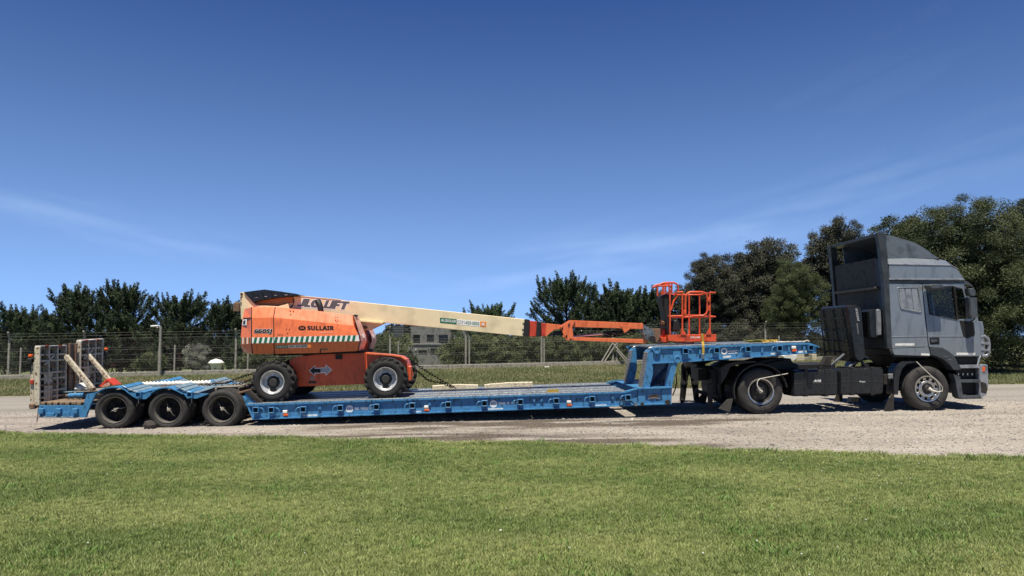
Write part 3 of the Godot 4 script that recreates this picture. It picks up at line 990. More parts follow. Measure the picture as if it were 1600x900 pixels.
	for i in 8:
		obj("spine_plate", box(s0.lerp(s1, (i + 0.5) / 8.0) + Vector3(0, 0.022, 0), Vector3(0.49, 0.016, 1.2), Basis(Vector3(0, 0, 1), atan2(s1.y - s0.y, s1.x - s0.x) + 0.01 * (i % 3 - 1)), 0.004), M.deck_dirt if i % 3 else M.blue_pale, t)
	for z in [-0.06, -2.94]:
		for c in [[178.0, 640.8], [262.0, 640.5], [346.0, 639.4]]:
			var q := V(c[0], c[1], -0.03)
			dish_wheel(t, Vector3(q.x, q.y, -0.03 if z > -1.0 else -2.97), z < -1.0, 0.3 if c[0] < 200.0 else (-1.0 if c[0] < 300.0 else -0.75))
			if z > -1.0: obj("axle", tubes([Vector3(q.x, q.y, -0.4), Vector3(q.x, q.y, -2.6)], 0.07, 10), M.grime, t)
	for zz in [-0.78, -2.12]:
		obj("hanger_plate", plate([126, 617, 392, 612, 392, 646, 372, 654, 330, 640, 290, 654, 246, 641, 206, 655, 160, 641, 132, 640], zz, zz - 0.12, 0.01), M.black, t)
	for c in [220.0, 304.0]:
		obj("air_tank", tubes([V(c, 647, -0.95), V(c, 647, -0.95) + Vector3(0, 0, -1.0)], 0.14, 14), M.black, t)
	# --- ramps folded upright at the rear
	var rx := V(57, 600, 0.0).x
	var y0 := V(57, 634, 0.0).y
	for r in 2:
		var zc: float = [-0.56, -2.15][r]
		var top: float = V(57, 541.8, 0.0).y - y0 + (0.0 if r == 0 else 0.13)
		var rp := sub("loading_ramp", t)
		rp.position += Vector3(rx, y0, zc)
		rp.basis = Basis(Vector3(0, 0, 1), 0.03 if r == 0 else -0.01) * Basis(Vector3.RIGHT, 0.0 if r == 0 else 0.03)
		var hw := 0.50
		for s in 4:
			obj("stringer", box(Vector3(0.0, top * 0.5, lerpf(hw, -hw, s / 3.0)), Vector3(0.12, top, 0.055), Basis(), 0.008), M.worn_white, rp)
		for i in 10:
			obj("rung", box(Vector3(0.012 + 0.01 * (i % 2), top * (0.02 + 0.105 * i), 0), Vector3(0.07, 0.042, hw * 2.0 - 0.06), Basis(), 0.008), M.worn_white if i % 3 else M.rusty, rp)
		obj("back_sheet", box(Vector3(-0.07, top * 0.5, 0), Vector3(0.012, top - 0.02, hw * 2.0), Basis(), 0.003), M.ramp_sheet, rp)
		obj("lattice_panel", box(Vector3(0.03, top * 0.28, 0.16), Vector3(0.02, top * 0.5, 0.30), Basis(), 0.006), M.worn_white, rp)
		obj("cross_brace", box(Vector3(0.055, top * 0.76, 0.17), Vector3(0.022, 0.045, 0.40), Basis(Vector3.RIGHT, 0.5), 0.006), M.worn_white, rp)
		obj("cross_brace", box(Vector3(0.055, top * 0.76, 0.17), Vector3(0.02, 0.045, 0.40), Basis(Vector3.RIGHT, -0.7), 0.006), M.rusty, rp)
		for i in 6:
			obj("warning_tape", box(Vector3(0.0, top + 0.012, lerpf(hw - 0.08, -hw + 0.08, i / 5.0)), Vector3(0.125, 0.022, hw / 3.0 - 0.004), Basis(), 0.004), M.red if i % 3 == 1 else M.white, rp)
		# the flap that hangs behind the ramp
		obj("outer_flap", box(Vector3(-0.15, top * 0.36, 0.0), Vector3(0.09, top * 0.74, hw * 2.0 - 0.1), Basis(Vector3(0, 0, 1), 0.015), 0.01), M.worn_white, rp)
		obj("tail_lamp", box(Vector3(-0.14, top * 0.40, hw - 0.03), Vector3(0.075, 0.10, 0.035), Basis(), 0.01), M.red, rp)
		obj("hinge", box(Vector3(-0.1, 0.0, 0.0), Vector3(0.16, 0.10, hw * 2.0 + 0.04), Basis(), 0.02), M.rusty, rp)
	obj("middle_panel", box(Vector3(rx - 0.04, y0 + 0.68, -1.36), Vector3(0.03, 1.30, 0.62), Basis(), 0.004), M.ramp_sheet, t)
	for z in [-1.24, -1.5]:
		obj("panel_post", box(Vector3(rx + 0.0, y0 + 0.68, z), Vector3(0.05, 1.32, 0.05), Basis(), 0.006), M.rusty, t)
	for a in [[102.5, 556.0, 145.0, 608.0, -1.0, 0.105], [134.5, 550.5, 177.0, 600.0, -1.95, 0.09]]:
		var p0 := V(a[0], a[1], a[4]); var p1 := V(a[2], a[3], a[4])
		var d := p1 - p0
		var st := box((p0 + p1) * 0.5, Vector3(d.length(), a[5], 0.10), Basis(Vector3(0, 0, 1), atan2(d.y, d.x)), 0.012)
		var arm := obj("ramp_arm", st, M.worn_white, t)
		obj("arm_pin", tubes([p1 + Vector3(0, 0, 0.09), p1 + Vector3(0, 0, -0.09)], 0.035, 10), M.rusty, arm)
	obj("ramp_cylinder", tubes([V(108, 618, -0.75), V(131, 617.5, -0.75)], 0.055, 12), M.blue, t)
	obj("cylinder_rod", tubes([V(103, 618, -0.75), V(110, 618, -0.75)], 0.03, 10), M.steel, t)
	for a in [[48.0, 556.0, -0.1, 545.0], [166.0, 545.5, -2.75, 530.0]]:
		var c := V(a[0], a[1], a[2])
		var pole := obj("lamp_stalk", tubes([c + Vector3(0, -0.35, 0), c + Vector3(0, 0.0, 0), c + Vector3(0.03 if a[0] < 100 else 0.10, 0.22, 0)], 0.014, 6), M.black, t)
		obj("lamp_mount", box(c + Vector3(0, -0.12, 0), Vector3(0.10, 0.13, 0.1), Basis(), 0.015), M.black, pole)
		obj("marker_lens", box(c, Vector3(0.085, 0.07, 0.09), Basis(), 0.02), M.amber, pole)
	obj("mud_rod", tubes([V(60, 636, 0.0), V(59, 650, 0.0), V(57.5, 659, 0.0)], 0.012, 5), M.rusty, t)
	obj("corner_pad", box(V(52, 634.5, -0.05), Vector3(0.11, 0.12, 0.14), Basis(), 0.02), M.rusty, t)
	# --- gooseneck: legs rising from the bed, then the long beam over the fifth wheel
	for z in [-0.02, -1.82]:
		var leg := obj("gooseneck_leg", plate([1003.5, 607.5, 1015.0, 606.6, 1020.8, 583.2, 1020.4, 551.0, 1024.0, 544.6, 1017.5, 545.2, 1012.4, 549.5], -0.02, -0.42, 0.01), M.blue, t)
		leg.position.z += z + 0.02
		for i in 22:                                       # worn ribbed treads up the leg
			var f := (i + 0.5) / 22.0
			var p := V(lerpf(1001.6, 1011.4, f), lerpf(606.0, 550.5, f), -0.02)
			obj("tread", box(p + Vector3(0.028, 0, -0.20), Vector3(0.05, 0.026, 0.40), Basis(Vector3(0, 0, 1), -0.17), 0.008), M.deck_dirt, leg)
		obj("pipe_hoop", tubes([V(1013, 553, -0.12), V(1012.5, 546.0, -0.12), V(1015.0, 543.6, -0.12), V(1019.0, 543.2, -0.12)], 0.018, 6), M.steel, leg)
	for z in [-0.02, -2.0]:
		var post := obj("gooseneck_post", plate([1041.0, 606.5, 1049.6, 606.2, 1059.0, 566.0, 1049.8, 566.0], -0.02, -0.3, 0.01), M.blue, t)
		post.position.z += z + 0.02
	obj("gooseneck_back_wall", box(V(1029, 588, -1.5), Vector3(0.10, 0.75, 1.5), Basis(Vector3(0, 0, 1), -0.16), 0.01), M.navy, t)
	obj("lifting_cylinder", tubes([V(1018, 604, -0.75), V(1050, 571, -0.75)], 0.10, 14), M.navy, t)
	obj("valve_block", box(V(1027, 602.5, -0.4), Vector3(0.12, 0.06, 0.12), Basis(Vector3(0, 0, 1), 0.4), 0.015), M.steel, t)
	obj("lit_bracket", plate([1027, 578, 1033, 575, 1031.5, 581], -0.5, -0.54, 0.004), M.blue_pale, t)
	# the block at the front of the bed
	var blk := obj("bed_nose", plate([997.5, 607.6, 1050, 605.8, 1049, 631.2, 999, 633.0], -0.03, -2.97, 0.008), M.blue, t)
	obj("nose_stiffener", plate([997, 608.5, 1008.3, 608.1, 1008.3, 632.4, 997, 632.8], 0.005, -0.04, 0.006), M.blue, blk)
	obj("nose_stiffener", plate([1034, 608.5, 1050, 607.8, 1049, 631.0, 1034, 631.6], 0.005, -0.04, 0.006), M.blue, blk)
	obj("nose_flange", plate([996.5, 608.4, 996.5, 606.0, 1051, 604.2, 1051, 606.6], 0.05, -0.3, 0.005), M.blue, blk)
	obj("nose_lower_flange", plate([996, 633.6, 996, 631.8, 1050, 629.6, 1050, 631.6], 0.05, -0.3, 0.005), M.blue, blk)
	obj("data_plate", plate([1012.5, 615.6, 1032.5, 615.0, 1032.2, 623.4, 1012.5, 623.8], -0.015, -0.035, 0.004), M.blue_pale, blk)
	obj("worn_label", plate([1015, 618.0, 1027.5, 616.2, 1027.5, 622.2, 1015, 622.6], -0.008, -0.02), M.wood, blk)
	for p in [[1043.0, 628.2, 0.055], [1003.0, 630.8, 0.035], [993.0, 631.8, 0.035]]:
		var st := mb()
		lathe(st, [Vector2(0, 0.06), Vector2(p[2], 0.06), Vector2(p[2] * 1.05, 0.04), Vector2(p[2] * 1.05, -0.06)], 16, Transform3D(Basis(), V(p[0], p[1], 0.0)))
		obj("nose_roller", st, M.grime if p[0] > 1000 else M.steel, t)
	obj("air_hose", tubes([V(974, 622, 0.02), V(970, 624, 0.05), V(968, 631, 0.06), V(969, 634, 0.03), V(974, 633, 0.03), V(973, 627, 0.04), V(980, 625, 0.05), V(986, 627, 0.05), V(991, 631, 0.03)], 0.013, 6), M.rubber, t)
	obj("air_hose", tubes([V(1056, 585, -0.4), V(1057.5, 596, -0.42), V(1055, 608, -0.45), V(1051, 618, -0.4)], 0.014, 6), M.rubber, t)
	# the beam
	var g0 := [1019.5, 546.5, 1019.5, 567.2, 1066.0, 565.0, 1275.5, 550.6, 1280.0, 547.0, 1279.3, 542.0, 1264.0, 537.6, 1026.0, 544.6]
	for far in [false, true]:
		var zo := -2.9 if far else 0.0
		var sg := -1.0 if far else 1.0
		var b := mb()
		prism(b, P2(g0, 0.0), zo - sg * 0.042, zo - sg * 0.10)
		prism(b, P2([1016.0, 546.4, 1016.5, 543.6, 1028.0, 542.4, 1265.0, 535.8, 1280.0, 540.6, 1281.0, 543.6, 1264.0, 538.4, 1028.0, 545.2], 0.0), zo, zo - sg * 0.2, 0.004)
		prism(b, P2([1019.0, 568.6, 1019.0, 566.6, 1066.0, 564.4, 1275.0, 549.8, 1276.0, 551.6, 1066.0, 566.4], 0.0), zo, zo - sg * 0.18, 0.004)
		var beam := obj("gooseneck_beam", b, M.blue, t)
		if not far:
			obj("beam_stiffener", plate([1051.6, 544.6, 1063.4, 544.2, 1063.4, 564.6, 1051.6, 565.4], -0.02, -0.06, 0.005), M.blue, beam)
			obj("rubber_nose", plate([1277, 541, 1281, 543.5, 1281, 548, 1277, 550], -0.02, -0.3, 0.01), M.rubber, beam)
			for px in [1094.0, 1191.0, 1233.0, 1257.0]:
				var yy: float = 549.5 - (px - 1094.0) * 0.031
				obj("beam_bracket", plate([px - 1.8, yy - 4.0, px + 1.8, yy - 4.0, px + 1.8, yy + 4.0, px - 1.8, yy + 4.0], -0.012, -0.05, 0.003), M.blue, beam)
			for p in [[1026.3, 547.6, 0.085], [1058.8, 561.4, 0.085]]:
				var st := mb()
				lathe(st, [Vector2(0, 0.0), Vector2(p[2] * 0.55, 0.0), Vector2(p[2] * 0.6, 0.012), Vector2(p[2] * 0.9, 0.012), Vector2(p[2], 0.0), Vector2(p[2], -0.1)], 22, Transform3D(Basis(), V(p[0], p[1], 0.0)))
				obj("pivot_pin", st, M.blue, beam)
	for a in [[1019, 543.4, 1150, 538.6], [1150, 538.6, 1262, 535.6]]:
		var p0 := V(a[0], a[1], 0.0); var p1 := V(a[2], a[3], 0.0)
		obj("gooseneck_deck", box((p0 + p1) * 0.5 + Vector3(0, 0.012, -1.45), Vector3((p1 - p0).length(), 0.03, 2.5), Basis(Vector3(0, 0, 1), atan2(p1.y - p0.y, p1.x - p0.x)), 0.004), M.deck, t)
	var q0 := V(1160, 552, 0.0); var q1 := V(1270, 546, 0.0)
	obj("skid_plate", box((q0 + q1) * 0.5 + Vector3(0, 0, -1.45), Vector3((q1 - q0).length(), 0.10, 1.6), Basis(Vector3(0, 0, 1), 0.05), 0.02), M.grime, t)
	pocket(t, 1070.6, 548.6, 1)
	for p in [[1119.0, 547.4], [1168.0, 545.4], [1217.0, 544.2]]: pocket(t, p[0], p[1], -1)
	pocket(t, 1266.0, 543.4, 0)
	marker(t, 1240.0, 546.0)
	for p in [[1129.5, 558.0, 12.5], [1204.5, 553.6, 9.0], [1247.5, 550.2, 13.0]]:
		obj("reflector_tape", patch4([p[0], p[1] - 1.8, p[0] + p[2], p[1] - 2.6, p[0] + p[2], p[1] + 0.6, p[0], p[1] + 1.4], -0.042, 0.006, 0.004), M.white, t)
	var em := mb()
	lathe(em, [Vector2(0.045, 0.002), Vector2(0.075, 0.002), Vector2(0.076, 0.0)], 20, Transform3D(Basis(), V(1131.5, 548.8, -0.040)))
	var sq := []                                        # a worn cursive word, no longer legible
	for i in 40:
		sq.append(V(1134.0 + i * 0.5, 549.2 - i * 0.04 + sin(i * 1.3) * 1.1, -0.040))
	tube(em, sq, 0.008, 4)
	for i in 3:
		bx(em, V(1140.0 + i * 5.0, 552.4 - i * 0.4, -0.040), Vector3(0.06, 0.014, 0.003), Basis(), 0.001)
	obj("emblem", em, M.white_print, t)


# ---------------------------------------------------------------- the boom lift
const LC := -1.395                                      # the lift's centre line

func mir(z: float) -> float:
	return 2.0 * LC - z

func pod(parent: Node3D, far: bool) -> Node3D:          # engine hood: facets that lean in above and below the striped band
	var zr := [-0.37, -0.25, -0.20, -0.20, -0.28]
	var cols := [
		[382.0, 483.0, 379.0, 499.0, 376.0, 527.0, 375.6, 538.0, 381.0, 550.5],
		[393.0, 480.0, 393.0, 496.7, 393.0, 527.3, 393.0, 537.2, 394.7, 553.2],
		[430.0, 480.0, 427.5, 496.0, 428.0, 526.6, 428.0, 536.6, 429.0, 553.2],
		[500.0, 486.3, 500.0, 503.2, 500.0, 525.0, 500.0, 534.8, 500.0, 551.4],
		[550.5, 492.5, 553.0, 509.0, 560.0, 523.4, 562.0, 532.8, 557.8, 548.4]]
	var st := mb()
	var rows := []
	for r in 5:
		var row := []
		for c in cols.size():
			var z: float = zr[r]
			if c == 0: z -= 0.30
			var v := V(cols[c][r * 2], cols[c][r * 2 + 1], zr[r] - (0.30 if c == 0 else 0.0))
			if far: v.z = mir(v.z)
			row.append(v)
		rows.append(row)
	var zi := -1.02
	if far: zi = mir(zi)
	var inner_top := []
	var inner_bot := []
	for c in cols.size():
		inner_top.append(Vector3(rows[0][c].x, rows[0][c].y - 0.004, zi))
		inner_bot.append(Vector3(rows[4][c].x, rows[4][c].y, zi))
	var o := Vector3(0, 0, -1.0 if far else 1.0)
	skin(st, [inner_top, rows[0]], Vector3.UP)
	skin(st, rows, o)
	skin(st, [rows[4], inner_bot], Vector3.DOWN)
	skin(st, [inner_bot, inner_top], -o)
	for c in [0, cols.size() - 1]:
		var loop := []
		for r in 5: loop.append(rows[r][c])
		loop.append(inner_bot[c]); loop.append(inner_top[c])
		fan(st, loop, Vector3(-1 if c == 0 else 1, 0, 0))
	return obj("engine_hood", st, M.orange, parent)

func boom_lift() -> void:
	var base := V(515, 628, LC)
	base.z = LC
	var t := thing("boom_lift", "orange and cream telescopic boom lift loaded on the blue trailer", "boom lift", base)
	# --- turntable hoods, with seams, striped band and prints
	var hood := pod(t, false)
	pod(t, true)
	for a in [[393.0, 480.0, 393.0, 496.7, 393.0, 527.0, 393.0, 537.2, 394.7, 553.2], [430.2, 480.0, 427.5, 496.0, 428.0, 526.6, 428.0, 536.6, 429.0, 553.2]]:
		var zr := [-0.37, -0.25, -0.20, -0.20, -0.28]
		var pts := []
		for r in 5: pts.append(V(a[r * 2], a[r * 2 + 1], zr[r] + 0.001))
		obj("door_seam", tubes(pts, 0.011, 5), M.rubber, hood)
	obj("tail_seam", tubes([V(380.0, 496.8, -0.52), V(386, 497.2, -0.375), V(393, 496.4, -0.248)], 0.010, 5), M.rubber, hood)
	var zs := -0.2
	var st := mb()
	var yl := func(x: float, k: float) -> float: return lerpf(527.2, 523.6, (x - 393.0) / 167.0) + k * 9.7
	prism(st, P2([393, yl.call(393.0, 0.02), 560, yl.call(560.0, 0.02), 561.5, yl.call(561.5, 0.96), 393, yl.call(393.0, 0.96)], zs), zs + 0.003, zs - 0.004)
	var band := obj("white_band", st, M.white_print, hood)
	var x := 396.0
	while x < 556.0:
		obj("stripe", patch4([x + 1.9, yl.call(x + 1.9, 0.02), x + 6.2, yl.call(x + 6.2, 0.02), x + 4.2, yl.call(x + 4.2, 0.96), x - 0.1, yl.call(x - 0.1, 0.96)], zs, 0.0055, 0.002), M.green, band)
		x += 8.1
	for i in 5:                                           # the band goes on round the tail corner
		var f0 := i / 5.0
		var quadpts := []
		for q in [[f0, 0.0], [f0 + 0.1, 0.0], [f0 + 0.1, 1.0], [f0, 1.0]]:
			var a := V(376.0, 527.0, -0.5).lerp(V(393, 527.3, -0.2), q[0])
			var b := V(375.6, 538.0, -0.5).lerp(V(393, 537.2, -0.2), q[0])
			quadpts.append(a.lerp(b, 0.02 + 0.94 * q[1]) + Vector3(-0.004, 0, 0.005))
		var s2 := mb()
		quad(s2, quadpts[0], quadpts[1], quadpts[2], quadpts[3], Vector3(-0.7, 0, 1))
		obj("stripe", s2, M.green if i % 2 == 0 else M.white_print, band)
	# lettering on the hood; the middle facet leans, so the prints follow its two edges
	var on := func(px: float, py: float) -> Vector3:
		var bend: float = lerpf(496.7, 496.0, clampf((px - 393.0) / 34.5, 0, 1)) + 7.2 * clampf((px - 427.5) / 72.5, 0, 1) + 5.8 * clampf((px - 500.0) / 53.0, 0, 1)
		var f := (py - bend) / (527.3 - (px - 393.0) * 0.0222 - bend)
		return V(px, py, lerpf(-0.25, -0.2, f) + 0.004)
	var pr := func(txt: String, x0: float, x1: float, y0: float, y1: float, lean: float, m: Material, outline: Material, fnt: Font) -> void:
		var p0: Vector3 = on.call(x0, y1)
		var u: Vector3 = on.call(x1, y1 - 0.0) - p0
		var v: Vector3 = on.call(x0 + lean, y0) - p0
		var a := mb()
		letter(a, txt, fnt, p0, u, v, 0.003)
		if fnt == bold:
			for k in 4: letter(a, txt, fnt, p0 + Vector3(0.005 * (1 if k % 2 else -1), 0.003 * (1 if k > 1 else -1), 0), u, v, 0.0022 + 0.0002 * k)
		var o := obj("lettering", a, m, hood)
		if outline:
			var b := mb()
			for k in 8:
				var d := Vector2.from_angle(TAU * k / 8.0) * 0.0095
				letter(b, txt, fnt, p0 + Vector3(d.x, d.y, 0), u, v, 0.0002 * k)
			obj("outline", b, outline, o)
	pr.call("660SJ", 396.6, 423.8, 514.4, 521.9, 1.6, M.print_dark, M.white_print, bold)
	pr.call("SULLAIR", 480.5, 521.5, 509.5, 515.6, 0.0, M.print_dark, null, bold)
	pr.call("2858", 433.0, 442.0, 522.0, 524.2, 0.0, M.print_dark, null, plainfont)
	pr.call("argentina", 500.0, 520.5, 518.0, 521.0, 0.0, M.orange_faded, null, plainfont)
	var em := mb()
	var ec: Vector3 = on.call(472.0, 512.5)
	lathe(em, [Vector2(0, 0.004), Vector2(1.0, 0.004), Vector2(1.0, 0.0)], 28, Transform3D(Basis().scaled(Vector3(0.082, 0.052, 1.0)), ec + Vector3(0, 0, 0.006)))
	var eo := obj("oval_emblem", em, M.print_dark, hood)
	var et := mb()
	letter(et, "SA", bold, ec + Vector3(-0.045, -0.022, 0.013), Vector3(0.09, 0, 0), Vector3(0.008, 0.044, 0))
	obj("lettering", et, M.orange, eo)
	var tsk := mb()
	quad(tsk, V(380.0, 499.6, -0.525), V(386.5, 498.4, -0.385), V(386.0, 507.8, -0.365), V(379.2, 508.4, -0.51), Vector3(-0.5, 0, 1))
	var sk := obj("tail_sticker", tsk, M.white_print, hood)
	sk.position += Vector3(-0.006, 0, 0.012)
	var tk2 := mb()
	quad(tk2, V(381.2, 501.0, -0.498), V(384.6, 500.4, -0.425), V(384.2, 506.5, -0.41), V(380.6, 506.9, -0.487), Vector3(-0.5, 0, 1))
	obj("print", tk2, M.print_dark, sk).position = Vector3(-0.003, 0, 0.004)
	# the phone sticker under the stripes, on the facet that leans inwards
	var und := func(px: float, py: float, lift: float) -> Vector3:
		return V(px, py, lerpf(-0.2, -0.28, clampf((py - 536.0) / 16.0, 0.0, 1.0)) + lift)
	for a in [[430.5, 450.0, M.green], [450.4, 480.5, M.white_print]]:
		var s3 := mb()
		quad(s3, und.call(a[0], 540.0 - (a[0] - 430.0) * 0.03, 0.006), und.call(a[1], 540.0 - (a[1] - 430.0) * 0.03, 0.006), und.call(a[1], 544.5 - (a[1] - 430.0) * 0.03, 0.006), und.call(a[0], 544.5 - (a[0] - 430.0) * 0.03, 0.006), Vector3(0, -0.3, 1))
		obj("phone_sticker", s3, a[2], hood)
	for a in [["ALQUILER", 432.0, 449.0, M.white_print, bold], ["0291-450-0800", 451.5, 479.5, M.print_dark, bold]]:
		var s4 := mb()
		var p0: Vector3 = und.call(a[1], 543.8 - (a[1] - 430.0) * 0.03, 0.010)
		letter(s4, a[0], a[4], p0, und.call(a[2], 543.8 - (a[2] - 430.0) * 0.03, 0.010) - p0, und.call(a[1], 540.7 - (a[1] - 430.0) * 0.03, 0.010) - p0)
		obj("lettering", s4, a[3], hood)
	obj("sun_symbol", starburst(und.call(483.5, 540.8, 0.01), 0.045), M.print_orange, hood)
	# latch, drilled holes, grab strap
	obj("hood_latch", box(V(506, 546.0, -0.245), Vector3(0.17, 0.022, 0.03), Basis(), 0.008), M.rubber, hood)
	obj("hood_latch", box(V(500.6, 548.5, -0.258), Vector3(0.02, 0.08, 0.03), Basis(), 0.008), M.rubber, hood)
	for p in [[453.5, 485.5], [458.0, 485.6], [454.2, 491.0], [447.8, 514.5], [452.2, 514.8], [449.0, 520.5], [524.0, 495.5], [527.2, 496.0], [524.8, 500.0], [500.6, 536.0]]:
		obj("rivet", box(V(p[0], p[1], -0.25 - maxf(0.0, (497.0 - p[1]) * 0.007) + clampf((p[1] - 500.0) / 25.0, 0, 1) * 0.05), Vector3(0.022, 0.022, 0.02), Basis(), 0.006), M.rubber, hood)
	# end cap of the hoods
	for far in [false, true]:
		var cap := mb()
		var pts := [[551.3, 494.0], [561.4, 525.0], [562.6, 532.8], [558.3, 547.8]]
		var row0 := []
		var row1 := []
		for i in 4:
			var z: float = [-0.37, -0.21, -0.21, -0.29][i]
			var v := V(pts[i][0] + 0.8, pts[i][1], z)
			var w := v
			w.z = -1.0
			if far:
				v.z = mir(v.z); w.z = mir(w.z)
			row0.append(v + Vector3(0.012, 0, 0)); row1.append(w + Vector3(0.012, 0, 0))
		skin(cap, [row0, row1], Vector3(1, 0, 0))
		var co := obj("hood_end", cap, M.orange_faded, t)
		var c2: Vector3 = row0[1].lerp(row1[1], 0.55)
		obj("warning_sticker", box(c2 + Vector3(0.0, 0.0, 0), Vector3(0.012, 0.09, 0.22), Basis(Vector3(0, 0, 1), 0.3), 0.002), M.white_print, co)
		obj("lifting_eye", box(row0[0].lerp(row1[0], 0.4) + Vector3(0.0, 0.02, 0), Vector3(0.05, 0.04, 0.30), Basis(), 0.01), M.grime, co)
	# counterweight across the tail
	var cw := mb()
	prism(cw, P2([384, 484, 378.5, 500, 376.5, 527, 377.5, 540, 384, 551, 398, 552, 398, 481], -0.6), -0.72, mir(-0.72), 0.03)
	obj("counterweight", cw, M.orange_faded, t)
	obj("turntable_deck", plate([400, 551, 566, 547, 566, 551.5, 440, 556], -0.6, mir(-0.6), 0.01), M.grime, t)
	var ring := mb()
	lathe(ring, [Vector2(0, 0.0), Vector2(0.6, 0.0), Vector2(0.62, -0.02), Vector2(0.62, -0.16)], 40, Transform3D(Basis(Vector3.RIGHT, -PI / 2), V(515, 550.0, LC)))
	obj("slew_ring", ring, M.black, t)
	obj("exhaust_pipe", tubes([V(501.5, 488.5, -0.62), V(500.5, 480, -0.62), V(498.5, 474, -0.64), V(496.5, 470.5, -0.68)], 0.066, 14), M.black, t)
	obj("exhaust_tip", tubes([V(497.2, 471.5, -0.67), V(496.2, 469.8, -0.70)], 0.05, 12), M.rubber, t)
	# --- uprights and boom
	for z in [-1.02, -1.70]:
		var up := obj("boom_upright", plate([374.5, 458.0, 377.0, 456.6, 381.5, 456.2, 399.0, 476.5, 434.0, 478.7, 450.0, 474.5, 452, 482, 452, 500, 385, 502, 376.5, 498.5], -1.02, -1.10, 0.008), M.cream, t)
		up.position.z += z + 1.02
		for p in [[377.6, 459.6], [376.6, 465.5], [376.8, 473.0]]:
			var s5 := mb()
			lathe(s5, [Vector2(0, 0.02), Vector2(0.028 if p[1] < 462 else 0.014, 0.02), Vector2(0.03 if p[1] < 462 else 0.016, -0.02)], 14, Transform3D(Basis(), V(p[0], p[1], -1.02)))
			obj("pivot_pin", s5, M.grime, up)
	obj("tail_valve", box(V(372.5, 480, -1.3), Vector3(0.16, 0.22, 0.3), Basis(), 0.02), M.rusty, t)
	var cov := obj("boom_cover", plate([380.8, 456.2, 412.7, 452.2, 434.0, 454.8, 462.0, 458.8, 466.4, 460.4, 466.0, 463.0, 456.0, 463.2, 440.0, 464.6, 424.0, 466.6, 408.0, 469.2, 395.3, 472.2], -0.98, -1.80, 0.02), M.black_plastic, t)
	for px in [398.0, 412.0, 427.0, 443.0]:
		obj("cover_rib", tubes([V(px - 4.0, 455.0, -0.975), V(px + 1.5, 465.0, -0.975)], 0.008, 5), M.black_plastic, cov)
	for p in [[400.0, 465.0], [415.0, 463.4], [430.5, 461.6], [447.0, 461.0]]:
		obj("cover_slot", box(V(p[0], p[1], -0.978), Vector3(0.075, 0.014, 0.012), Basis(Vector3(0, 0, 1), 0.05), 0.004), M.grey_light, cov)
	var shell := mb()
	prism(shell, P2([392, 470, 424, 466, 457, 462, 458, 472, 433, 479.4, 398, 478], -1.16), -1.16, -1.62, 0.03)
	obj("boom_knuckle", shell, mat(Color(0.66, 0.46, 0.30), 0.6), t)
	var bm := mb()
	prism(bm, P2([446, 466, 452, 463.6, 466.7, 462.0, 533, 468.6, 680, 484.2, 820, 498.6, 818, 525.5, 680, 511.9, 561, 500.6, 500, 496, 446, 490], -1.2), -1.2, -1.62, 0.018)
	var boom := obj("boom", bm, M.cream, t)
	obj("boom_top_plate", plate([466.7, 461.6, 533, 467.8, 533, 469.0, 466.7, 462.8], -1.19, -1.63, 0.004), M.cream, boom)
	obj("boom_edge_curve", tubes([V(458.5, 466, -1.195), V(459.5, 471, -1.195), V(457.5, 476.5, -1.195), V(454.0, 481, -1.195)], 0.012, 6), M.grime, boom)
	var sup := obj("boom_rest", plate([561, 502.0, 597.5, 505.6, 575.5, 516.0, 561, 515.0], -1.22, -1.26, 0.004), M.cream, t)
	var sup2 := obj("boom_rest", plate([561, 502.0, 597.5, 505.6, 575.5, 516.0, 561, 515.0], -1.22, -1.26, 0.004), M.cream, t)
	sup2.position.z -= 0.34
	obj("rest_flange", plate([560, 500.2, 598, 504.0, 597.5, 505.6, 561, 502.4], -1.12, -1.70, 0.004), M.cream, sup)
	obj("rest_latch", box(V(570, 511.5, -1.2), Vector3(0.12, 0.07, 0.05), Basis(), 0.012), M.rusty, sup)
	# writing on the boom
	var ln := func(px: float, k: float) -> Vector3:        # k = 0 at the top of the lettering, 1 at its foot
		return V(px, lerpf(466.9, 472.2, (px - 472.0) / 76.0) + k * 11.6, -1.199)
	for w in [["J", 465.0, 479.4], ["L", 475.8, 488.2], ["G", 484.6, 501.6], ["L", 505.8, 518.2], ["l", 514.8, 522.4], ["F", 519.4, 532.6], ["T", 529.8, 545.6]]:
		var p0: Vector3 = ln.call(w[1], 1.0)
		var u: Vector3 = ln.call(w[2] - 5.0, 1.0) - p0
		var v: Vector3 = ln.call(w[1] + 5.0, 0.0) - p0
		var a := mb()
		letter(a, w[0], bold, p0, u, v, 0.0036)
		for k in 4:
			letter(a, w[0], bold, p0 + Vector3(0.013 * (1 if k % 2 else -1), 0.009 * (1 if k > 1 else -1), 0), u, v, 0.0024 + 0.0002 * k)
		var o := obj("lettering", a, M.print_grey, boom)
		var b := mb()
		for k in 8:
			var d := Vector2.from_angle(TAU * k / 8.0 + 0.2) * 0.034
			letter(b, w[0], bold, p0 + Vector3(d.x, d.y, 0), u, v, 0.0002 * k)
		obj("outline", b, M.white_print, o)
	var by := func(px: float) -> float: return 496.2 + (px - 687.0) * 0.094
	for a in [[687.5, 713.5, M.green], [713.7, 750.0, M.white_print], [750.2, 759.5, M.print_orange]]:
		obj("phone_sticker", patch4([a[0], by.call(a[0]), a[1], by.call(a[1]), a[1], by.call(a[1]) + 8.2, a[0], by.call(a[0]) + 8.2], -1.2, 0.003, 0.003), a[2], boom)
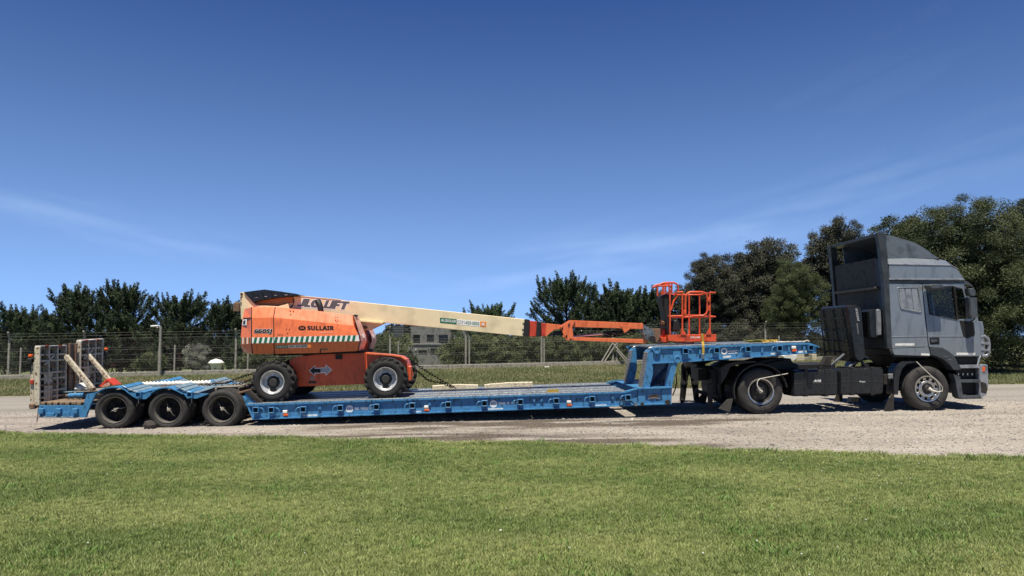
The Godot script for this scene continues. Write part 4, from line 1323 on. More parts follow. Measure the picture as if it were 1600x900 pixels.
	for a in [["ALQUILER", 689.3, 712.3, M.white_print, bold, 1.6, 6.6], ["0291", 714.8, 725.6, M.print_grey, plainfont, 1.4, 6.8], ["-450-0800", 726.0, 749.0, M.green, bold, 1.4, 6.8]]:
		var s6 := mb()
		var p0 := V(a[1], by.call(a[1]) + a[6], -1.1968)
		letter(s6, a[0], a[4], p0, V(a[2], by.call(a[2]) + a[6], -1.1968) - p0, V(a[1], by.call(a[1]) + a[5], -1.1968) - p0, 0.001)
		obj("lettering", s6, a[3], boom)
	obj("sun_symbol", starburst(V(754.9, by.call(754.9) + 4.1, -1.193), 0.045), M.white_print, boom)
	for p in [[818.0, 505.0], [817.0, 514.6], [817.5, 521.0]]:
		obj("boom_bolt", box(V(p[0], p[1], -1.195), Vector3(0.045, 0.02, 0.02), Basis(), 0.005), M.rubber, boom)
	# --- nested sections and jib
	obj("wear_collar", plate([821, 498.6, 827.8, 499.5, 826.2, 526.2, 818.0, 525.8], -1.17, -1.65, 0.006), M.black, t)
	obj("inner_boom", plate([827.6, 501, 839.5, 502.2, 838, 525.8, 826, 525.6], -1.23, -1.59, 0.012), M.red, t)
	obj("wear_collar", plate([839, 502.6, 845.7, 503.4, 844.2, 526.2, 837.4, 526.0], -1.19, -1.63, 0.006), M.black, t)
	obj("fly_boom", plate([845.6, 504.6, 853.5, 505.3, 852.5, 525.6, 844.3, 525.6], -1.26, -1.56, 0.010), M.red, t)
	obj("fly_nose", plate([853.5, 505.2, 875, 507.6, 880, 510.4, 876, 513.6, 866, 515.2, 853.4, 525.6, 852.2, 525.4], -1.255, -1.56, 0.010), M.orange, t)
	obj("nose_link", plate([866, 517, 880, 516, 884, 524, 862, 524], -1.3, -1.5, 0.01), M.black, t)
	for z in [-1.22, -1.54]:
		var k := obj("jib_knuckle", plate([875.2, 510.2, 891.5, 500.2, 899.0, 500.6, 894.0, 510.5, 896.0, 526.0, 894.0, 531.8, 888.5, 532.2, 882.2, 527.0], -1.22, -1.27, 0.006), M.orange, t)
		k.position.z += z + 1.22
		for p in [[889.0, 507.0], [878.6, 512.8], [885.0, 525.2], [891.5, 530.5]]:
			obj("knuckle_pin", box(V(p[0], p[1], -1.215), Vector3(0.035, 0.06, 0.03), Basis(Vector3(0, 0, 1), -0.5), 0.01), M.rubber, k)
	obj("jib_arm", plate([893, 500.4, 1004.8, 505.2, 1005.6, 514.2, 893.8, 510.6], -1.275, -1.53, 0.010), M.orange, t)
	obj("jib_gusset", plate([969.5, 508.2, 985.0, 509.0, 984.2, 514.6, 976.0, 520.2], -1.262, -1.29, 0.004), M.orange, t)
	obj("jib_arm", plate([893.0, 526.8, 1010.0, 530.2, 1012.4, 534.4, 1010.0, 536.8, 893.0, 531.8], -1.275, -1.53, 0.010), M.orange, t)
	obj("jib_rod", tubes([V(896, 526.2, -1.4), V(945, 521.6, -1.4)], [0.022, 0.034], 10), M.chrome, t)
	obj("jib_cylinder", tubes([V(944, 521.6, -1.4), V(972, 518.9, -1.4)], 0.055, 12), M.black, t)
	rng.seed = 400
	for i in 7:                                             # hoses wound about the cylinder
		var hp := []
		var ph := rng.randf() * TAU
		for k in 14:
			var f := k / 13.0
			var c := V(942, 521.9, -1.4).lerp(V(992, 517.5, -1.4), f)
			hp.append(c + Vector3(0, cos(ph + f * 7.0) * 0.065 - 0.02, sin(ph + f * 7.0) * 0.085))
		obj("hydraulic_hose", tubes(hp, 0.013, 5), M.rubber, t)
	for z in [-1.2, -1.56]:
		var g := obj("jib_end_plate", plate([1005.4, 507.2, 1013, 511.0, 1022.0, 516.4, 1022.0, 527.0, 1014.5, 533.0, 1010.0, 530.2, 1005.0, 519.4], -1.2, -1.24, 0.006), M.steel, t)
		g.position.z += z + 1.2
		obj("end_pin", box(V(1008, 514, -1.195), Vector3(0.03, 0.05, 0.03), Basis(), 0.01), M.rubber, g)
		obj("end_pin", box(V(1009, 524, -1.195), Vector3(0.05, 0.03, 0.03), Basis(), 0.01), M.rubber, g)
	obj("platform_rotator", plate([1016, 513.5, 1032, 513.5, 1033, 530, 1024, 536, 1016, 531], -1.25, -1.52, 0.02), M.rusty, t)
	obj("rotator_drum", tubes([V(1019, 530, -1.1), V(1019, 530, -1.68)], 0.085, 14), M.black, t)
	# --- work platform
	var zf := -0.95
	var zb := -1.85
	var tray := obj("platform_tray", plate([1042.7, 523.4, 1119.3, 522.2, 1119.3, 533.8, 1058, 533.8, 1044.5, 532.6], zf, zb, 0.012), M.cage, t)
	obj("platform_floor", plate([1044, 524.8, 1118, 523.8, 1118, 525.4, 1044, 526.4], zf - 0.05, zb + 0.05), M.steel, tray)
	obj("tray_skid", plate([1056, 534.6, 1085, 534.4, 1085, 536.6, 1056, 537.0], zf - 0.1, zf - 0.25, 0.006), M.red, tray)
	obj("side_guard", plate([1034.0, 513.6, 1040.5, 513.2, 1040.0, 522.0, 1042.5, 533.5, 1041.5, 537.2, 1036.0, 534.0, 1033.0, 527.0], -1.3, -1.36, 0.008), M.red, t)
	obj("platform_bracket", plate([1032, 527, 1046, 527, 1046, 535, 1034, 535], -1.1, -1.7, 0.02), M.cage, t)
	var lx := func(px: float, py: float, z: float) -> Vector3:      # a point over the near edge of the tray, carried back to z
		var v := V(px, py, zf - 0.02)
		v.z = z
		return v
	var tb := 0.021
	var zfar := zb + 0.03
	var rails := mb()
	for z in [zf - 0.02, zfar]:
		for px in ([1046.8, 1066.2, 1109.2] if z > zfar + 0.1 else [1046.8, 1092.0, 1109.2]):
			tube(rails, [lx.call(px, 524, z), lx.call(px, 457.0 if px > 1050 else 452.0, z)], tb, 8)
	for z in [lerpf(zf, zb, 0.5)]:
		for px in [1046.8]:
			tube(rails, [lx.call(px, 524, z), lx.call(px, 457.5, z)], tb, 8)
	for py in [457.5, 494.0]:                             # top and middle rails round the other three sides
		tube(rails, [lx.call(1109.2, py, zf - 0.02), lx.call(1109.2, py, zfar), lx.call(1046.8, py, zfar), lx.call(1046.8, py, zf - 0.02)], tb, 8)
	tube(rails, [lx.call(1046.8, 494.2, zf - 0.02), lx.call(1070.0, 493.4, zf - 0.02)], tb, 8)
	tube(rails, [lx.call(1057.0, 457.0, zf - 0.02), lx.call(1067.0, 456.0, zf - 0.02)], tb, 8)
	for py in [457.2, 494.6]:
		tube(rails, [lx.call(1109.2, py, zf - 0.02), lx.call(1118.4, py + 0.2, zf - 0.02)], [tb * 1.4, tb * 0.7], 8)
	obj("guard_rail", rails, M.cage, t)
	var gate := []
	for p in [[1070.0, 493.0], [1070.2, 478.0], [1071.0, 463.0], [1073.5, 458.6], [1077.5, 456.6], [1096.0, 456.4], [1101.0, 458.2], [1103.8, 462.0], [1104.6, 485.0], [1103.0, 490.0], [1098.5, 493.4], [1088.0, 493.6]]:
		gate.append(lx.call(p[0], p[1], zf + 0.02))
	obj("gate_frame", tubes(gate, 0.026, 8, true), M.cage, t)
	obj("gate_hinge", box(lx.call(1106.8, 468.5, zf), Vector3(0.06, 0.11, 0.04), Basis(), 0.01), M.cage, t)
	obj("gate_hinge", box(lx.call(1106.8, 482.0, zf), Vector3(0.06, 0.11, 0.04), Basis(), 0.01), M.cage, t)
	obj("gate_latch", box(lx.call(1069.6, 488.0, zf + 0.02), Vector3(0.07, 0.12, 0.04), Basis(), 0.012), M.cage, t)
	obj("post_gusset", plate([1067.2, 513.5, 1073.0, 523.2, 1064.0, 523.2, 1065.0, 513.5], zf + 0.02, zf - 0.03, 0.004), M.cage, t)
	obj("post_gusset", plate([1108.5, 513.5, 1110.5, 513.5, 1111.5, 522.8, 1103.5, 522.8], zf + 0.02, zf - 0.03, 0.004), M.cage, t)
	# hoop over the control box
	var hoop := mb()
	var zc0 := -1.05
	var zc1 := -1.68
	var hh := []
	for p in [[1030.2, 446.6], [1034.0, 443.2], [1038.5, 441.4], [1054.0, 441.4], [1058.5, 443.2], [1060.8, 447.0], [1061.2, 455.0]]:
		hh.append(lx.call(p[0], p[1], zc0))
	tube(hoop, hh, 0.023, 8)
	var h2 := []
	for q in hh: h2.append(Vector3(q.x, q.y, zc1))
	tube(hoop, h2, 0.023, 8)
	tube(hoop, [hh[0], h2[0]], 0.023, 8)
	tube(hoop, [lx.call(1030.2, 446.6, zc0), lx.call(1048, 446.4, zc0)], 0.02, 8)
	for px in [1038.2, 1046.8, 1051.0]:
		tube(hoop, [lx.call(px, 441.8, zc0), lx.call(px, 460.0, zc0)], 0.02, 8)
		tube(hoop, [lx.call(px, 441.8, zc1), lx.call(px, 460.0, zc1)], 0.02, 8)
	tube(hoop, [lx.call(1055, 457, zc0), lx.call(1060.0, 462, zc0), lx.call(1054, 470.0, zc0), lx.call(1050.0, 484.0, zc0)], 0.022, 8)
	obj("control_hoop", hoop, M.cage, t)
	var col := mb()
	prism(col, P2([1032, 463, 1040, 459.5, 1052, 460.5, 1054, 463, 1050, 470, 1048.5, 486, 1049.0, 522, 1042.5, 522, 1040.0, 500, 1037.8, 486, 1033.5, 471], -1.12), -1.12, -1.62, 0.04)
	obj("control_console", col, M.black, t)
	obj("tool_pouch", box(V(1054, 509, -1.3), Vector3(0.17, 0.28, 0.3), Basis(), 0.03), M.black, t)
	obj("pouch_flap", box(V(1035, 505, -1.35), Vector3(0.12, 0.12, 0.3), Basis(), 0.03), mat(Color(0.35, 0.24, 0.14), 0.8), t)
	var lo := mb()
	letter(lo, "SULLAIR", bold, V(1079.0, 528.4, zf + 0.005), Vector3(0.235, 0, 0), Vector3(0, 0.042, 0))
	obj("lettering", lo, M.white_print, tray)
	# --- chassis
	var zb0 := -0.62
	obj("chassis", plate([451.8, 562.5, 464, 557.4, 498, 553.0, 571.0, 551.2, 571.0, 600.0, 466.0, 604.2, 456.0, 596.0], zb0, mir(zb0), 0.015), M.orange_deep, t)
	obj("front_fender", plate([571.2, 551.8, 612.0, 554.8, 627.0, 557.4, 634.0, 562.0, 637.5, 571.0, 642.0, 588.0, 640.5, 594.0, 636.0, 590.0, 571.2, 599.8], zb0 + 0.02, -1.3, 0.02), M.orange_deep, t)
	obj("fender_cap", plate([571.2, 550.6, 613.0, 553.8, 627.0, 556.2, 634.8, 561.2, 634.0, 563.4, 626.0, 558.6, 612.0, 556.2, 571.2, 553.2], zb0 + 0.16, zb0 - 0.1, 0.006), M.orange, t)
	obj("turntable_lock", box(V(529.5, 557.5, zb0 + 0.01), Vector3(0.15, 0.11, 0.06), Basis(), 0.01), M.black, t)
	obj("tie_plate", box(V(641.0, 583, zb0 - 0.1), Vector3(0.07, 0.34, 0.3), Basis(), 0.02), M.orange_deep, t)
	var ar := mb()
	prism(ar, P2([484.0, 579.2, 491.5, 572.2, 491.5, 576.0, 501.0, 576.0, 501.0, 582.4, 491.5, 582.4, 491.5, 586.2], zb0), zb0 + 0.004, zb0 - 0.01)
	var arrow := obj("direction_arrow", ar, M.print_dark, t)
	var ar2 := mb()
	prism(ar2, P2([517.4, 577.8, 509.5, 571.0, 509.5, 575.0, 501.2, 575.0, 501.2, 581.6, 509.5, 581.6, 509.5, 585.2], zb0), zb0 + 0.004, zb0 - 0.01)
	obj("arrow_half", ar2, mat(Color(0.62, 0.63, 0.66), 0.5), arrow)
	var ar3 := mb()
	prism(ar3, P2([482.6, 579.2, 492.4, 570.2, 492.4, 575.0, 508.6, 574.0, 508.6, 569.2, 519.0, 577.8, 508.6, 587.0, 508.6, 582.8, 492.4, 583.6, 492.4, 588.0], zb0), zb0 + 0.0015, zb0 - 0.01)
	obj("arrow_outline", ar3, M.white_print, arrow)
	for p in [[488.0, 591.0, 0.08, 0.07, 0], [491.0, 597.2, 0.10, 0.06, 1], [484.8, 597.0, 0.07, 0.06, 1]]:
		obj("chassis_sticker", box(V(p[0], p[1], zb0), Vector3(p[2], p[3], 0.006), Basis(), 0.001), mat(Color(0.56, 0.54, 0.52), 0.6) if p[4] == 0 else mat(Color(0.22, 0.19, 0.18), 0.6), t)
	# wheels: outer faces nearly at the edge of the deck
	for w in [[425.4, 597.6, -0.15, 0.2], [602.0, 592.4, -0.15, -0.4]]:
		var q := V(w[0], w[1], w[2])
		lift_wheel(t, q, false, w[3] * 0.0)
		lift_wheel(t, Vector3(q.x, q.y, mir(q.z)), true, 0.9)
		obj("axle", box(Vector3(q.x, q.y, LC), Vector3(0.26, 0.24, 1.7), Basis(), 0.03), M.grime, t)

func starburst(c: Vector3, r: float) -> SurfaceTool:
	var st := mb()
	for i in 4:
		var b := Basis(Vector3(0, 0, 1), PI * i / 4.0)
		bx(st, c + Vector3(0, 0, 0.0006 * i), Vector3(r * 2.0, r * 0.26, 0.003), b, 0.0005)
	return st


# ---------------------------------------------------------------- the tractor unit
const TC := -1.42

func tm(z: float) -> float:
	return 2.0 * TC - z

func truck() -> void:
	var base := V(1320, 644, TC)
	base.z = TC
	var t := thing("tractor_truck", "grey tractor truck with a high roof fairing coupled to the blue trailer", "truck", base)
	var zc := -0.17
	var th := 0.05
	for far in [false, true]:
		var flip := func(st_args: Array, z0: float, z1: float, ch: float) -> SurfaceTool:
			var st := mb()
			var p := P2(st_args, zc)
			if far: prism(st, p, tm(z1), tm(z0), ch)
			else: prism(st, p, z0, z1, ch)
			return st
		# sleeper side with its pressed false window
		var sl := obj("sleeper_panel", flip.call([1389.2, 442.6, 1440.2, 443.8, 1450.4, 541.8, 1393.5, 544.2], zc, zc - th, 0.008), M.grey_cab, t)
		if not far:
			obj("false_window_frame", tubes([V(1403.2, 449.5, zc), V(1432.6, 449.2, zc), V(1434.2, 451.0, zc), V(1439.2, 486.6, zc), V(1437.6, 488.0, zc), V(1408.8, 482.4, zc), V(1407.2, 481.0, zc), V(1402.4, 451.0, zc)], 0.018, 6, true), M.grey_cab, sl)
			for i in 3:
				var x0 := 1404.6 + i * 9.8
				obj("false_window_slat", plate([x0, 451.2, x0 + 8.6, 451.0, x0 + 12.6, 483.4 + i * 1.9 + 1.6, x0 + 4.0, 481.8 + i * 1.9], zc + 0.012, zc - 0.01, 0.008), M.grey_light, sl)
		# door: the frame round the two panes, and the lower panel
		var door := sub("door", t)
		obj("door_pillar", flip.call([1441.2, 444.0, 1446.6, 448.6, 1452.4, 491.0, 1446.3, 491.0], zc, zc - th, 0.0), M.grey_cab, door)
		obj("door_header", flip.call([1441.4, 443.8, 1506.4, 442.6, 1503.6, 450.6, 1492.8, 447.6, 1489.0, 447.0, 1446.8, 448.5], zc, zc - th, 0.0), M.grey_cab, door)
		obj("window_divider", flip.call([1489.0, 447.1, 1492.6, 447.7, 1498.4, 498.4, 1496.4, 499.6], zc - 0.002, zc - th, 0.0), M.rubber, door)
		obj("windscreen_pillar", flip.call([1503.8, 450.4, 1506.5, 442.8, 1524.6, 486.0, 1529.5, 503.0, 1523.4, 503.0, 1516.6, 497.6], zc, zc - th, 0.0), M.grey_cab, door)
		obj("door_panel", flip.call([1446.4, 491.2, 1452.4, 491.2, 1496.3, 499.9, 1498.4, 498.6, 1516.6, 498.0, 1523.4, 503.2, 1529.6, 503.2, 1533.5, 543.4, 1532.5, 556.6, 1490.2, 556.6, 1484.0, 550.4, 1472.5, 543.2, 1451.6, 541.8], zc, zc - th, 0.0), M.grey_cab, door)
		obj("window_rubber", tubes([V(1446.8, 449.0, zc), V(1489, 447.4, zc), V(1496.2, 499.6, zc), V(1452.4, 491.0, zc)], 0.014, 5, true) if not far else box(V(1470, 447.6, tm(zc)), Vector3(0.5, 0.02, 0.02)), M.rubber, door)
		obj("window_pane", flip.call([1446.8, 449.0, 1489.0, 447.4, 1496.2, 499.6, 1452.4, 491.0], zc - 0.025, zc - 0.031, 0.0), M.glass, door)
		obj("quarter_pane", flip.call([1492.8, 447.8, 1503.4, 451.0, 1516.6, 497.6, 1498.4, 498.2], zc - 0.025, zc - 0.031, 0.0), M.glass, door)
		if not far:
			obj("door_trim", plate([1499.0, 500.4, 1521.8, 503.2, 1523.6, 520.0, 1522.6, 525.4, 1518.5, 525.8, 1512.0, 529.0, 1505.4, 525.8], zc + 0.006, zc - 0.01, 0.003), M.rubber, door)
			obj("door_handle", plate([1452.4, 527.6, 1467.8, 527.4, 1468.4, 538.0, 1452.8, 538.2], zc + 0.004, zc - 0.01, 0.004), M.rubber, door)
			obj("handle_grip", plate([1454.5, 530.4, 1464.0, 530.2, 1466.0, 533.4, 1458.0, 535.4, 1455.0, 534.2], zc + 0.02, zc, 0.006), M.grey_dark, door)
			obj("crease", tubes([V(1393.2, 526.4, zc - 0.004), V(1448.6, 525.6, zc - 0.004)], 0.012, 6), M.grey_cab, sl)
			obj("crease", tubes([V(1450.4, 525.6, zc - 0.004), V(1505.0, 525.8, zc - 0.004)], 0.012, 6), M.grey_cab, door)
			obj("reflector_tape", plate([1398.8, 536.6, 1428.8, 536.4, 1428.8, 540.0, 1398.8, 540.2], zc + 0.003, zc - 0.002), M.white, sl)
			obj("reflector_tape", plate([1494.8, 551.0, 1523.8, 551.2, 1523.8, 554.8, 1494.8, 554.8], zc + 0.003, zc - 0.002), M.white, door)
			var nm := mb()
			letter(nm, "380", bold, V(1508.5, 536.0, zc + 0.002), Vector3(0.20, 0, 0), Vector3(0, 0.085, 0))
			obj("lettering", nm, M.grey_light, door)
			obj("rear_lower_seam", tubes([V(1440.7, 444.0, zc - 0.01), V(1446.0, 490.0, zc - 0.01), V(1451.0, 542.0, zc - 0.01)], 0.008, 5), M.rubber, door)
		# sill, wheel arch
		obj("sill_panel", flip.call([1393.6, 545.0, 1450.6, 542.8, 1453.4, 551.4, 1453.0, 556.4, 1397.5, 554.6, 1395.4, 551.0], zc + 0.01, zc - 0.12, 0.01), M.grey_cab, t)
		obj("sill_shadow_rail", flip.call([1396, 554.8, 1452, 556.6, 1452, 558.6, 1396, 558.0], zc - 0.02, zc - 0.12, 0.005), M.rubber, t)
		var band := [1451.0, 543.6, 1462.0, 542.6, 1472.5, 543.8, 1481.0, 548.6, 1488.6, 554.4, 1493.0, 561.0, 1495.8, 568.4, 1501.0, 577.6, 1489.0, 578.4, 1483.0, 570.4, 1473.0, 561.8, 1463.0, 557.0, 1453.5, 554.6]
		obj("wheel_arch", flip.call(band, zc + 0.035, zc - 0.25, 0.015), M.grey_deep, t)
		if not far:
			obj("reflector_tape", plate([1439.2, 552.2, 1452.4, 552.4, 1452.4, 555.6, 1439.2, 555.2], zc + 0.014, zc), M.white, t)
			for p in [[1477.0, 557.0], [1484.0, 562.0]]:
				obj("arch_badge", box(V(p[0], p[1], zc + 0.036), Vector3(0.09, 0.012, 0.006), Basis(Vector3(0, 0, 1), -0.1), 0.002), M.steel, t)
		# rear mudguard of the front wheel
		obj("front_mudguard", flip.call([1411.5, 564.4, 1433.0, 564.2, 1433.5, 566.6, 1418.0, 569.0, 1410.5, 577.0, 1406.5, 590.0, 1404.6, 617.0, 1396.8, 617.0, 1397.2, 594.0, 1400.0, 578.0, 1405.0, 568.0], zc - 0.02, zc - 0.34, 0.015), M.black_plastic, t)
		obj("mud_flap", flip.call([1394.0, 617.0, 1398.0, 617.0, 1397.5, 642.0, 1381.5, 642.5, 1387.0, 628.0], zc - 0.02, zc - 0.04, 0.004), M.grime, t)
		# side extender behind the cab
		obj("side_extender", flip.call([1369.0, 364.6, 1371.5, 363.2, 1380.0, 364.6, 1383.4, 367.0, 1388.8, 439.0, 1393.4, 544.8, 1385.4, 544.8, 1379.0, 441.0, 1373.0, 386.0], zc + 0.03, zc - 0.10, 0.018), M.grey_deep, t)
		# steps and the corner of the bumper
		obj("step_panel", flip.call([1497.0, 558.0, 1531.5, 558.0, 1531.5, 571.0, 1500.0, 571.0], zc - 0.10, zc - 0.16, 0.004), M.rubber, t)
		obj("step_frame", flip.call([1488.6, 584.0, 1499.5, 589.0, 1504.0, 619.0, 1531.5, 617.5, 1532.0, 623.0, 1500.5, 623.6, 1496.0, 620.0, 1491.5, 594.0], zc + 0.03, zc - 0.2, 0.012), M.grey_dark, t)
		obj("step_tread", flip.call([1500.0, 593.2, 1531.0, 593.0, 1531.0, 597.6, 1500.6, 597.8], zc + 0.01, zc - 0.25, 0.008), M.grey_dark, t)
		obj("step_bar", flip.call([1498.0, 570.4, 1530.0, 570.0, 1530.5, 575.0, 1500.0, 575.4], zc + 0.02, zc - 0.1, 0.008), M.grey_light, t)
		obj("step_back", flip.call([1500.0, 575.5, 1532.0, 575.2, 1532.0, 617.0, 1504.5, 618.5], zc - 0.16, zc - 0.22, 0.004), M.rubber, t)
		for i in 4:
			var px: float = 1502.5 + i * 7.2
			obj("lower_bolt", flip.call([px, 583.5, px + 1.6, 583.5, px + 1.9, 586.8, px - 0.3, 586.8], zc - 0.13, zc - 0.18, 0.003), M.alu, t)
		obj("grab_bar", tubes([V(1526.0, 575.0, zc + 0.0), V(1531.0, 558.0, zc + 0.0), V(1532.5, 557.0, zc + 0.0)], 0.018, 6) if not far else tubes([V(1526.0, 575.0, tm(zc)), V(1531.0, 558.0, tm(zc))], 0.018, 6), M.grey_light, t)
		obj("bumper_corner", flip.call([1531.4, 569.6, 1541.5, 569.2, 1544.6, 571.0, 1545.4, 600.0, 1543.0, 616.0, 1537.5, 618.4, 1537.2, 623.4, 1531.4, 623.2], zc - 0.01, zc - 0.42, 0.03), M.grey_light, t)
		if not far:
			obj("indicator", plate([1535.0, 573.5, 1539.6, 573.5, 1539.2, 580.0, 1535.6, 581.0], zc + 0.0, zc - 0.03, 0.006), M.amber, t)
			obj("bumper_scuff", plate([1532.2, 596.0, 1541.0, 599.0, 1543.4, 608.0, 1541.0, 615.0, 1533.0, 613.0], zc - 0.006, zc - 0.02, 0.002), M.grime, t)
		# corner deflector and its slatted guard
		obj("corner_deflector", flip.call([1528.0, 501.8, 1536.8, 502.4, 1538.8, 511.0, 1540.0, 556.6, 1533.4, 556.6, 1533.2, 543.4], zc - 0.02, zc - 0.30, 0.03), M.grey_cab, t)
		var guard := mb()
		var z0: float = zc + 0.0 if not far else tm(zc)
		var dz: float = -0.05 if not far else 0.05
		for k in 2:
			tube(guard, [V(1534.0, 526.5, zc), V(1540.0, 525.4, zc), V(1545.5, 529.4, zc), V(1547.0, 538.0, zc), V(1547.0, 551.0, zc), V(1543.5, 556.0, zc), V(1536.0, 556.0, zc)].map(func(v): return Vector3(v.x, v.y, z0 + dz * (1 + k * 4))), 0.042, 8)
		obj("guard_frame", guard, M.grey_light, t)
		for py in [536.4, 546.8]:
			var g := V(1540.0, py, zc)
			obj("guard_slat", box(Vector3(g.x, g.y, z0 + dz * 2.5), Vector3(0.19, 0.05, 0.24), Basis(Vector3(0, 0, 1), -0.15), 0.006), M.grey_light, t)
	# --- shell of the cab
	var zi0 := zc - th - 0.005
	var zi1 := tm(zi0)
	obj("cab_roof", plate([1389, 438.5, 1508, 438.5, 1507, 443.0, 1389, 443.0], zc + 0.0, tm(zc), 0.01), M.grey_dark, t)
	obj("cab_floor", plate([1394, 546, 1530, 552, 1530, 558, 1396, 556], zi0 - 0.1, zi1 + 0.1, 0.01), M.rubber, t)
	obj("engine_tunnel", plate([1400, 557, 1528, 558, 1528, 600, 1486, 600, 1480, 575, 1416, 575], zi0 - 0.5, zi1 + 0.5, 0.02), M.rubber, t)
	obj("wheel_box", plate([1416, 560, 1498, 560, 1496, 577, 1480, 566, 1450, 560, 1425, 567], zi0 - 0.35, zi0 - 0.5, 0.01), M.rubber, t)
	var rw := obj("cab_rear_wall", plate([1374.5, 402, 1380.0, 402, 1392, 545, 1386.5, 545], zc - 0.12, tm(zc - 0.12), 0.02), M.grey_inner, t)
	for zz in [-0.6, -1.05, -1.5, -1.95, -2.35]:
		obj("wall_rib", plate([1371.8, 412, 1375.0, 412, 1387.0, 540, 1383.8, 540], zz, zz - 0.10, 0.012), M.grey_inner, rw)
	obj("corner_pillar", plate([1374.0, 406, 1380.5, 406, 1392.0, 545, 1385.0, 545], zc - 0.11, zc - 0.30, 0.015), M.navy_dark, rw)
	var em := mb()
	lathe(em, [Vector2(0.09, 0.0), Vector2(0.11, 0.01), Vector2(0.13, 0.0)], 18, Transform3D(Basis(Vector3.UP, -PI / 2), V(1371.2, 436, -1.0)))
	obj("pressed_emblem", em, M.grey_inner, rw)
	obj("wall_shelf", plate([1366, 448, 1379, 447, 1379, 451, 1366, 452], zc - 0.25, tm(zc - 0.25), 0.02), M.grey_inner, rw)
	obj("front_panel", plate([1524, 500, 1531, 502, 1535, 556, 1530, 572, 1526, 572], zc - 0.30, tm(zc - 0.30), 0.03), M.grey_cab, t)
	obj("bumper", plate([1534, 569.6, 1544, 570, 1545.4, 600, 1542, 618, 1534, 620], zc - 0.43, tm(zc - 0.43), 0.03), M.grey_light, t)
	obj("dashboard", plate([1492, 497, 1520, 499, 1524, 520, 1500, 520], zi0, zi1, 0.02), M.rubber, t)
	obj("windscreen", plate([1506.0, 444.0, 1507.0, 444.0, 1526.4, 500.5, 1525.2, 500.5], zi0 - 0.02, zi1 + 0.02), M.glass, t)
	for z in [-0.55, -2.25]:
		var seat := sub("seat", t)
		var s := V(1462, 508, -0.55)
		obj("cushion", box(Vector3(s.x + 0.05, s.y, z), Vector3(0.5, 0.16, 0.5), Basis(), 0.04), M.black_plastic, seat)
		obj("backrest", box(Vector3(s.x - 0.22, s.y + 0.40, z), Vector3(0.16, 0.70, 0.46), Basis(Vector3(0, 0, 1), 0.12), 0.05), M.black_plastic, seat)
		obj("headrest", box(Vector3(s.x - 0.28, s.y + 0.80, z), Vector3(0.11, 0.18, 0.28), Basis(Vector3(0, 0, 1), 0.12), 0.04), M.black_plastic, seat)
	var sw := V(1488, 497, -0.55)
	obj("steering_wheel", tubes(range(18).map(func(i): return sw + Basis(Vector3(0, 0, 1), 0.6) * Vector3(0, sin(TAU * i / 18.0) * 0.0, 0) + Basis(Vector3(0, 0, 1), 0.5) * Vector3(cos(TAU * i / 18.0) * 0.23, 0, sin(TAU * i / 18.0) * 0.23)), 0.018, 6, true), M.rubber, t)
	# --- high roof and the deflector on it
	var hr := mb()
	prism(hr, P2([1388.0, 412.4, 1485.6, 414.4, 1495.0, 419.6, 1503.0, 430.5, 1507.4, 437.6, 1389.4, 436.8], zc), zc + 0.01, tm(zc + 0.01), 0.02)
	var lowr := [V(1387.8, 412.4, zc), V(1420, 413.1, zc), V(1460, 413.9, zc), V(1485.6, 414.4, zc), V(1495.0, 419.6, zc)]
	var upr := [V(1387.0, 403.4, zc - 0.22), V(1420, 402.6, zc - 0.22), V(1458, 403.2, zc - 0.24), V(1478.0, 407.4, zc - 0.28), V(1493.5, 418.6, zc - 0.36)]
	var lf := lowr.map(func(v): return Vector3(v.x, v.y, tm(v.z)))
	var uf := upr.map(func(v): return Vector3(v.x, v.y, tm(v.z)))
	skin(hr, [lowr, upr], Vector3(0, 0.5, 1))
	skin(hr, [upr, uf], Vector3.UP)
	skin(hr, [uf, lf], Vector3(0, 0.5, -1))
	skin(hr, [[lowr[0], lf[0]], [upr[0], uf[0]]], Vector3.LEFT)
	skin(hr, [[lowr[4], lf[4]], [upr[4], uf[4]]], Vector3.RIGHT)
	var roof := obj("high_roof", hr, M.grey_cab, t)
	obj("roof_ridge", tubes([V(1388, 412.6, zc + 0.008), V(1440, 413.6, zc + 0.008), V(1485.6, 414.6, zc + 0.006), V(1495.0, 419.8, zc)], 0.016, 6), M.grey_light, roof)
	obj("roof_lip", plate([1389.2, 434.4, 1505.5, 435.0, 1508.0, 438.0, 1389.4, 437.4], zc + 0.03, zc - 0.05, 0.01), M.grey_light, roof)
	for far in [false, true]:
		var z0 := zc - 0.20
		var d := [1382.5, 366.8, 1394.0, 368.2, 1406.0, 371.4, 1418.0, 375.0, 1430.0, 379.4, 1441.0, 385.4, 1451.0, 392.0, 1460.0, 398.6, 1467.8, 404.2, 1387.2, 403.6]
		obj("deflector_side", plate(d, z0, z0 - 0.04, 0.008) if not far else _far_plate(d, z0, 0.04), M.grey_mid, t)
	var arcpts := [1382.5, 366.8, 1394.0, 368.2, 1406.0, 371.4, 1418.0, 375.0, 1430.0, 379.4, 1441.0, 385.4, 1451.0, 392.0, 1460.0, 398.6, 1467.8, 404.2]
	var top := []
	var und := []
	for k in 7:
		var z := lerpf(zc - 0.20, tm(zc - 0.20), k / 6.0)
		var crown: float = 0.05 * (1.0 - pow(absf(k / 3.0 - 1.0), 3.0))
		var row := []
		var row2 := []
		for i in range(0, arcpts.size(), 2):
			var v := V(arcpts[i], arcpts[i + 1], zc - 0.20)
			row.append(Vector3(v.x, v.y + crown, z))
			row2.append(Vector3(v.x, v.y + crown - 0.03, z))
		top.append(row); und.append(row2)
	var dt := mb()
	skin(dt, top, Vector3.UP, true)
	skin(dt, und, Vector3.DOWN, true)
	obj("deflector_top", dt, M.grey_mid, t)
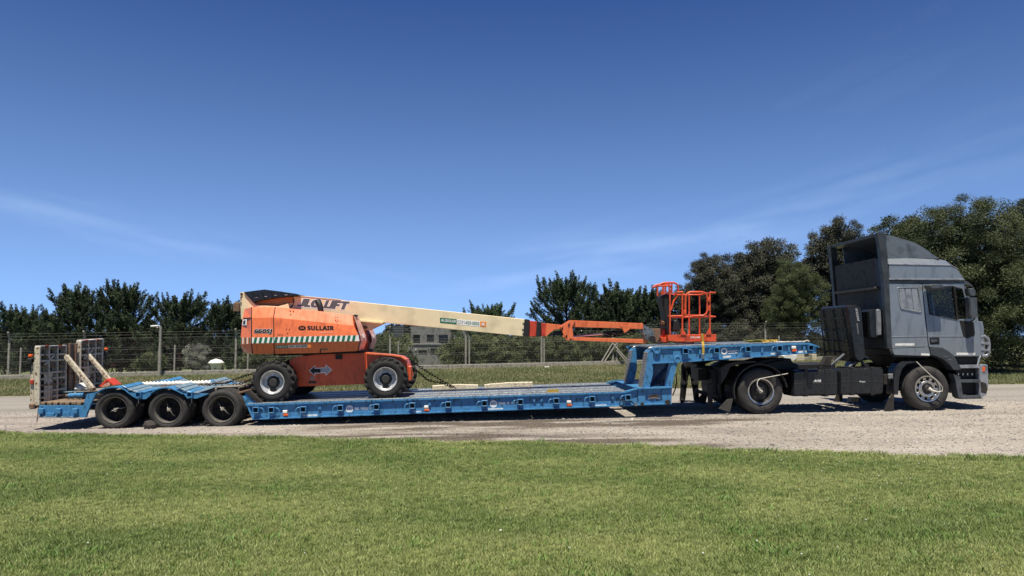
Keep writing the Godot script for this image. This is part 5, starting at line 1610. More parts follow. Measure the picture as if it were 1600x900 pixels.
	obj("rear_hoop", plate([1369.0, 364.6, 1383.0, 366.4, 1383.6, 370.5, 1370.0, 369.0], zc - 0.10, tm(zc - 0.10), 0.012), M.grey_dark, t)
	# sun visor, mirrors
	obj("sun_visor", plate([1506, 438.4, 1513, 439.8, 1519.5, 446.0, 1517.0, 447.4, 1507.0, 443.4], zc - 0.05, tm(zc - 0.05), 0.01), M.grey_dark, t)
	var mr := sub("mirror", t)
	obj("mirror_arm", tubes([V(1507, 446, zc), V(1515, 445.2, zc + 0.12), V(1518, 447.0, zc + 0.18), V(1522, 452, zc + 0.2)], 0.016, 6), M.rubber, mr)
	obj("mirror_arm", tubes([V(1508, 505, zc), V(1517, 502.5, zc + 0.12), V(1522, 499, zc + 0.16), V(1523.5, 496, zc + 0.18)], 0.016, 6), M.rubber, mr)
	obj("mirror_housing", plate([1515.5, 464.4, 1526.0, 464.8, 1528.0, 468.0, 1528.6, 494.0, 1526.0, 497.4, 1518.5, 496.6, 1516.4, 492.0], zc + 0.26, zc + 0.06, 0.035), M.grey_dark, mr)
	obj("wide_mirror_housing", plate([1513.6, 450.4, 1522.0, 450.0, 1525.6, 454.0, 1525.4, 461.0, 1522.0, 463.4, 1516.0, 462.0, 1514.2, 457.0], zc + 0.26, zc + 0.08, 0.035), M.grey_dark, mr)
	obj("kerb_mirror", plate([1452.0, 446.0, 1456.0, 443.6, 1473.0, 444.0, 1477.4, 449.4, 1474.0, 450.4, 1456.0, 451.4], zc + 0.30, zc + 0.04, 0.03), M.grey_dark, mr)
	var mf := sub("mirror", t)
	obj("mirror_housing", _far_plate([1515.5, 464.4, 1526.0, 464.8, 1528.6, 494.0, 1526.0, 497.4, 1518.5, 496.6], zc + 0.26, 0.2), M.grey_dark, mf)
	obj("mirror_arm", tubes([V(1510, 480, tm(zc)), V(1520, 480, tm(zc + 0.18))], 0.02, 6), M.rubber, mf)
	# --- air intake, hydraulic tank behind the cab
	obj("air_intake", plate([1356.6, 487.0, 1359.0, 483.8, 1369.0, 482.4, 1376.0, 483.2, 1377.8, 486.0, 1378.2, 527.0, 1372.0, 529.6, 1359.0, 527.5], zc - 0.22, zc - 0.62, 0.05), M.black_plastic, t)
	obj("intake_cover", plate([1369.6, 485.0, 1373.0, 482.8, 1376.6, 484.0, 1377.8, 487.0, 1378.0, 523.5, 1370.6, 524.2], zc - 0.18, zc - 0.3, 0.03), M.grey_light, t)
	var tank := mb()
	var zt := -0.34
	prism(tank, P2([1322.5, 479.0, 1326.0, 476.4, 1340.0, 476.2, 1346.5, 480.0, 1348.6, 486.0, 1354.6, 558.0, 1351.0, 563.0, 1345.0, 566.6, 1338.0, 564.5, 1334.0, 558.0], zt), zt, zt - 1.42, 0.085)
	var tk := obj("oil_tank", tank, M.black_plastic, t)
	for zz in [-0.62, -1.1, -1.62]:
		obj("tank_strap", tubes([V(1321.0, 482.0, -0.34), V(1330.0, 556.0, -0.34)].map(func(v): return Vector3(v.x - 0.015, v.y, zz)), 0.022, 6), M.black, tk)
	for py in [497.0, 515.0, 533.0, 551.0]:
		var v := V(1321.6 + (py - 479.0) * 0.135, py, -0.34)
		obj("tank_rib", box(Vector3(v.x, v.y, -1.1), Vector3(0.035, 0.03, 1.2), Basis(), 0.008), M.black, tk)
	var tx := mb()
	letter(tx, "MXXDM", bold, V(1336.2, 482.0, zt + 0.002), V(1339.6, 501.0, zt) - V(1336.2, 482.0, zt), Vector3(0.05, -0.006, 0) * 1.05)
	obj("lettering", tx, mat(Color(0.66, 0.66, 0.66), 0.7), tk)
	obj("tank_label", plate([1338.0, 505.0, 1340.4, 504.8, 1342.0, 522.0, 1340.4, 522.2], zt + 0.002, zt - 0.002), mat(Color(0.36, 0.36, 0.36), 0.7), tk)
	for a in [[1326.0, 574.0, 1342.0, 561.0], [1296.0, 572.0, 1319.0, 553.5], [1352.0, 574.0, 1346.0, 564.0]]:
		var p0 := V(a[0], a[1], -0.5); var p1 := V(a[2], a[3], -0.5)
		obj("tank_bracket", box((p0 + p1) * 0.5, Vector3((p1 - p0).length(), 0.05, 0.08), Basis(Vector3(0, 0, 1), atan2(p1.y - p0.y, p1.x - p0.x)), 0.008), M.grey_dark, t)
	obj("valve_mount", plate([1285.0, 570.0, 1292.0, 557.0, 1301.0, 557.0, 1298.0, 572.0], -0.45, -0.65, 0.015), M.grime, t)
	# --- fuel tanks
	for a in [[1238.4, 1310.6, 578.4, 619.0], [1311.6, 1382.0, 575.4, 617.2]]:
		var f := mb()
		var zt2 := -0.18
		prism(f, P2([a[0], a[2] + 4.0, a[0] + 3.0, a[2] + 0.6, a[1] - 3.0, a[2] - 1.4, a[1], a[2] + 2.0, a[1], a[3] - 4.0, a[1] - 3.0, a[3] - 0.8, a[0] + 3.0, a[3] + 0.6, a[0], a[3] - 3.0], zt2), zt2, zt2 - 0.68, 0.075)
		var fo := obj("fuel_tank", f, M.black_plastic, t)
		var w: float = a[1] - a[0]
		for k in [0.30, 0.74]:
			var px: float = a[0] + w * k
			obj("tank_strap", plate([px - 2.6, a[2] - 1.2, px + 2.6, a[2] - 1.4, px + 2.6, a[3] + 0.6, px - 2.6, a[3] + 0.8], zt2 + 0.012, zt2 - 0.70, 0.012), M.black, fo)
		var cp := V(a[0] + w * 0.60, a[2] - 1.0, zt2 - 0.12)
		obj("filler_cap", tubes([cp, cp + Vector3(0, 0.075, 0.0)], 0.055, 12), M.black, fo)
		obj("tank_seam", box((V(a[0] + 2, lerpf(a[2], a[3], 0.52), zt2) + V(a[1] - 2, lerpf(a[2], a[3], 0.50), zt2)) * 0.5 + Vector3(0, 0, 0.0), Vector3(w / 68.0 - 0.05, 0.010, 0.012), Basis(), 0.004), M.black, fo)
	var tl := mb()
	letter(tl, "AHB", bold, V(1271.5, 597.0, -0.175), Vector3(0.165, 0, 0), Vector3(0.012, 0.055, 0))
	letter(tl, "Bepo", bold, V(1343.0, 598.0, -0.175), Vector3(0.13, -0.005, 0), Vector3(0.006, 0.045, 0))
	obj("lettering", tl, M.white_print, t)
	obj("battery_box", plate([1381.0, 585.0, 1396.0, 584.0, 1396.0, 600.0, 1381.0, 601.0], -0.3, -0.7, 0.02), M.grime, t)
	obj("drain_valve", box(V(1391, 588, -0.26), Vector3(0.12, 0.13, 0.08), Basis(), 0.02), M.steel, t)
	# --- chassis, fifth wheel, mudguards
	for z in [-1.02, -1.75]:
		obj("chassis_rail", plate([1092, 577, 1500, 572, 1500, 587, 1092, 594], z, z - 0.07, 0.01), M.grime, t)
	obj("gearbox", plate([1396, 578, 1480, 576, 1480, 612, 1420, 612, 1396, 600], -1.15, -1.70, 0.05), M.rubber, t)
	obj("prop_shaft", tubes([V(1200, 606, -1.42), V(1400, 602, -1.42)], 0.06, 10), M.grime, t)
	obj("fifth_wheel", plate([1180, 565.5, 1200, 560.5, 1222, 560.0, 1246, 569.0, 1236, 575.0, 1180, 576.0], -0.95, -1.9, 0.03), M.black, t)
	obj("rear_cross_member", plate([1112.0, 578.0, 1126.0, 574.0, 1126.0, 600.0, 1114.0, 600.0], -0.55, -2.1, 0.02), M.black, t)
	for a in [[1116.0, 600.0, 620.0], [1124.0, 600.0, 622.0]]:
		obj("lamp_bracket", box(V(a[0], (a[1] + a[2]) * 0.5, -0.7), Vector3(0.06, 0.36, 0.12), Basis(Vector3(0, 0, 1), 0.05), 0.015), M.black, t)
	obj("tow_bar", plate([1112.0, 614.0, 1124.0, 618.0, 1124.0, 624.0, 1111.0, 619.0], -0.6, -2.0, 0.02), M.grime, t)
	obj("tail_plate", plate([1105.0, 599.0, 1115.0, 599.0, 1113.0, 640.0, 1107.0, 640.0], -0.62, -0.66, 0.006), M.black, t)
	obj("air_coupling", tubes([V(1112, 626, -0.5), V(1116, 625.0, -0.45), V(1117.5, 629.0, -0.45)], 0.014, 6), M.rubber, t)
	obj("frame_end", plate([1236, 560, 1240, 570, 1306, 568, 1306, 576, 1180, 578, 1180, 572], -0.85, -2.0, 0.02), M.black, t)
	for z in [-0.16, -2.04]:
		var wc := V(1188.8, 611.7, -0.16)
		var r0 := 0.60
		var g := mb()
		var poly := PackedVector2Array()
		for i in 15:
			var an := deg_to_rad(lerpf(8.0, 196.0, i / 14.0))
			poly.append(Vector2(wc.x + cos(an) * (r0 + 0.035), wc.y + sin(an) * (r0 + 0.035)))
		for i in 15:
			var an := deg_to_rad(lerpf(196.0, 8.0, i / 14.0))
			poly.append(Vector2(wc.x + cos(an) * r0, wc.y + sin(an) * r0))
		prism(g, poly, z, z - 0.64, 0.008)
		obj("rear_mudguard", g, M.black, t)
		var fl := mb()
		prism(fl, P2([1137.0, 624.0, 1146.0, 623.0, 1141.0, 644.6, 1123.6, 638.6], -0.16), z - 0.02, z - 0.05, 0.004)
		obj("mud_flap", fl, M.grey_inner if z > -1.0 else M.black, t)
		var fm := mb()
		prism(fm, P2([1121.0, 574.0, 1132.0, 567.5, 1150.0, 563.8, 1176.0, 563.4, 1176.0, 566.0, 1150.0, 568.0, 1136.0, 573.0, 1130.0, 588.0, 1122.0, 600.0], -0.4), z - 0.02, z - 0.6, 0.01)
		obj("spray_guard", fm, M.black, t)
	# --- wheels
	var wr := V(1189.0, 611.6, -0.16)
	var wf := V(1449.5, 607.4, -0.16)
	truck_wheel(t, wr, false, false, 0.3)
	truck_wheel(t, Vector3(wr.x, wr.y, tm(wr.z)), true, false, 0.9)
	truck_wheel(t, wf, false, true, 0.2)
	truck_wheel(t, Vector3(wf.x, wf.y, tm(wf.z)), true, true, 0.7)
	for w in [wr, wf]:
		obj("axle_beam", tubes([Vector3(w.x, w.y, -0.5), Vector3(w.x, w.y, -2.3)], 0.09, 10), M.grime, t)
	obj("tyre_inflator", tubes([V(1231.0, 583.6, -0.12), V(1218.0, 586.0, -0.08), V(1196.0, 590.2, -0.06), V(1187.0, 592.0, -0.05), V(1183.6, 596.0, -0.04), V(1183.0, 602.0, -0.04), V(1186.4, 609.0, -0.06), V(1189.0, 612.0, -0.10)], [0.009, 0.009, 0.009, 0.009, 0.010, 0.012, 0.026, 0.046], 8), M.hose, t)
	obj("tyre_inflator", tubes([V(1432.0, 565.2, -0.12), V(1442.0, 575.0, -0.06), V(1456.0, 588.0, -0.04), V(1468.0, 598.6, -0.03), V(1473.0, 606.0, -0.03), V(1472.5, 611.0, -0.03), V(1466.0, 612.4, -0.04), V(1458.0, 611.0, -0.05), V(1451.0, 606.6, -0.10)], [0.009, 0.009, 0.009, 0.009, 0.009, 0.010, 0.013, 0.026, 0.044], 8), M.hose, t)
	obj("parking_stand", plate([1331, 621, 1344, 621, 1346, 628.5, 1328, 628.5], -1.6, -1.8, 0.01), M.black, t)

func _far_plate(a: Array, z0: float, th: float) -> SurfaceTool:
	var st := mb()
	prism(st, P2(a, z0), tm(z0) + th, tm(z0), 0.008)
	return st


# ---------------------------------------------------------------- loose things on and round the vehicles
func chain(label: String, pts: Array, sag := 0.0, m: Material = null) -> void:
	var total := 0.0
	for i in pts.size() - 1: total += (pts[i + 1] - pts[i]).length()
	var c := Curve3D.new()
	for p in pts: c.add_point(p)
	var st := mb()
	var n := int(total / 0.075)
	for i in n:
		var a := c.sample_baked(c.get_baked_length() * i / n)
		var b := c.sample_baked(c.get_baked_length() * (i + 1.0) / n)
		var f0 := float(i) / n
		var f1 := float(i + 1) / n
		a.y -= sag * 4.0 * f0 * (1.0 - f0)
		b.y -= sag * 4.0 * f1 * (1.0 - f1)
		var x := (b - a).normalized()
		var up := Vector3.UP if absf(x.y) < 0.9 else Vector3.RIGHT
		var z := x.cross(up).normalized()
		if i % 2 == 1: z = z.cross(x).normalized()
		var y := z.cross(x)
		var loop := []
		for k in 8:
			var an := TAU * (k + 0.5) / 8.0
			loop.append((a + b) * 0.5 + x * cos(an) * 0.054 + y * sin(an) * 0.024)
		tube(st, loop, 0.0095, 5, true)
	var at: Vector3 = pts[0]
	var o := thing("tie_chain", label, "chain", at, "chains that tie the boom lift down")
	obj("links", st, m if m else M.chain, o)

func props() -> void:
	# chains that tie the lift down
	chain("steel tie chain drawn tight from the boom lift down to the middle of the deck", [V(639, 562, -1.9), V(712, 606.5, -2.3)], 0.02)
	chain("second tie chain sagging below the tight one beyond the lift's wheel", [V(637, 570, -1.0), V(655, 580, -1.6), V(668, 592, -1.9), V(690, 597, -2.0), V(706, 605, -2.2)], 0.03)
	chain("tie chain slanting from the lift's rear axle to the trailer arches, uppermost of the bundle", [V(404, 581, -1.6), V(376, 588.5, -1.8), V(352, 598.5, -1.9), V(300, 603.0, -1.7)], 0.01)
	chain("tie chain in the bundle behind the lift, slack and heaped on the arch boards", [V(406, 586, -1.2), V(380, 596.5, -1.5), V(352, 602.0, -1.5), V(330, 602.6, -1.4), V(318, 604.0, -1.3)], 0.03)
	chain("tie chain hanging lowest under the bundle behind the lift's tyre", [V(408, 592, -1.0), V(388, 602.0, -1.3), V(366, 604.6, -1.4), V(344, 605.0, -1.3)], 0.02)
	chain("rust brown tie chain laid along the trailer beyond the bundle", [V(402, 590, -2.0), V(370, 595.5, -2.2), V(336, 597.8, -2.2), V(318, 598.2, -2.1)], 0.01, M.rusty)
	# pale sling lying along the spine of the trailer
	var sl := mb()
	rng.seed = 500
	var sp := []
	var rr := []
	for i in 46:
		var f := i / 45.0
		sp.append(V(lerpf(222, 330, f), lerpf(600.5, 598.0, f) + 0.35 * sin(i * 1.9), -1.9))
		rr.append(0.055 + 0.02 * sin(i * 2.6))
	tube(sl, sp, rr, 8)
	var so := thing("lifting_sling", "dusty white lifting sling laid along the spine over the trailer wheels", "sling", sp[0])
	obj("webbing", sl, M.white, so)
	# timber on the deck
	for a in [[676.0, 610.4, 747.0, 608.9, -2.45, "pale weathered timber with a curved top, lying on the deck beside the chain"], [757.0, 608.7, 832.0, 604.6, -2.55, "pale weathered timber tilted up at one end, in line after the curved one"]]:
		var p0 := V(a[0], a[1], a[4]); var p1 := V(a[2], a[3], a[4])
		var o := thing("timber_baulk", a[5], "timber", p0, "pale timbers lying on the deck")
		var st := mb()
		var n := 8
		rng.seed = 510 + int(a[0])
		var rows := []
		for i in n + 1:
			var c := p0.lerp(p1, float(i) / n) + Vector3(0, 0.075 + 0.02 * sin(PI * i / n), 0)
			var h := 0.055 * rng.randf_range(0.9, 1.08)
			var w := 0.09
			rows.append([c + Vector3(0, -h, w), c + Vector3(0, h * 0.8, w), c + Vector3(0, h, w * 0.7), c + Vector3(0, h, -w * 0.7), c + Vector3(0, h * 0.8, -w), c + Vector3(0, -h, -w)])
		for i in n:
			for k in 6:
				var l := (k + 1) % 6
				quad(st, rows[i][k], rows[i][l], rows[i + 1][l], rows[i + 1][k], (rows[i][k] + rows[i][l]) * 0.5 - (p0.lerp(p1, float(i) / n)) + Vector3(0, -0.075, 0))
		fan(st, rows[0], p0 - p1)
		fan(st, rows[n], p1 - p0)
		obj("beam", st, M.pale_wood, o)
	var bo := thing("steel_bar", "rusty brown steel bar lying at the far edge of the deck", "bar", V(893, 605.0, -2.9))
	obj("bar", box(V(917, 602.8, -2.85), Vector3(0.72, 0.07, 0.10), Basis(Vector3(0, 0, 1), 0.02), 0.012), M.rusty, bo)
	for p in [[939.0, 602.4, 0.28, "short black block standing beside the rusty bar at the deck's far edge"], [977.0, 602.3, 0.24, "short black block at the foot of the gooseneck"]]:
		var o := thing("rubber_block", p[3], "block", V(p[0], p[1], -2.85), "black blocks on the deck")
		obj("block", box(V(p[0], p[1] - 1.0, -2.82), Vector3(p[2], 0.07, 0.14), Basis(Vector3(0, 0, 1), 0.02), 0.012), M.black, o)
	var yo := thing("ratchet_strap_roll", "yellow strap rolled up on the near edge of the deck", "strap roll", V(864, 615, -0.35))
	for k in 3:
		obj("roll", tubes([V(859.0 + k * 5.0, 612.6, -0.28), V(859.4 + k * 5.0, 612.6, -0.45)], 0.065, 12), M.yellow, yo)
	var ro := thing("crumpled_rag", "small grey rag crumpled on the deck beside the yellow strap roll", "rag", V(843, 616, -0.35))
	var rs := mb()
	rng.seed = 520
	for i in 7:
		bx(rs, V(840.0 + i * 1.4, 616.2 - rng.randf() * 1.2, -0.32 - rng.randf() * 0.15), Vector3(0.09, 0.03, 0.10), Basis(Vector3(rng.randf(), rng.randf(), rng.randf()).normalized(), rng.randf() * 2.0), 0.01)
	obj("folds", rs, M.grime, ro)
	var cr := thing("rusty_plank", "rusty brown plank lying across the deck corner behind the lift's wheel", "plank", V(385, 610, -0.6))
	obj("plank", box(V(386, 611.0, -0.7), Vector3(0.28, 0.05, 0.7), Basis(Vector3(0, 0, 1), 0.25), 0.01), M.rusty, cr)
	var wo := thing("wheel_chock", "dark stone wedged against the middle trailer wheel", "stone", V(234, 671.5, 0.18))
	wo.rotation.y += 0.3
	var wst := mb()
	rng.seed = 530
	var wr := []
	for j in 5:
		var ring := []
		for i in 9:
			var a := TAU * i / 9.0
			var r: float = [0.02, 0.125, 0.145, 0.10, 0.01][j] * rng.randf_range(0.82, 1.12)
			ring.append(Vector3(cos(a) * r, [0.0, 0.01, 0.10, 0.165, 0.185][j] * rng.randf_range(0.9, 1.1), sin(a) * r * 0.8))
		wr.append(ring)
	for j in 4:
		for i in 9:
			var k := (i + 1) % 9
			quad(wst, wr[j][i], wr[j][k], wr[j + 1][k], wr[j + 1][i], wr[j][i] + wr[j + 1][i] - Vector3(0, 0.12, 0))
	var wm := obj("rock", wst, M.stone, wo)
	wm.position = Vector3.ZERO
	wo.position = RIG0 + rig * V(234, 671.8, 0.14)
	wo.position.y = gy(wo.position.x, wo.position.z) - 0.012
	# tail: sack and red wedge
	var sa := thing("white_sack", "dusty white sack lying at the foot of the upright ramps", "sack", V(129, 612, -1.3))
	var ss := mb()
	var srow := []
	for j in 7:
		var ring := []
		var v := j / 6.0
		for i in 14:
			var a := TAU * i / 14.0
			var r := sqrt(maxf(0.0, 1.0 - pow(v * 2.0 - 1.0, 2.0) * 0.96)) * (1.0 + 0.08 * sin(i * 3.1 + j))
			ring.append(V(129, 606.0, -1.3) + Vector3((v - 0.5) * 0.32, sin(a) * r * 0.12, cos(a) * r * 0.22))
		srow.append(ring)
	for j in 6:
		for i in 14:
			var k := (i + 1) % 14
			quad(ss, srow[j][i], srow[j][k], srow[j + 1][k], srow[j + 1][i], (srow[j][i] + srow[j + 1][k]) * 0.5 - V(129, 606.0, -1.3))
	obj("bag", ss, M.white, sa)
	var rd := thing("red_wheel_wedge", "red steel wedge standing open beside the ramp arm", "wedge", V(168, 602, -1.6))
	obj("plate", plate([154.0, 604.0, 166.0, 591.8, 169.0, 592.4, 179.0, 601.6, 175.5, 602.4, 167.0, 595.4, 158.0, 605.0], -1.5, -1.85, 0.01), M.red, rd)
	obj("face", plate([158.0, 604.6, 165.5, 598.6, 169.5, 597.8, 171.0, 601.6, 166.0, 604.6], -1.48, -1.52, 0.006), M.orange_faded, rd)
	# yellow strap over the platform tray, down to the gooseneck
	var ys := thing("yellow_ratchet_strap", "yellow ratchet strap over the lift's platform, hooked to the gooseneck", "strap", V(1098, 540, -0.1))
	var strap := mb()
	var sc := [V(1097.0, 522.0, -1.7), V(1097.2, 521.4, -1.0), V(1097.4, 522.0, -0.925), V(1098.2, 533.8, -0.925), V(1098.8, 540.2, 0.03), V(1099.0, 550.0, 0.05), V(1098.2, 556.0, 0.05)]
	for i in sc.size() - 1:
		quad(strap, sc[i] + Vector3(-0.028, 0, 0), sc[i] + Vector3(0.028, 0, 0), sc[i + 1] + Vector3(0.026, 0, 0), sc[i + 1] + Vector3(-0.026, 0, 0), Vector3(0, 0.3, 1))
		quad(strap, sc[i] + Vector3(-0.028, -0.003, -0.004), sc[i] + Vector3(0.028, -0.003, -0.004), sc[i + 1] + Vector3(0.026, 0, -0.004), sc[i + 1] + Vector3(-0.026, 0, -0.004), Vector3(0, -0.3, -1))
	obj("webbing", strap, M.yellow, ys)
	obj("ratchet", box(V(1098.2, 556.5, 0.06), Vector3(0.055, 0.12, 0.05), Basis(), 0.012), M.steel, ys)
	# odds and ends on the gooseneck
	var hp := thing("strap_heap", "heap of tangled yellow and green straps on top of the gooseneck", "strap heap", V(1186, 536, -0.8))
	rng.seed = 540
	for i in 10:
		var pts := []
		var c := V(1174.0 + rng.randf() * 30.0, 535.6 - rng.randf() * 1.6, -0.6 - rng.randf() * 0.4)
		for k in 9:
			pts.append(c + Vector3(cos(k * 0.8 + i) * rng.randf_range(0.08, 0.22), rng.randf_range(-0.01, 0.05), sin(k * 0.8 + i) * 0.14))
		obj("strap_loop", tubes(pts, 0.018, 5), M.yellow if i % 3 else mat(Color(0.36, 0.36, 0.14), 0.8), hp)
	var wh := thing("white_hose", "pale hose lying loosely along the top of the gooseneck", "hose", V(1210, 535, -0.5))
	var hpnt := []
	for i in 24:
		var f := i / 23.0
		hpnt.append(V(lerpf(1204, 1264, f), lerpf(535.2, 533.8, f) - 1.2 * exp(-pow((f - 0.1) / 0.08, 2.0)) - 1.4 * exp(-pow((f - 0.97) / 0.05, 2.0)) + 0.25 * sin(i * 1.7), -0.45 - 0.1 * sin(i * 0.7)))
	obj("pipe", tubes(hpnt, 0.022, 6), M.hose, wh)


# ---------------------------------------------------------------- the person standing behind the gooseneck
func flesh(st: SurfaceTool, bones: Array, cell: float, k: float) -> void:     # smooth union of tapered bones, meshed as surface nets
	var lo := Vector3(1e9, 1e9, 1e9)
	var hi := -lo
	for b in bones:
		var r: float = maxf(b[2], b[3]) + k + cell * 2.0
		for p in [b[0], b[1]]:
			lo = lo.min(p - Vector3.ONE * r); hi = hi.max(p + Vector3.ONE * r)
	var nx := int((hi.x - lo.x) / cell) + 2
	var ny := int((hi.y - lo.y) / cell) + 2
	var nz := int((hi.z - lo.z) / cell) + 2
	var f := PackedFloat32Array()
	f.resize(nx * ny * nz)
	f.fill(1.0)
	for b in bones:
		var a: Vector3 = b[0]
		var ab: Vector3 = b[1] - a
		var l2 := maxf(ab.length_squared(), 1e-8)
		var rm: float = maxf(b[2], b[3]) + k + cell * 2.0
		var p0 := a.min(b[1]) - Vector3.ONE * rm
		var p1 := a.max(b[1]) + Vector3.ONE * rm
		for ix in range(maxi(0, int((p0.x - lo.x) / cell)), mini(nx, int((p1.x - lo.x) / cell) + 2)):
			for iy in range(maxi(0, int((p0.y - lo.y) / cell)), mini(ny, int((p1.y - lo.y) / cell) + 2)):
				for iz in range(maxi(0, int((p0.z - lo.z) / cell)), mini(nz, int((p1.z - lo.z) / cell) + 2)):
					var q := lo + Vector3(ix, iy, iz) * cell
					var t := clampf((q - a).dot(ab) / l2, 0.0, 1.0)
					var d := (q - a - ab * t).length() - lerpf(b[2], b[3], t)
					var id := (ix * ny + iy) * nz + iz
					var o := f[id]
					var h := maxf(k - absf(o - d), 0.0) / k
					f[id] = minf(o, d) - h * h * k * 0.25
	var at := {}
	var dx := ny * nz
	for ix in nx - 1:
		for iy in ny - 1:
			for iz in nz - 1:
				var id := (ix * ny + iy) * nz + iz
				var s := f[id] < 0.0
				var mixed := false
				for c in [1, nz, nz + 1, dx, dx + 1, dx + nz, dx + nz + 1]:
					if (f[id + c] < 0.0) != s:
						mixed = true
						break
				if not mixed: continue
				var sum := Vector3()
				var n := 0
				for e in [[0, 0, 0, 1, 0, 0], [0, 1, 0, 1, 1, 0], [0, 0, 1, 1, 0, 1], [0, 1, 1, 1, 1, 1], [0, 0, 0, 0, 1, 0], [1, 0, 0, 1, 1, 0], [0, 0, 1, 0, 1, 1], [1, 0, 1, 1, 1, 1], [0, 0, 0, 0, 0, 1], [1, 0, 0, 1, 0, 1], [0, 1, 0, 0, 1, 1], [1, 1, 0, 1, 1, 1]]:
					var va := f[id + e[0] * dx + e[1] * nz + e[2]]
					var vb := f[id + e[3] * dx + e[4] * nz + e[5]]
					if (va < 0.0) != (vb < 0.0):
						sum += Vector3(e[0], e[1], e[2]).lerp(Vector3(e[3], e[4], e[5]), va / (va - vb))
						n += 1
				at[id] = lo + (Vector3(ix, iy, iz) + sum / n) * cell
	st.set_smooth_group(1)
	for id in at:
		for ax in [[dx, nz, 1, Vector3.RIGHT], [nz, 1, dx, Vector3.UP], [1, dx, nz, Vector3.BACK]]:
			var n0: bool = f[id] < 0.0
			if n0 == (f[id + ax[0]] < 0.0): continue
			var q := [id, id - ax[1], id - ax[1] - ax[2], id - ax[2]]
			if q.all(func(v): return at.has(v)):
				quad(st, at[q[0]], at[q[1]], at[q[2]], at[q[3]], ax[3] if n0 else -ax[3])
	st.set_smooth_group(-1)

func person() -> void:
	var d := 20.15
	var foot := W(1077.5, 628.5, d)
	foot.y = gy(foot.x, foot.z)
	var o := wthing("person", "person in dark trousers and dark jacket standing behind the gooseneck, legs apart", "person", foot, deg_to_rad(-8.0))
	var bd := mb()
	var bones := []
	for s in [-1.0, 1.0]:
		var hip := Vector3(s * 0.095, 0.93, 0)
		var knee := Vector3(s * 0.145, 0.50, 0.03)
		var ank := Vector3(s * 0.185, 0.09, -0.02)
		bones.append([hip, knee, 0.112, 0.088])
		bones.append([knee, ank, 0.085, 0.078])
		bones.append([ank + Vector3(0, -0.045, -0.03), ank + Vector3(s * 0.035, -0.055, 0.16), 0.045, 0.036])
	bones.append([Vector3(-0.07, 0.96, 0), Vector3(0.07, 0.96, 0), 0.125, 0.125])
	bones.append([Vector3(0, 1.0, 0), Vector3(0, 1.22, 0), 0.145, 0.150])
	bones.append([Vector3(-0.09, 1.32, 0), Vector3(0.09, 1.32, 0), 0.115, 0.115])
	bones.append([Vector3(0, 1.38, 0), Vector3(0, 1.46, 0.0), 0.09, 0.06])
	var hands := []
	for s in [-1.0, 1.0]:
		var sh := Vector3(s * 0.19, 1.37, 0)
		var el := Vector3(s * 0.245, 1.13, -0.03)
		var wrist := Vector3(s * 0.17, 1.24, 0.20) if s < 0 else Vector3(s * 0.14, 1.27, 0.2)
		bones.append([sh, el, 0.062, 0.048])
		bones.append([el, wrist, 0.046, 0.034])
		hands.append([s, wrist, (wrist - el).normalized()])
	flesh(bd, bones, 0.016, 0.05)
	obj("body", bd, M.cloth, o)
	var hd := mb()
	var hc := Vector3(0, 1.60, 0.01)
	flesh(hd, [[Vector3(0, 1.42, 0), Vector3(0, 1.52, 0.0), 0.056, 0.053], [hc + Vector3(0, 0.03, -0.015), hc + Vector3(0, 0.03, 0.02), 0.082, 0.075], [hc + Vector3(0, -0.02, 0.03), hc + Vector3(0, -0.075, 0.045), 0.06, 0.035], [hc + Vector3(0, 0.01, 0.092), hc + Vector3(0, -0.025, 0.108), 0.009, 0.014],
		[hc + Vector3(-0.078, 0.01, 0), hc + Vector3(-0.08, -0.03, 0.0), 0.012, 0.009], [hc + Vector3(0.078, 0.01, 0), hc + Vector3(0.08, -0.03, 0.0), 0.012, 0.009], [hc + Vector3(-0.022, -0.052, 0.078), hc + Vector3(0.022, -0.052, 0.078), 0.008, 0.008]], 0.008, 0.018)
	obj("head", hd, M.skin, o)
	for s in [-1.0, 1.0]:
		var ey := mb()
		lathe(ey, [Vector2(0, 0.006), Vector2(0.007, 0.004), Vector2(0.010, 0.0)], 10, Transform3D(Basis(), hc + Vector3(s * 0.031, 0.012, 0.084)))
		obj("eye", ey, M.rubber, o)
	var hr := mb()
	flesh(hr, [[hc + Vector3(0, 0.062, -0.03), hc + Vector3(0, 0.065, 0.015), 0.078, 0.066], [hc + Vector3(0, 0.02, -0.05), hc + Vector3(0, -0.03, -0.045), 0.06, 0.045]], 0.01, 0.03)
	obj("hair", hr, M.hair, o)
	for h in hands:
		var s: float = h[0]
		var w: Vector3 = h[1]
		var dir: Vector3 = h[2]
		var side := Vector3.RIGHT * s
		var b := [[w, w + dir * 0.08, 0.026, 0.030], [w + dir * 0.05 + side * 0.02, w + dir * 0.085 + side * 0.026, 0.022, 0.018]]
		for i in 4:
			var root := w + dir * 0.085 + side * (0.03 - 0.02 * i)
			var l: float = [0.055, 0.07, 0.075, 0.062][i]
			var mid := root + dir * l * 0.55 + Vector3.DOWN * 0.008
			b.append([root, mid, 0.0095, 0.0088])
			b.append([mid, mid + dir * l * 0.30 + Vector3.DOWN * l * 0.45, 0.0088, 0.0076])
		var th := w + dir * 0.03 - side * 0.026
		b.append([th, th + dir * 0.035 - side * 0.022, 0.013, 0.011])
		b.append([th + dir * 0.035 - side * 0.022, th + dir * 0.065 - side * 0.024, 0.011, 0.009])
		var hs := mb()
		flesh(hs, b, 0.005, 0.008)
		obj("hand", hs, M.skin, o)


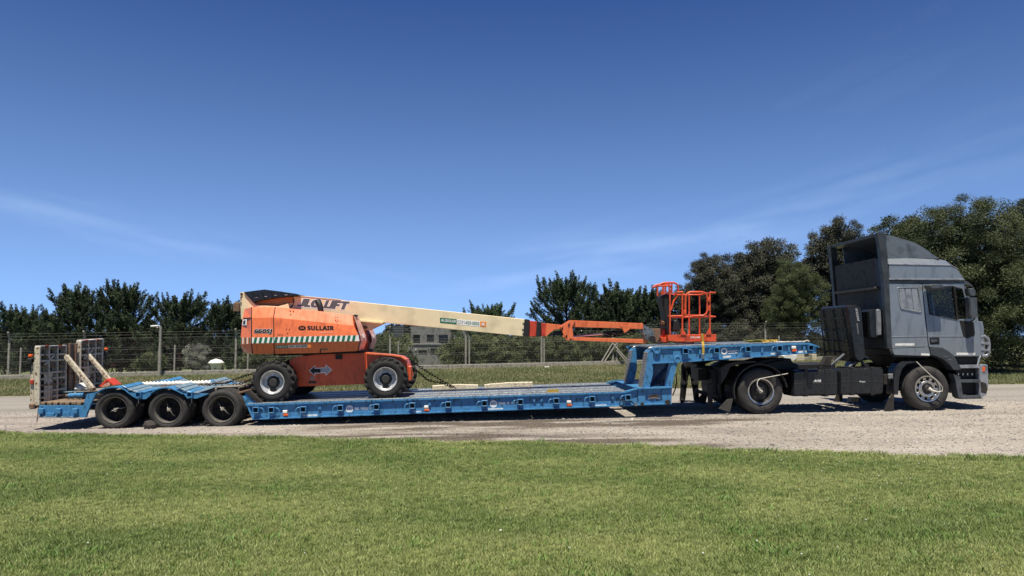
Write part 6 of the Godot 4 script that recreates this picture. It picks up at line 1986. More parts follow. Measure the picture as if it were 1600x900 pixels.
# ---------------------------------------------------------------- trees and hedges
func leaf(st: SurfaceTool, at: Vector3, dir: Vector3, l: float, w: float, c: Color) -> void:
	var s := dir.cross(Vector3(rng.randf_range(-1, 1), rng.randf_range(-1, 1), rng.randf_range(-1, 1))).normalized() * w
	var n := dir.cross(s).normalized()
	if n.y < 0.0: n = -n
	st.set_color(c)
	var m := at + dir * l * 0.5 + n * l * 0.06
	tri(st, at, m + s, m - s, n)
	tri(st, m + s, at + dir * l, m - s, n)

func clump(sd: int, n: int, r: float, l: float, w: float, flat := 0.75) -> ArrayMesh:      # a twig end with its leaves
	rng.seed = sd
	var st := mb()
	for i in n:
		var d := Vector3(rng.randfn(), rng.randfn() * flat, rng.randfn()).normalized()
		var p := d * r * pow(rng.randf(), 0.45)
		p.y *= flat
		var dir := (d * 0.8 + Vector3(rng.randfn(), rng.randfn() + 0.35, rng.randfn()) * 0.45).normalized()
		var v := rng.randf_range(0.8, 1.2)
		leaf(st, p, dir, l * rng.randf_range(0.7, 1.25), w * rng.randf_range(0.75, 1.25), Color(v, v, v))
	st.generate_normals()
	return st.commit()

func plume(sd: int, n: int, fat: float) -> ArrayMesh:                     # a feathery conifer spray along +y, one metre long
	rng.seed = sd
	var st := mb()
	for i in n:
		var f := pow(rng.randf(), 0.8)
		var an := rng.randf() * TAU
		var spread := (fat * (1.0 - f) + 0.04) * (0.45 + 0.55 * minf(f * 5.0, 1.0))
		var out := Vector3(cos(an), 0, sin(an))
		var base := Vector3(0, f * 0.92, 0) + out * spread * rng.randf_range(0.0, 0.55)
		var dir := (out * 0.85 + Vector3(0, rng.randf_range(0.55, 1.2), 0)).normalized()
		var v := rng.randf_range(0.75, 1.2)
		leaf(st, base, dir, spread * rng.randf_range(0.5, 0.95) + 0.05, 0.018 + 0.012 * rng.randf(), Color(v, v, v))
	st.generate_normals()
	return st.commit()

var clumps := {}

func limb(st: SurfaceTool, a: Vector3, b: Vector3, r0: float, r1: float, bend := 0.0) -> void:
	var pts := []
	var rr := []
	for i in 6:
		var f := i / 5.0
		pts.append(a.lerp(b, f) + Vector3(0, -bend * 4.0 * f * (1.0 - f), 0) + Vector3(sin(f * 5.0 + a.x) * 0.05, 0, cos(f * 4.0 + a.z) * 0.05) * (b - a).length() * 0.3)
		rr.append(lerpf(r0, r1, f))
	tube(st, pts, rr, 7)

func cypress(label: String, px: float, depth: float, top: float, half: float, sd: int, c0: Color, c1: Color, group := "cypresses behind the fence", spiky := 1.0) -> void:
	if not clumps.has("plume"):
		clumps.plume = [plume(601, 110, 0.26), plume(602, 110, 0.22), plume(603, 80, 0.13)]
	var at := W(px, 560, depth)
	at.y = gy(at.x, at.z)
	var H := W(px, top, depth).y - at.y
	H -= 0.4
	var R := 1.22 * half * depth / FOC
	var o := wthing("cypress_tree", label, "cypress", at, 0.0, group)
	rng.seed = sd
	var tk := mb()
	limb(tk, Vector3(0, -0.1, 0), Vector3(0, H * 0.8, 0), 0.05 * H * 0.5, 0.02)
	var xf := [[], [], []]
	var cl := [[], [], []]
	var spray := func(p: Vector3, dir: Vector3, s: float, which := -1) -> void:
		var k: int = rng.randi() % 3 if which < 0 else which
		var x := dir.cross(Vector3(0.3, 0.2, 0.9)).normalized()
		var b := Basis(x, dir.normalized(), x.cross(dir.normalized())) * Basis(Vector3.UP, rng.randf() * TAU)
		var fat := rng.randf_range(0.9, 1.25)
		xf[k].append(Transform3D(b.scaled_local(Vector3(s * fat, s, s * fat)), p))
		var c := c0.lerp(c1, clampf(rng.randf() * 0.8 + (p.y / H) * 0.25, 0, 1)) * rng.randf_range(0.8, 1.15)
		c.a = 1.0
		cl[k].append(c)
	var nl := int(34 + H * 5.0)
	for i in nl:
		var f := pow((i + 0.5) / nl, 0.9)
		var an := i * 2.39996 + rng.randf_range(-0.4, 0.4)
		var prof := pow(1.0 - f, 0.42) * minf(1.0, 0.62 + f * 1.6)
		var len := R * prof * rng.randf_range(0.72, 1.12) + 0.25
		var long := rng.randf() < 0.30 * spiky
		if long: len *= 1.25
		var up := lerpf(0.22, 1.7, f) * rng.randf_range(0.8, 1.3)
		var dir := Vector3(cos(an), up, sin(an)).normalized()
		var a := Vector3(0, H * (0.03 + 0.80 * f), 0)
		var b := a + dir * len * 1.12
		b.y = minf(b.y, H * rng.randf_range(0.86, 0.98))
		limb(tk, a, b, 0.045, 0.012, len * 0.06)
		var ns := int(4 + len * 4.4)
		for k in ns:
			var g := lerpf(0.22, 1.0, (k + rng.randf()) / ns)
			var p := a.lerp(b, g) + Vector3(0, -len * 0.24 * g * (1.0 - g), 0)
			var sd2 := (dir + Vector3(rng.randfn(), rng.randfn() * 0.5 + 0.3, rng.randfn()) * 0.55).normalized()
			spray.call(p, sd2, rng.randf_range(0.55, 1.0) * (0.65 + 0.25 * len / maxf(R, 0.5)))
		for k in 3:
			spray.call(b - dir * (0.55 - 0.2 * k), (dir + Vector3(rng.randfn() * 0.15, 0.45 + 0.25 * k, rng.randfn() * 0.15)).normalized(), rng.randf_range(0.8, 1.2) * (1.15 if long else 0.9), 2 if k > 0 else 1)
	for i in 3:                                             # the leader
		spray.call(Vector3(0, H - 1.0 + 0.1 * i, 0), Vector3(rng.randf_range(-0.1, 0.1), 1, rng.randf_range(-0.1, 0.1)), 1.05, 1 if i == 0 else 2)
	obj("trunk", tk, M.bark, o)
	var cr := sub("crown", o)
	cr.set_meta("kind", "stuff")
	for k in 3:
		swarm("sprays", clumps.plume[k], M.leaf_cypress, xf[k], cl[k], cr)

func broadleaf(called: String, label: String, px: float, depth: float, top: float, base_py: float, half: float, sd: int, c0: Color, c1: Color, kind: String, group := "", dens := 1.0, lobes := 9, deep := 0.85) -> void:
	if not clumps.has("big"):
		clumps.big = [clump(611, 60, 0.42, 0.17, 0.030), clump(612, 60, 0.42, 0.16, 0.032), clump(613, 54, 0.46, 0.18, 0.028)]
		clumps.fine = [clump(621, 90, 0.36, 0.10, 0.016), clump(622, 90, 0.38, 0.10, 0.017), clump(623, 80, 0.40, 0.11, 0.016)]
		clumps.far = [clump(631, 70, 0.9, 0.42, 0.11), clump(632, 70, 0.9, 0.40, 0.12), clump(633, 60, 1.0, 0.45, 0.11)]
	var at := W(px, 560, depth)
	at.y = gy(at.x, at.z)
	var H := W(px, top, depth).y - at.y
	var R := half * depth / FOC
	var low := maxf(W(px, base_py, depth).y - at.y, 0.0)      # where the crown begins
	var o := wthing(called, label, "tree" if called.ends_with("tree") else "hedge" if called == "hedge" else "shrub", at, 0.0, group)
	rng.seed = sd
	var tk := mb()
	var forks := []
	if called.ends_with("tree"):
		limb(tk, Vector3(0, -0.15, 0), Vector3(0, low + (H - low) * 0.35, 0), H * 0.032, H * 0.018)
	var set_: Array = clumps[kind]
	var xf := [[], [], []]
	var cl := [[], [], []]
	var scale0: float = {"big": 1.0, "fine": 1.0, "far": 1.0}[kind]
	var cr0: float = {"big": 0.42, "fine": 0.37, "far": 0.95}[kind]
	var ls := []
	var hh := (H - low) * 0.5
	for i in lobes:                                          # overlapping boughs: one tall in the middle, others packed round it
		var f := float(i) / maxf(1.0, lobes - 1.0)
		var an := i * 2.39996 + rng.randf_range(-0.5, 0.5)
		var yy := low + (H - low) * lerpf(0.16, 0.80, pow(f, 0.9)) * rng.randf_range(0.92, 1.05)
		var rad := R * 0.60 * sqrt(maxf(0.0, 1.0 - pow(absf((yy - low) / (H - low) - 0.40) / 0.66, 2.0))) * rng.randf_range(0.8, 1.15)
		if i == lobes - 1: rad = R * 0.12
		var lr := minf(R, hh) * rng.randf_range(0.36, 0.50)
		if i >= lobes - 2: lr *= 0.85
		var c := Vector3(cos(an) * rad, minf(yy, H - lr * 0.9), sin(an) * rad * deep)
		if c.y < lr * 0.8 + low: c.y = lr * 0.8 + low
		ls.append([c, lr])
		if called.ends_with("tree"): limb(tk, Vector3(0, low * 0.8 + (H - low) * 0.12 + 0.2 * f, 0), c, H * 0.013, 0.02)
	var pr := clampf(R * 0.23, 0.36, 0.95) if kind != "far" else 1.1       # leafy puffs packed over the boughs, with dark gaps between
	for q in ls:
		var c: Vector3 = q[0]
		var lr: float = q[1]
		var n := int(dens * 2.9 * lr * lr / (pr * pr) + 6)
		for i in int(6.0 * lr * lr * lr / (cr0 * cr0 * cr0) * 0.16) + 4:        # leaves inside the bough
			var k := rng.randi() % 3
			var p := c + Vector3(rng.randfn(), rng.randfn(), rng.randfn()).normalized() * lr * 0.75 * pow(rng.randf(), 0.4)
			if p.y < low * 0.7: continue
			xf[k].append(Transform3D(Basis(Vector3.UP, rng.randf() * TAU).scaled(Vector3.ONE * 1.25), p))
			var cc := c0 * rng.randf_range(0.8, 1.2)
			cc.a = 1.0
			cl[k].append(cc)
		var turn := rng.randf() * TAU
		for i in n:
			var v := 1.0 - 2.0 * (i + 0.5) / n
			var an := turn + i * 2.39996
			var hz := sqrt(maxf(0.0, 1.0 - v * v))
			var d := Vector3(cos(an) * hz, v, sin(an) * hz)
			var pc := c + Vector3(d.x, d.y * 0.94, d.z) * lr * rng.randf_range(0.82, 1.16)
			if pc.y < low * 0.7: continue
			var inside := false
			for q2 in ls:
				if q2 != q and ((pc - q2[0]) / q2[1]).length() < 0.72:
					inside = true
					break
			if inside: continue
			var p1 := pr * rng.randf_range(0.7, 1.25)
			var axis := (d + Vector3(0, 0.45, 0)).normalized()
			var tone := rng.randf()
			for k2 in 10:
				var e := (axis * 0.75 + Vector3(rng.randfn(), rng.randfn(), rng.randfn()) * 0.55).normalized()
				var p := pc + e * p1 * rng.randf_range(0.22, 0.62)
				var k := rng.randi() % 3
				var s := p1 * 0.50 / cr0 * rng.randf_range(0.8, 1.15)
				s = clampf(s, 0.5, 1.3)
				var bb := Basis(Vector3(rng.randfn(), rng.randfn(), rng.randfn()).normalized(), rng.randf_range(0.0, 0.5)) * Basis(Vector3.UP, rng.randf() * TAU)
				xf[k].append(Transform3D(bb.scaled(Vector3(s, s, s)), p))
				var col := c0.lerp(c1, clampf(tone * 0.65 + rng.randf() * 0.5, 0.0, 1.0)) * rng.randf_range(0.85, 1.15)
				col.a = 1.0
				cl[k].append(col)
	if called.ends_with("tree"): obj("trunk", tk, M.bark, o)
	else:
		for i in 5: limb(tk, Vector3(rng.randf_range(-0.3, 0.3), 0, rng.randf_range(-0.2, 0.2)), ls[i % ls.size()][0], 0.04, 0.012)
		obj("stems", tk, M.bark, o, "stuff")
	var cr := sub("crown", o)
	cr.set_meta("kind", "stuff")
	for k in 3:
		swarm("leaves", set_[k], M.leaf_dark if kind != "far" else M.leaf_olive, xf[k], cl[k], cr)

func trees() -> void:
	var g0 := Color(0.020, 0.034, 0.017)
	var g1 := Color(0.060, 0.092, 0.038)
	cypress("bushy dark cypress at the edge of the row, lowest in front of the wire", 30, 52, 482, 52, 701, g0, g1 * 1.2)
	cypress("cypress whose long limbs lean out over the upright ramps", 118, 51, 449, 50, 702, g0, g1)
	cypress("tall pointed cypress with a thin leader beyond the ramps", 190, 53, 441, 56, 703, g0, g1)
	cypress("small cypress between the tall pointed one and the low one", 72, 57, 494, 34, 704, g0, g1 * 1.4, "cypresses behind the fence", 0.6)
	cypress("spreading cypress with several spires behind the lamp post", 282, 53, 462, 52, 705, g0, g1)
	cypress("dense cypress beside the boom lift's tail", 358, 55, 470, 40, 706, g0, g1, "cypresses behind the fence", 0.5)
	cypress("olive green cypress top showing just over the cream boom", 764, 64, 477, 40, 707, g1, g1 * 1.5)
	cypress("tall open cypress with upswept limbs above the jib", 886, 52, 428, 52, 708, g0 * 1.2, g1 * 1.25)
	cypress("cypress with a bent tip between the open one and the platform", 966, 53, 449, 42, 709, g0 * 1.2, g1 * 1.25)
	cypress("narrow cypress next to the platform's control hoop", 1022, 54, 449, 30, 710, g0 * 1.1, g1 * 1.1)
	cypress("low cypress filling the gap above the jib", 935, 57, 468, 36, 711, g0 * 1.2, g1 * 1.2)
	cypress("cypress hidden mostly by the orange platform", 992, 58, 458, 34, 712, g0 * 1.1, g1 * 1.2)
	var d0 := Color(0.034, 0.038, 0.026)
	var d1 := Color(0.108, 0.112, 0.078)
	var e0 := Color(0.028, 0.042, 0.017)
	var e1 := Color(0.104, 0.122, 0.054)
	broadleaf("gum_tree", "grey leaved tree just beyond the orange platform", 1116, 55, 386, 540, 50, 721, d0, d1, "big", "grey leaved trees beyond the gooseneck", 1.0, 12)
	broadleaf("gum_tree", "broad grey leaved tree over the middle of the gooseneck", 1190, 56, 366, 540, 62, 722, d0, d1, "big", "grey leaved trees beyond the gooseneck", 1.0, 14)
	broadleaf("gum_tree", "low grey leaved tree behind the platform's control hoop", 1074, 58, 440, 545, 36, 723, d0, d1, "big", "grey leaved trees beyond the gooseneck", 1.0, 8)
	broadleaf("gum_tree", "tall grey leaved tree behind the truck's oil tank", 1312, 55, 328, 520, 60, 724, d0, d1, "big", "grey leaved trees beyond the gooseneck", 0.85, 13)
	broadleaf("conifer_tree", "pale green cone shaped tree standing before the grey leaved ones", 1243, 50, 398, 540, 43, 725, e0 * 1.2, e1 * 1.15, "fine", "", 1.1, 13)
	broadleaf("wattle_tree", "olive tree rising behind the truck's roof fairing", 1420, 44, 325, 520, 62, 726, e0, e1, "big", "olive trees behind the truck", 1.0, 12)
	broadleaf("wattle_tree", "huge olive tree with a rounded crown behind the truck's cab", 1518, 30.5, 296, 588, 96, 727, e0, e1, "fine", "olive trees behind the truck", 1.0, 22)
	broadleaf("wattle_tree", "olive tree cut off by the edge of the view beyond the cab", 1628, 33, 268, 560, 66, 728, e0, e1, "fine", "olive trees behind the truck", 0.9, 16)
	broadleaf("gum_tree", "thin grey leaved tree in the gap behind the oil tank", 1372, 60, 430, 560, 40, 729, d0, d1, "big", "grey leaved trees beyond the gooseneck", 0.7, 8)
	# shrubs along the fence
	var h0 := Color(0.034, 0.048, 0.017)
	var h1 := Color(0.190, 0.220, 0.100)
	var hg := "shrubs along the fence"
	for a in [[602.0, 49.0, 522.0, 44.0, "rounded shrub behind the lift's fender, before the grey house"], [634.0, 49.5, 558.0, 15.0, "low shrub at the foot of the grey house beside the gap"], [716.0, 49.0, 530.0, 33.0, "shrub where the tall hedge begins, under the boom's sticker"], [765.0, 48.5, 524.0, 44.0, "shrub in the hedge under the end of the cream boom"], [822.0, 49.0, 522.0, 42.0, "shrub in the hedge under the black and red collars"],
		[878.0, 49.5, 520.0, 42.0, "shrub in the hedge under the jib's knuckle"], [934.0, 49.5, 524.0, 42.0, "shrub in the hedge under the jib's arms"], [990.0, 50.0, 522.0, 40.0, "shrub in the hedge behind the braced concrete posts"], [1040.0, 50.5, 526.0, 34.0, "shrub in the hedge behind the gooseneck's legs"],
		[408.0, 47.0, 548.0, 34.0, "shrub seen between the lift's hood and its wheel"], [458.0, 47.5, 542.0, 34.0, "shrub under the lift's hood next to the chassis"], [236.0, 46.5, 556.0, 26.0, "half bare shrub beside the lamp post"]]:
		broadleaf("shrub", a[4], a[0], a[1], a[2], 575, a[3], 740 + int(a[0]), h0, h1, "big", hg, 1.1, 8, 0.6)
	broadleaf("flowering_shrub", "shrub with whitish flower heads beyond the wire", 308, 51, 534, 582, 15, 781, Color(0.10, 0.11, 0.08), Color(0.42, 0.42, 0.38), "fine", "", 0.5, 7)
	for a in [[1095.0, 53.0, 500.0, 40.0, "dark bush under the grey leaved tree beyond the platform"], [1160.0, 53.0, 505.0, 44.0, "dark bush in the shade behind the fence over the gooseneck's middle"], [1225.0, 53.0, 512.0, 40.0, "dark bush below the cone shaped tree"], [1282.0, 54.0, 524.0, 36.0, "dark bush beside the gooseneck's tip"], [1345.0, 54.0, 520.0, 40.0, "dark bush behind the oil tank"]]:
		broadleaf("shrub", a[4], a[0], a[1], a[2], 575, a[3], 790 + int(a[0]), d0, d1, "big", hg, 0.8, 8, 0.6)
	# far wood behind the house
	var w0 := Color(0.030, 0.040, 0.030)
	var w1 := Color(0.075, 0.088, 0.070)
	var fl := ["first of the far trees, low beside the dark scoreboard", "far tree with a pointed top beyond the scoreboard", "far tree over the corner of the grey house", "far tree behind the grey house's flat roof", "far tree over the middle of the roof", "far tree above the house's end wall", "far tree beyond the house, under the boom", "far tree past the end of the house", "far tree behind the hedge", "low far tree beside the hood's end", "far tree wholly behind the lift's hood", "far tree behind the hood's lettering", "far tree behind the lift's tail end", "far tree behind the striped band's end", "far tree low behind the hood's latch"]
	var fx := [[612.0, 508.0, 17.0], [628.0, 515.0, 14.0], [641.0, 500.0, 20.0], [662.0, 502.0, 20.0], [684.0, 506.0, 20.0], [706.0, 508.0, 20.0], [728.0, 510.0, 20.0], [752.0, 512.0, 20.0], [776.0, 514.0, 20.0], [594.0, 524.0, 12.0], [420.0, 522.0, 20.0], [455.0, 518.0, 20.0], [395.0, 524.0, 18.0], [545.0, 520.0, 18.0], [500.0, 521.0, 20.0]]
	for i in fx.size():
		broadleaf("far_tree", fl[i], fx[i][0], 175.0 + 6.0 * (i % 3), fx[i][1], 562, fx[i][2], 830 + i, w0, w1, "far", "far wood behind the house", 0.9, 9)
	# a darker belt closes the gaps low behind the cypresses
	for i in 9:
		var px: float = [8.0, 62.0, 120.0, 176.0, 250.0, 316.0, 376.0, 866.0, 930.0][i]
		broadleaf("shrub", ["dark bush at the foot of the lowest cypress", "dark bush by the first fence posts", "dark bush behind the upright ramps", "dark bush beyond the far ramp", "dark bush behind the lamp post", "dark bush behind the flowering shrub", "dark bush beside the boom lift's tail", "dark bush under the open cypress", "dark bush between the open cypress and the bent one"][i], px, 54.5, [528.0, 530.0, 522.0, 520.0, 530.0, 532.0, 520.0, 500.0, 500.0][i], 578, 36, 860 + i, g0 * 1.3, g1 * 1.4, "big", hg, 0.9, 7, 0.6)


# ---------------------------------------------------------------- fence, house, sheds
func fence_at(px: float, d0 := 0.0) -> Vector3:            # the point of the fence line seen under a given column
	var d := 42.0
	for i in 12:
		d = fence_d((px - 800.0) / FOC * d) + d0
	var x := (px - 800.0) / FOC * d
	return Vector3(x, gy(x, -d), -d)

func fences() -> void:
	var dirx := Vector3(cos(atan(0.17)), 0, -sin(atan(0.17)))
	var yaw := atan(0.17)
	var o := wthing("chain_link_fence", "chain link fence with concrete posts and barbed wire along the far verge", "fence", Vector3.ZERO)
	var pa := fence_at(-140.0); var pb := fence_at(1760.0)
	var n := 24
	for i in n:                                             # the concrete plinth, in cast lengths
		var a := pa.lerp(pb, float(i) / n); var b := pa.lerp(pb, (i + 1.0) / n)
		a.y = gy(a.x, a.z); b.y = gy(b.x, b.z)
		var c := (a + b) * 0.5
		var d := b - a
		obj("plinth", box(c + Vector3(0, 0.10, 0), Vector3(d.length() - 0.01, 0.34, 0.14), Basis(Vector3.UP, yaw) * Basis(Vector3(0, 0, 1), atan2(d.y, Vector2(d.x, d.z).length())), 0.015), M.concrete, o)
	var posts := [-100.0, 17.0, 134.0, 251.0, 370.0, 489.0, 610.0, 728.0, 846.0, 957.0, 1075.0, 1195.0, 1315.0, 1440.0, 1570.0, 1690.0]
	for px in posts:
		var p := fence_at(px)
		var h := 2.02
		var st := mb()
		bx(st, p + Vector3(0, h * 0.5 + 0.2, 0), Vector3(0.105, h, 0.105), Basis(Vector3.UP, yaw), 0.015)
		bx(st, p + Vector3(0, h + 0.35, 0.10), Vector3(0.09, 0.36, 0.08), Basis(Vector3.UP, yaw) * Basis(Vector3.RIGHT, 0.5), 0.015)
		obj("post", st, M.concrete, o)
	# braces at the corner under the jib
	for a in [[957.0, 537.0, 939.0, 567.0], [963.5, 537.0, 943.5, 567.0], [957.5, 537.0, 983.5, 567.0], [963.0, 547.0, 979.0, 567.0]]:
		var p := fence_at(957.0)
		var t0 := W(a[0], a[1], -p.z - 0.1); var t1 := W(a[2], a[3], -p.z - 0.1)
		obj("brace", tubes([t0, t1], 0.05, 6), M.concrete, o)
	var p2 := fence_at(963.0)
	obj("post", box(p2 + Vector3(0, 0.75, 0), Vector3(0.11, 1.5, 0.11), Basis(Vector3.UP, yaw), 0.015), M.concrete, o)
	# wires
	var unit := mb()
	tube(unit, [Vector3(0, 0, 0), Vector3(0, 1, 0)], 1.0, 3)
	unit.generate_normals()
	var um := unit.commit()
	var xf := []
	var put := func(a: Vector3, b: Vector3, r: float) -> void:
		var d := b - a
		var y := d.normalized()
		var x := y.cross(Vector3(0.1, 0.3, 1.0)).normalized()
		xf.append(Transform3D(Basis(x * r, d, x.cross(y) * r), a))
	var run := (pb - pa)
	run.y = 0
	var total := run.length()
	var u := run.normalized()
	var gyu := func(s: float) -> Vector3:
		var q := pa + u * s
		q.y = gy(q.x, q.z)
		return q
	var s := 0.0
	while s < total - 2.0:
		for k in [-1.0, 1.0]:
			var a: Vector3 = gyu.call(s + (1.85 if k < 0 else 0.0))
			var b: Vector3 = gyu.call(s + (0.0 if k < 0 else 1.85))
			put.call(a + Vector3(0, 0.27, 0), b + Vector3(0, 2.12, 0), 0.0009)
		s += 0.075
	obj_swarm("wire_mesh", um, M.galv, xf, o)
	xf.clear()
	for h in [0.3, 0.95, 1.5, 2.12, 2.28, 2.42]:
		for i in 60:
			var a: Vector3 = gyu.call(total * i / 60.0)
			var b: Vector3 = gyu.call(total * (i + 1) / 60.0)
			var zz: float = 0.0 if h < 2.2 else 0.5 * (h - 2.12)
			put.call(a + Vector3(0, h, zz), b + Vector3(0, h, zz), 0.0032)
	obj_swarm("line_wires", um, M.galv, xf, o)
	# the older, lower row of posts just beyond
	var o2 := wthing("post_and_wire_fence", "older row of short concrete posts with wires just beyond the chain link fence", "fence", Vector3.ZERO)
	xf.clear()
	for px in [-70.0, 35.5, 160.0, 275.0, 389.0, 506.0, 623.0, 733.5, 850.0, 1095.0, 1216.0, 1340.0]:
		var p := fence_at(px, 1.7)
		obj("post", box(p + Vector3(0, 0.80, 0), Vector3(0.085, 1.75, 0.085), Basis(Vector3.UP, yaw), 0.012), M.concrete, o2)
	for h in [0.4, 0.8, 1.2, 1.6]:
		for i in 60:
			var a: Vector3 = gyu.call(total * i / 60.0) + Vector3(0, h, -1.73)
			var b: Vector3 = gyu.call(total * (i + 1) / 60.0) + Vector3(0, h, -1.73)
			put.call(a, b, 0.0022)
	obj_swarm("line_wires", um, M.galv, xf, o2)

func obj_swarm(called: String, mesh: Mesh, m: Material, xf: Array, parent: Node3D) -> void:
	swarm(called, mesh, m, xf.duplicate(), [], parent)

func ground_under(px: float, depth: float) -> Vector3:
	var p := W(px, 560, depth)
	p.y = gy(p.x, p.z)
	return p

func house() -> void:
	var d := 112.0
	var p := ground_under(674, d)
	var X := func(px: float) -> float: return W(px, 540, d).x - p.x
	var Y := func(py: float) -> float: return W(674, py, d).y - p.y
	var o := wthing("grey_house", "two storey grey rendered house with a flat roof and black framed windows", "house", p)
	# walls with real openings: strips round every window
	var wall := func(called: String, x0: float, x1: float, y0: float, y1: float, z: float, holes: Array) -> void:
		var w := sub(called, o)
		var xs := [x0]
		for h in holes: xs.append_array([h[0], h[1]])
		xs.append(x1)
		for i in range(0, xs.size() - 1, 2):
			obj("pier", box(Vector3((xs[i] + xs[i + 1]) * 0.5, (y0 + y1) * 0.5, z), Vector3(xs[i + 1] - xs[i], y1 - y0, 0.3), Basis(), 0.004), M.render_grey, w)
		for h in holes:
			if y1 - h[3] > 0.05: obj("lintel", box(Vector3((h[0] + h[1]) * 0.5, (y1 + h[3]) * 0.5, z - 0.003), Vector3(h[1] - h[0], y1 - h[3], 0.294), Basis(), 0.004), M.render_grey, w)
			if h[2] - y0 > 0.05: obj("apron", box(Vector3((h[0] + h[1]) * 0.5, (y0 + h[2]) * 0.5, z - 0.003), Vector3(h[1] - h[0], h[2] - y0, 0.294), Basis(), 0.004), M.render_grey, w)
			var win := sub("window", o)
			var cx: float = (h[0] + h[1]) * 0.5
			var cy: float = (h[2] + h[3]) * 0.5
			var ww: float = h[1] - h[0]
			var wh: float = h[3] - h[2]
			obj("pane", box(Vector3(cx, cy, z - 0.02), Vector3(ww - 0.02, wh - 0.02, 0.02), Basis(), 0.002), M.glass_dark, win)
			for k in [-1.0, 1.0]:
				obj("frame", box(Vector3(cx + k * (ww * 0.5 - 0.04), cy, z + 0.02), Vector3(0.07, wh - 0.01, 0.08), Basis(), 0.004), M.rubber, win)
			for k in 6:
				obj("shutter_slat", box(Vector3(cx, h[2] + wh * (k + 0.5) / 6.0, z + 0.015), Vector3(ww - 0.16, 0.05, 0.03), Basis(), 0.004), M.grey_dark, win)
	var yt: float = Y.call(511.5)
	var ym: float = Y.call(538.5)
	wall.call("upper_wall", X.call(642.0), X.call(706.0), ym, yt, 0.0, [[X.call(645.5), X.call(656.2), Y.call(537.6), Y.call(523.0)], [X.call(667.0), X.call(678.2), Y.call(534.4), Y.call(523.0)], [X.call(685.5), X.call(700.0), Y.call(537.6), Y.call(523.0)]])
	wall.call("lower_wall", X.call(627.0), X.call(706.0), 0.0, ym - 0.02, 0.6, [[X.call(655.0), X.call(668.0), Y.call(554.4), Y.call(547.0)], [X.call(673.5), X.call(684.0), Y.call(554.4), Y.call(544.0)]])
	for a in [[642.0, 706.0, 511.5, 538.5, -0.3, 7.0], [627.0, 706.0, 538.6, 566.0, 0.3, 8.0]]:
		var x0: float = X.call(a[0]); var x1: float = X.call(a[1])
		var h: float = Y.call(a[2]) if a[2] < 530 else ym - 0.02
		var y0: float = ym if a[2] < 530 else 0.0
		obj("side_wall", box(Vector3(x0 + 0.15, (y0 + h) * 0.5, -a[5] * 0.5 + a[4]), Vector3(0.3, h - y0, a[5] - 0.6), Basis(), 0.01), M.render_grey, o)
		obj("roof_slab", box(Vector3((x0 + x1) * 0.5, h + 0.02, -a[5] * 0.5 + a[4] + 0.25), Vector3(x1 - x0 + 0.12, 0.22, a[5]), Basis(), 0.01), M.render_grey, o)
	obj("terrace_edge", box(Vector3((X.call(640.0) + X.call(690.0)) * 0.5, ym + 0.16, 0.85), Vector3(X.call(690.0) - X.call(640.0), 0.08, 0.12), Basis(), 0.01), M.concrete, o)
	obj("end_wing", box(Vector3((X.call(706.2) + X.call(735.0)) * 0.5, yt * 0.5 - 0.1, -1.2), Vector3(X.call(735.0) - X.call(706.2), yt - 0.2, 3.0), Basis(), 0.01), mat(Color(0.40, 0.40, 0.40), 0.9), o)
	obj("drain_pipe", box(Vector3(X.call(706.6), yt * 0.6, 0.3), Vector3(0.25, yt * 0.75, 0.14), Basis(), 0.02), M.rubber, o)
	for px in [651.0, 671.0]: obj("wall_lamp", box(Vector3(X.call(px), Y.call(546.0), 0.85), Vector3(0.16, 0.24, 0.14), Basis(), 0.03), M.white if px < 660 else M.rubber, o)
	var sh := wthing("white_shed", "small white block beside the grey house's upper storey", "shed", ground_under(637, 108.0))
	var sx := W(642, 540, 108.0).x - W(632.5, 540, 108.0).x
	obj("walls", box(Vector3(0, 1.75, 0), Vector3(sx, 3.5, 1.6), Basis(), 0.02), M.white, sh)
	obj("roof", box(Vector3(0, 3.56, 0), Vector3(sx + 0.15, 0.1, 1.8), Basis(), 0.02), M.concrete, sh)
	# dark court screen on posts beside the house
	var sp := ground_under(622, 100.0)
	var sc := wthing("court_screen", "dark net screen on posts between the far trees and the grey house", "screen", sp)
	for px in [612.0, 631.5]:
		obj("post", tubes([Vector3(W(px, 540, 100.0).x - sp.x, 0, 0), Vector3(W(px, 540, 100.0).x - sp.x, 5.6, 0)], 0.07, 8), M.rubber, sc)
	obj("netting", box(Vector3(0, 4.2, 0), Vector3(W(631.0, 540, 100.0).x - W(613.0, 540, 100.0).x, 2.5, 0.03), Basis(), 0.005), mat(Color(0.22, 0.24, 0.26), 0.9), sc)
	# red brown shed on the other side
	var bp := ground_under(237, 95.0)
	var b := wthing("brown_barn", "reddish brown barn wall with a pale roof edge between two cypresses", "barn", bp)
	var bt := W(237, 517.5, 95.0).y - bp.y
	var bw := 6.0
	for i in 12:
		obj("wall_sheet", box(Vector3(-bw + bw * 2.0 * (i + 0.5) / 12.0, bt * 0.5, 0.02 * (i % 2)), Vector3(bw * 2.0 / 12.0 - 0.01, bt, 0.12), Basis(), 0.01), M.brown_red, b)
	obj("roof", box(Vector3(0, bt + 0.15, -2.2), Vector3(bw * 2.0 + 0.5, 0.14, 5.4), Basis(Vector3.RIGHT, -0.12), 0.02), M.sheet_roof, b)
	obj("back_wall", box(Vector3(0, bt * 0.5, -4.4), Vector3(bw * 2.0, bt, 0.12), Basis(), 0.01), M.brown_red, b)
	# lamp post
	var lp := fence_at(252.0, -0.35)
	var l := wthing("street_lamp", "slim grey lamp post with a short arm standing at the fence", "street lamp", lp)
	var lh := W(252, 509.5, -lp.z).y - lp.y
	obj("pole", tubes([Vector3(0, -0.1, 0), Vector3(0, lh * 0.5, 0), Vector3(0, lh, 0)], [0.085, 0.075, 0.06], 10), M.concrete, l)
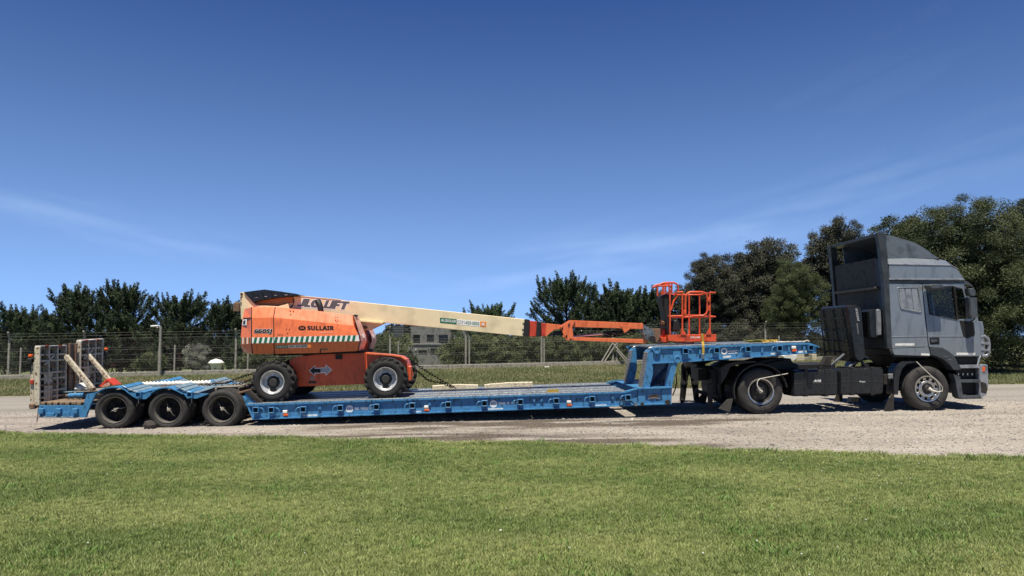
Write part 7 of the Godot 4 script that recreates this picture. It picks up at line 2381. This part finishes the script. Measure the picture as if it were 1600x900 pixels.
	obj("arm", tubes([Vector3(0, lh - 0.05, 0), Vector3(-0.18, lh + 0.02, 0)], 0.03, 6), M.galv, l)
	obj("lamp_head", box(Vector3(-0.32, lh + 0.0, 0), Vector3(0.42, 0.09, 0.2), Basis(Vector3(0, 0, 1), 0.06), 0.03), M.white, l)
	# white domed garden tank, glimpsed through the wire
	var gp := ground_under(338, 49.0)
	var g := wthing("white_water_tank", "white domed water tank on the grass beyond the fence", "water tank", gp)
	var ts := mb()
	lathe(ts, [Vector2(0, 0.80), Vector2(0.16, 0.79), Vector2(0.34, 0.73), Vector2(0.47, 0.60), Vector2(0.52, 0.55), Vector2(0.48, 0.51), Vector2(0.36, 0.42), Vector2(0.30, 0.0)], 26, Transform3D(Basis(Vector3.RIGHT, -PI / 2), Vector3(0, 0, 0)), true)
	obj("dome", ts, M.white, g)
	obj("lid", tubes([Vector3(0, 0.79, 0), Vector3(0, 0.84, 0)], 0.10, 14), M.white, g)
	obj("outlet", tubes([Vector3(0.1, 0.2, 0.28), Vector3(0.1, 0.2, 0.48)], 0.04, 8), M.grime, g)
	var rp := ground_under(846.5, 41.5)
	var ppp := wthing("paper_scrap", "scrap of white paper on the verge below the fence post", "paper", Vector3(W(854, 577, 43.0).x, gy(W(854, 577, 43.0).x, -42.6) + 0.06, -42.6))
	obj("sheet", box(Vector3.ZERO, Vector3(0.24, 0.02, 0.16), Basis(Vector3.RIGHT, 0.4), 0.004), M.white, ppp)
	# pale blocks by the fence under the gooseneck's tip
	var k := 0
	for a in [[1231.0, 0.95, 0.42, M.white, "white lump like a folded tarpaulin at the fence below the gooseneck's tip", "tarpaulin"], [1246.0, 0.55, 0.5, M.pale_wood, "cream block at the fence beside the white lump", "crate"], [1268.0, 0.3, 0.45, M.pale_wood, "small cream block past the brown gap at the fence", "crate"]]:
		var q := fence_at(a[0], -0.5)
		var t := wthing(["tarpaulin", "crate", "crate"][k], a[4], a[5], q, 0.15)
		if k == 0:
			var tp := mb()
			prism(tp, PackedVector2Array([Vector2(-0.55, 0.36), Vector2(-0.2, 0.44), Vector2(0.5, 0.42), Vector2(0.44, 0.2), Vector2(0.15, 0.0), Vector2(-0.25, 0.02)]), 0.2, -0.2, 0.05)
			obj("bundle", tp, a[3], t)
		else:
			for j in 3: obj("plank", box(Vector3(0, a[2] * (j + 0.5) / 3.0, 0), Vector3(a[1], a[2] / 3.0 - 0.01, 0.4), Basis(), 0.01), a[3], t)
		k += 1


# ---------------------------------------------------------------- everything
func _ready() -> void:
	camera_and_light()
	bold = SystemFont.new()
	bold.font_names = PackedStringArray(["Droid Sans"])
	bold.font_weight = 700
	plainfont = SystemFont.new()
	plainfont.font_names = PackedStringArray(["Droid Sans"])
	materials()
	ground()
	house()
	fences()
	trees()
	trailer()
	truck()
	boom_lift()
	props()
	person()
	grass()
	stones()
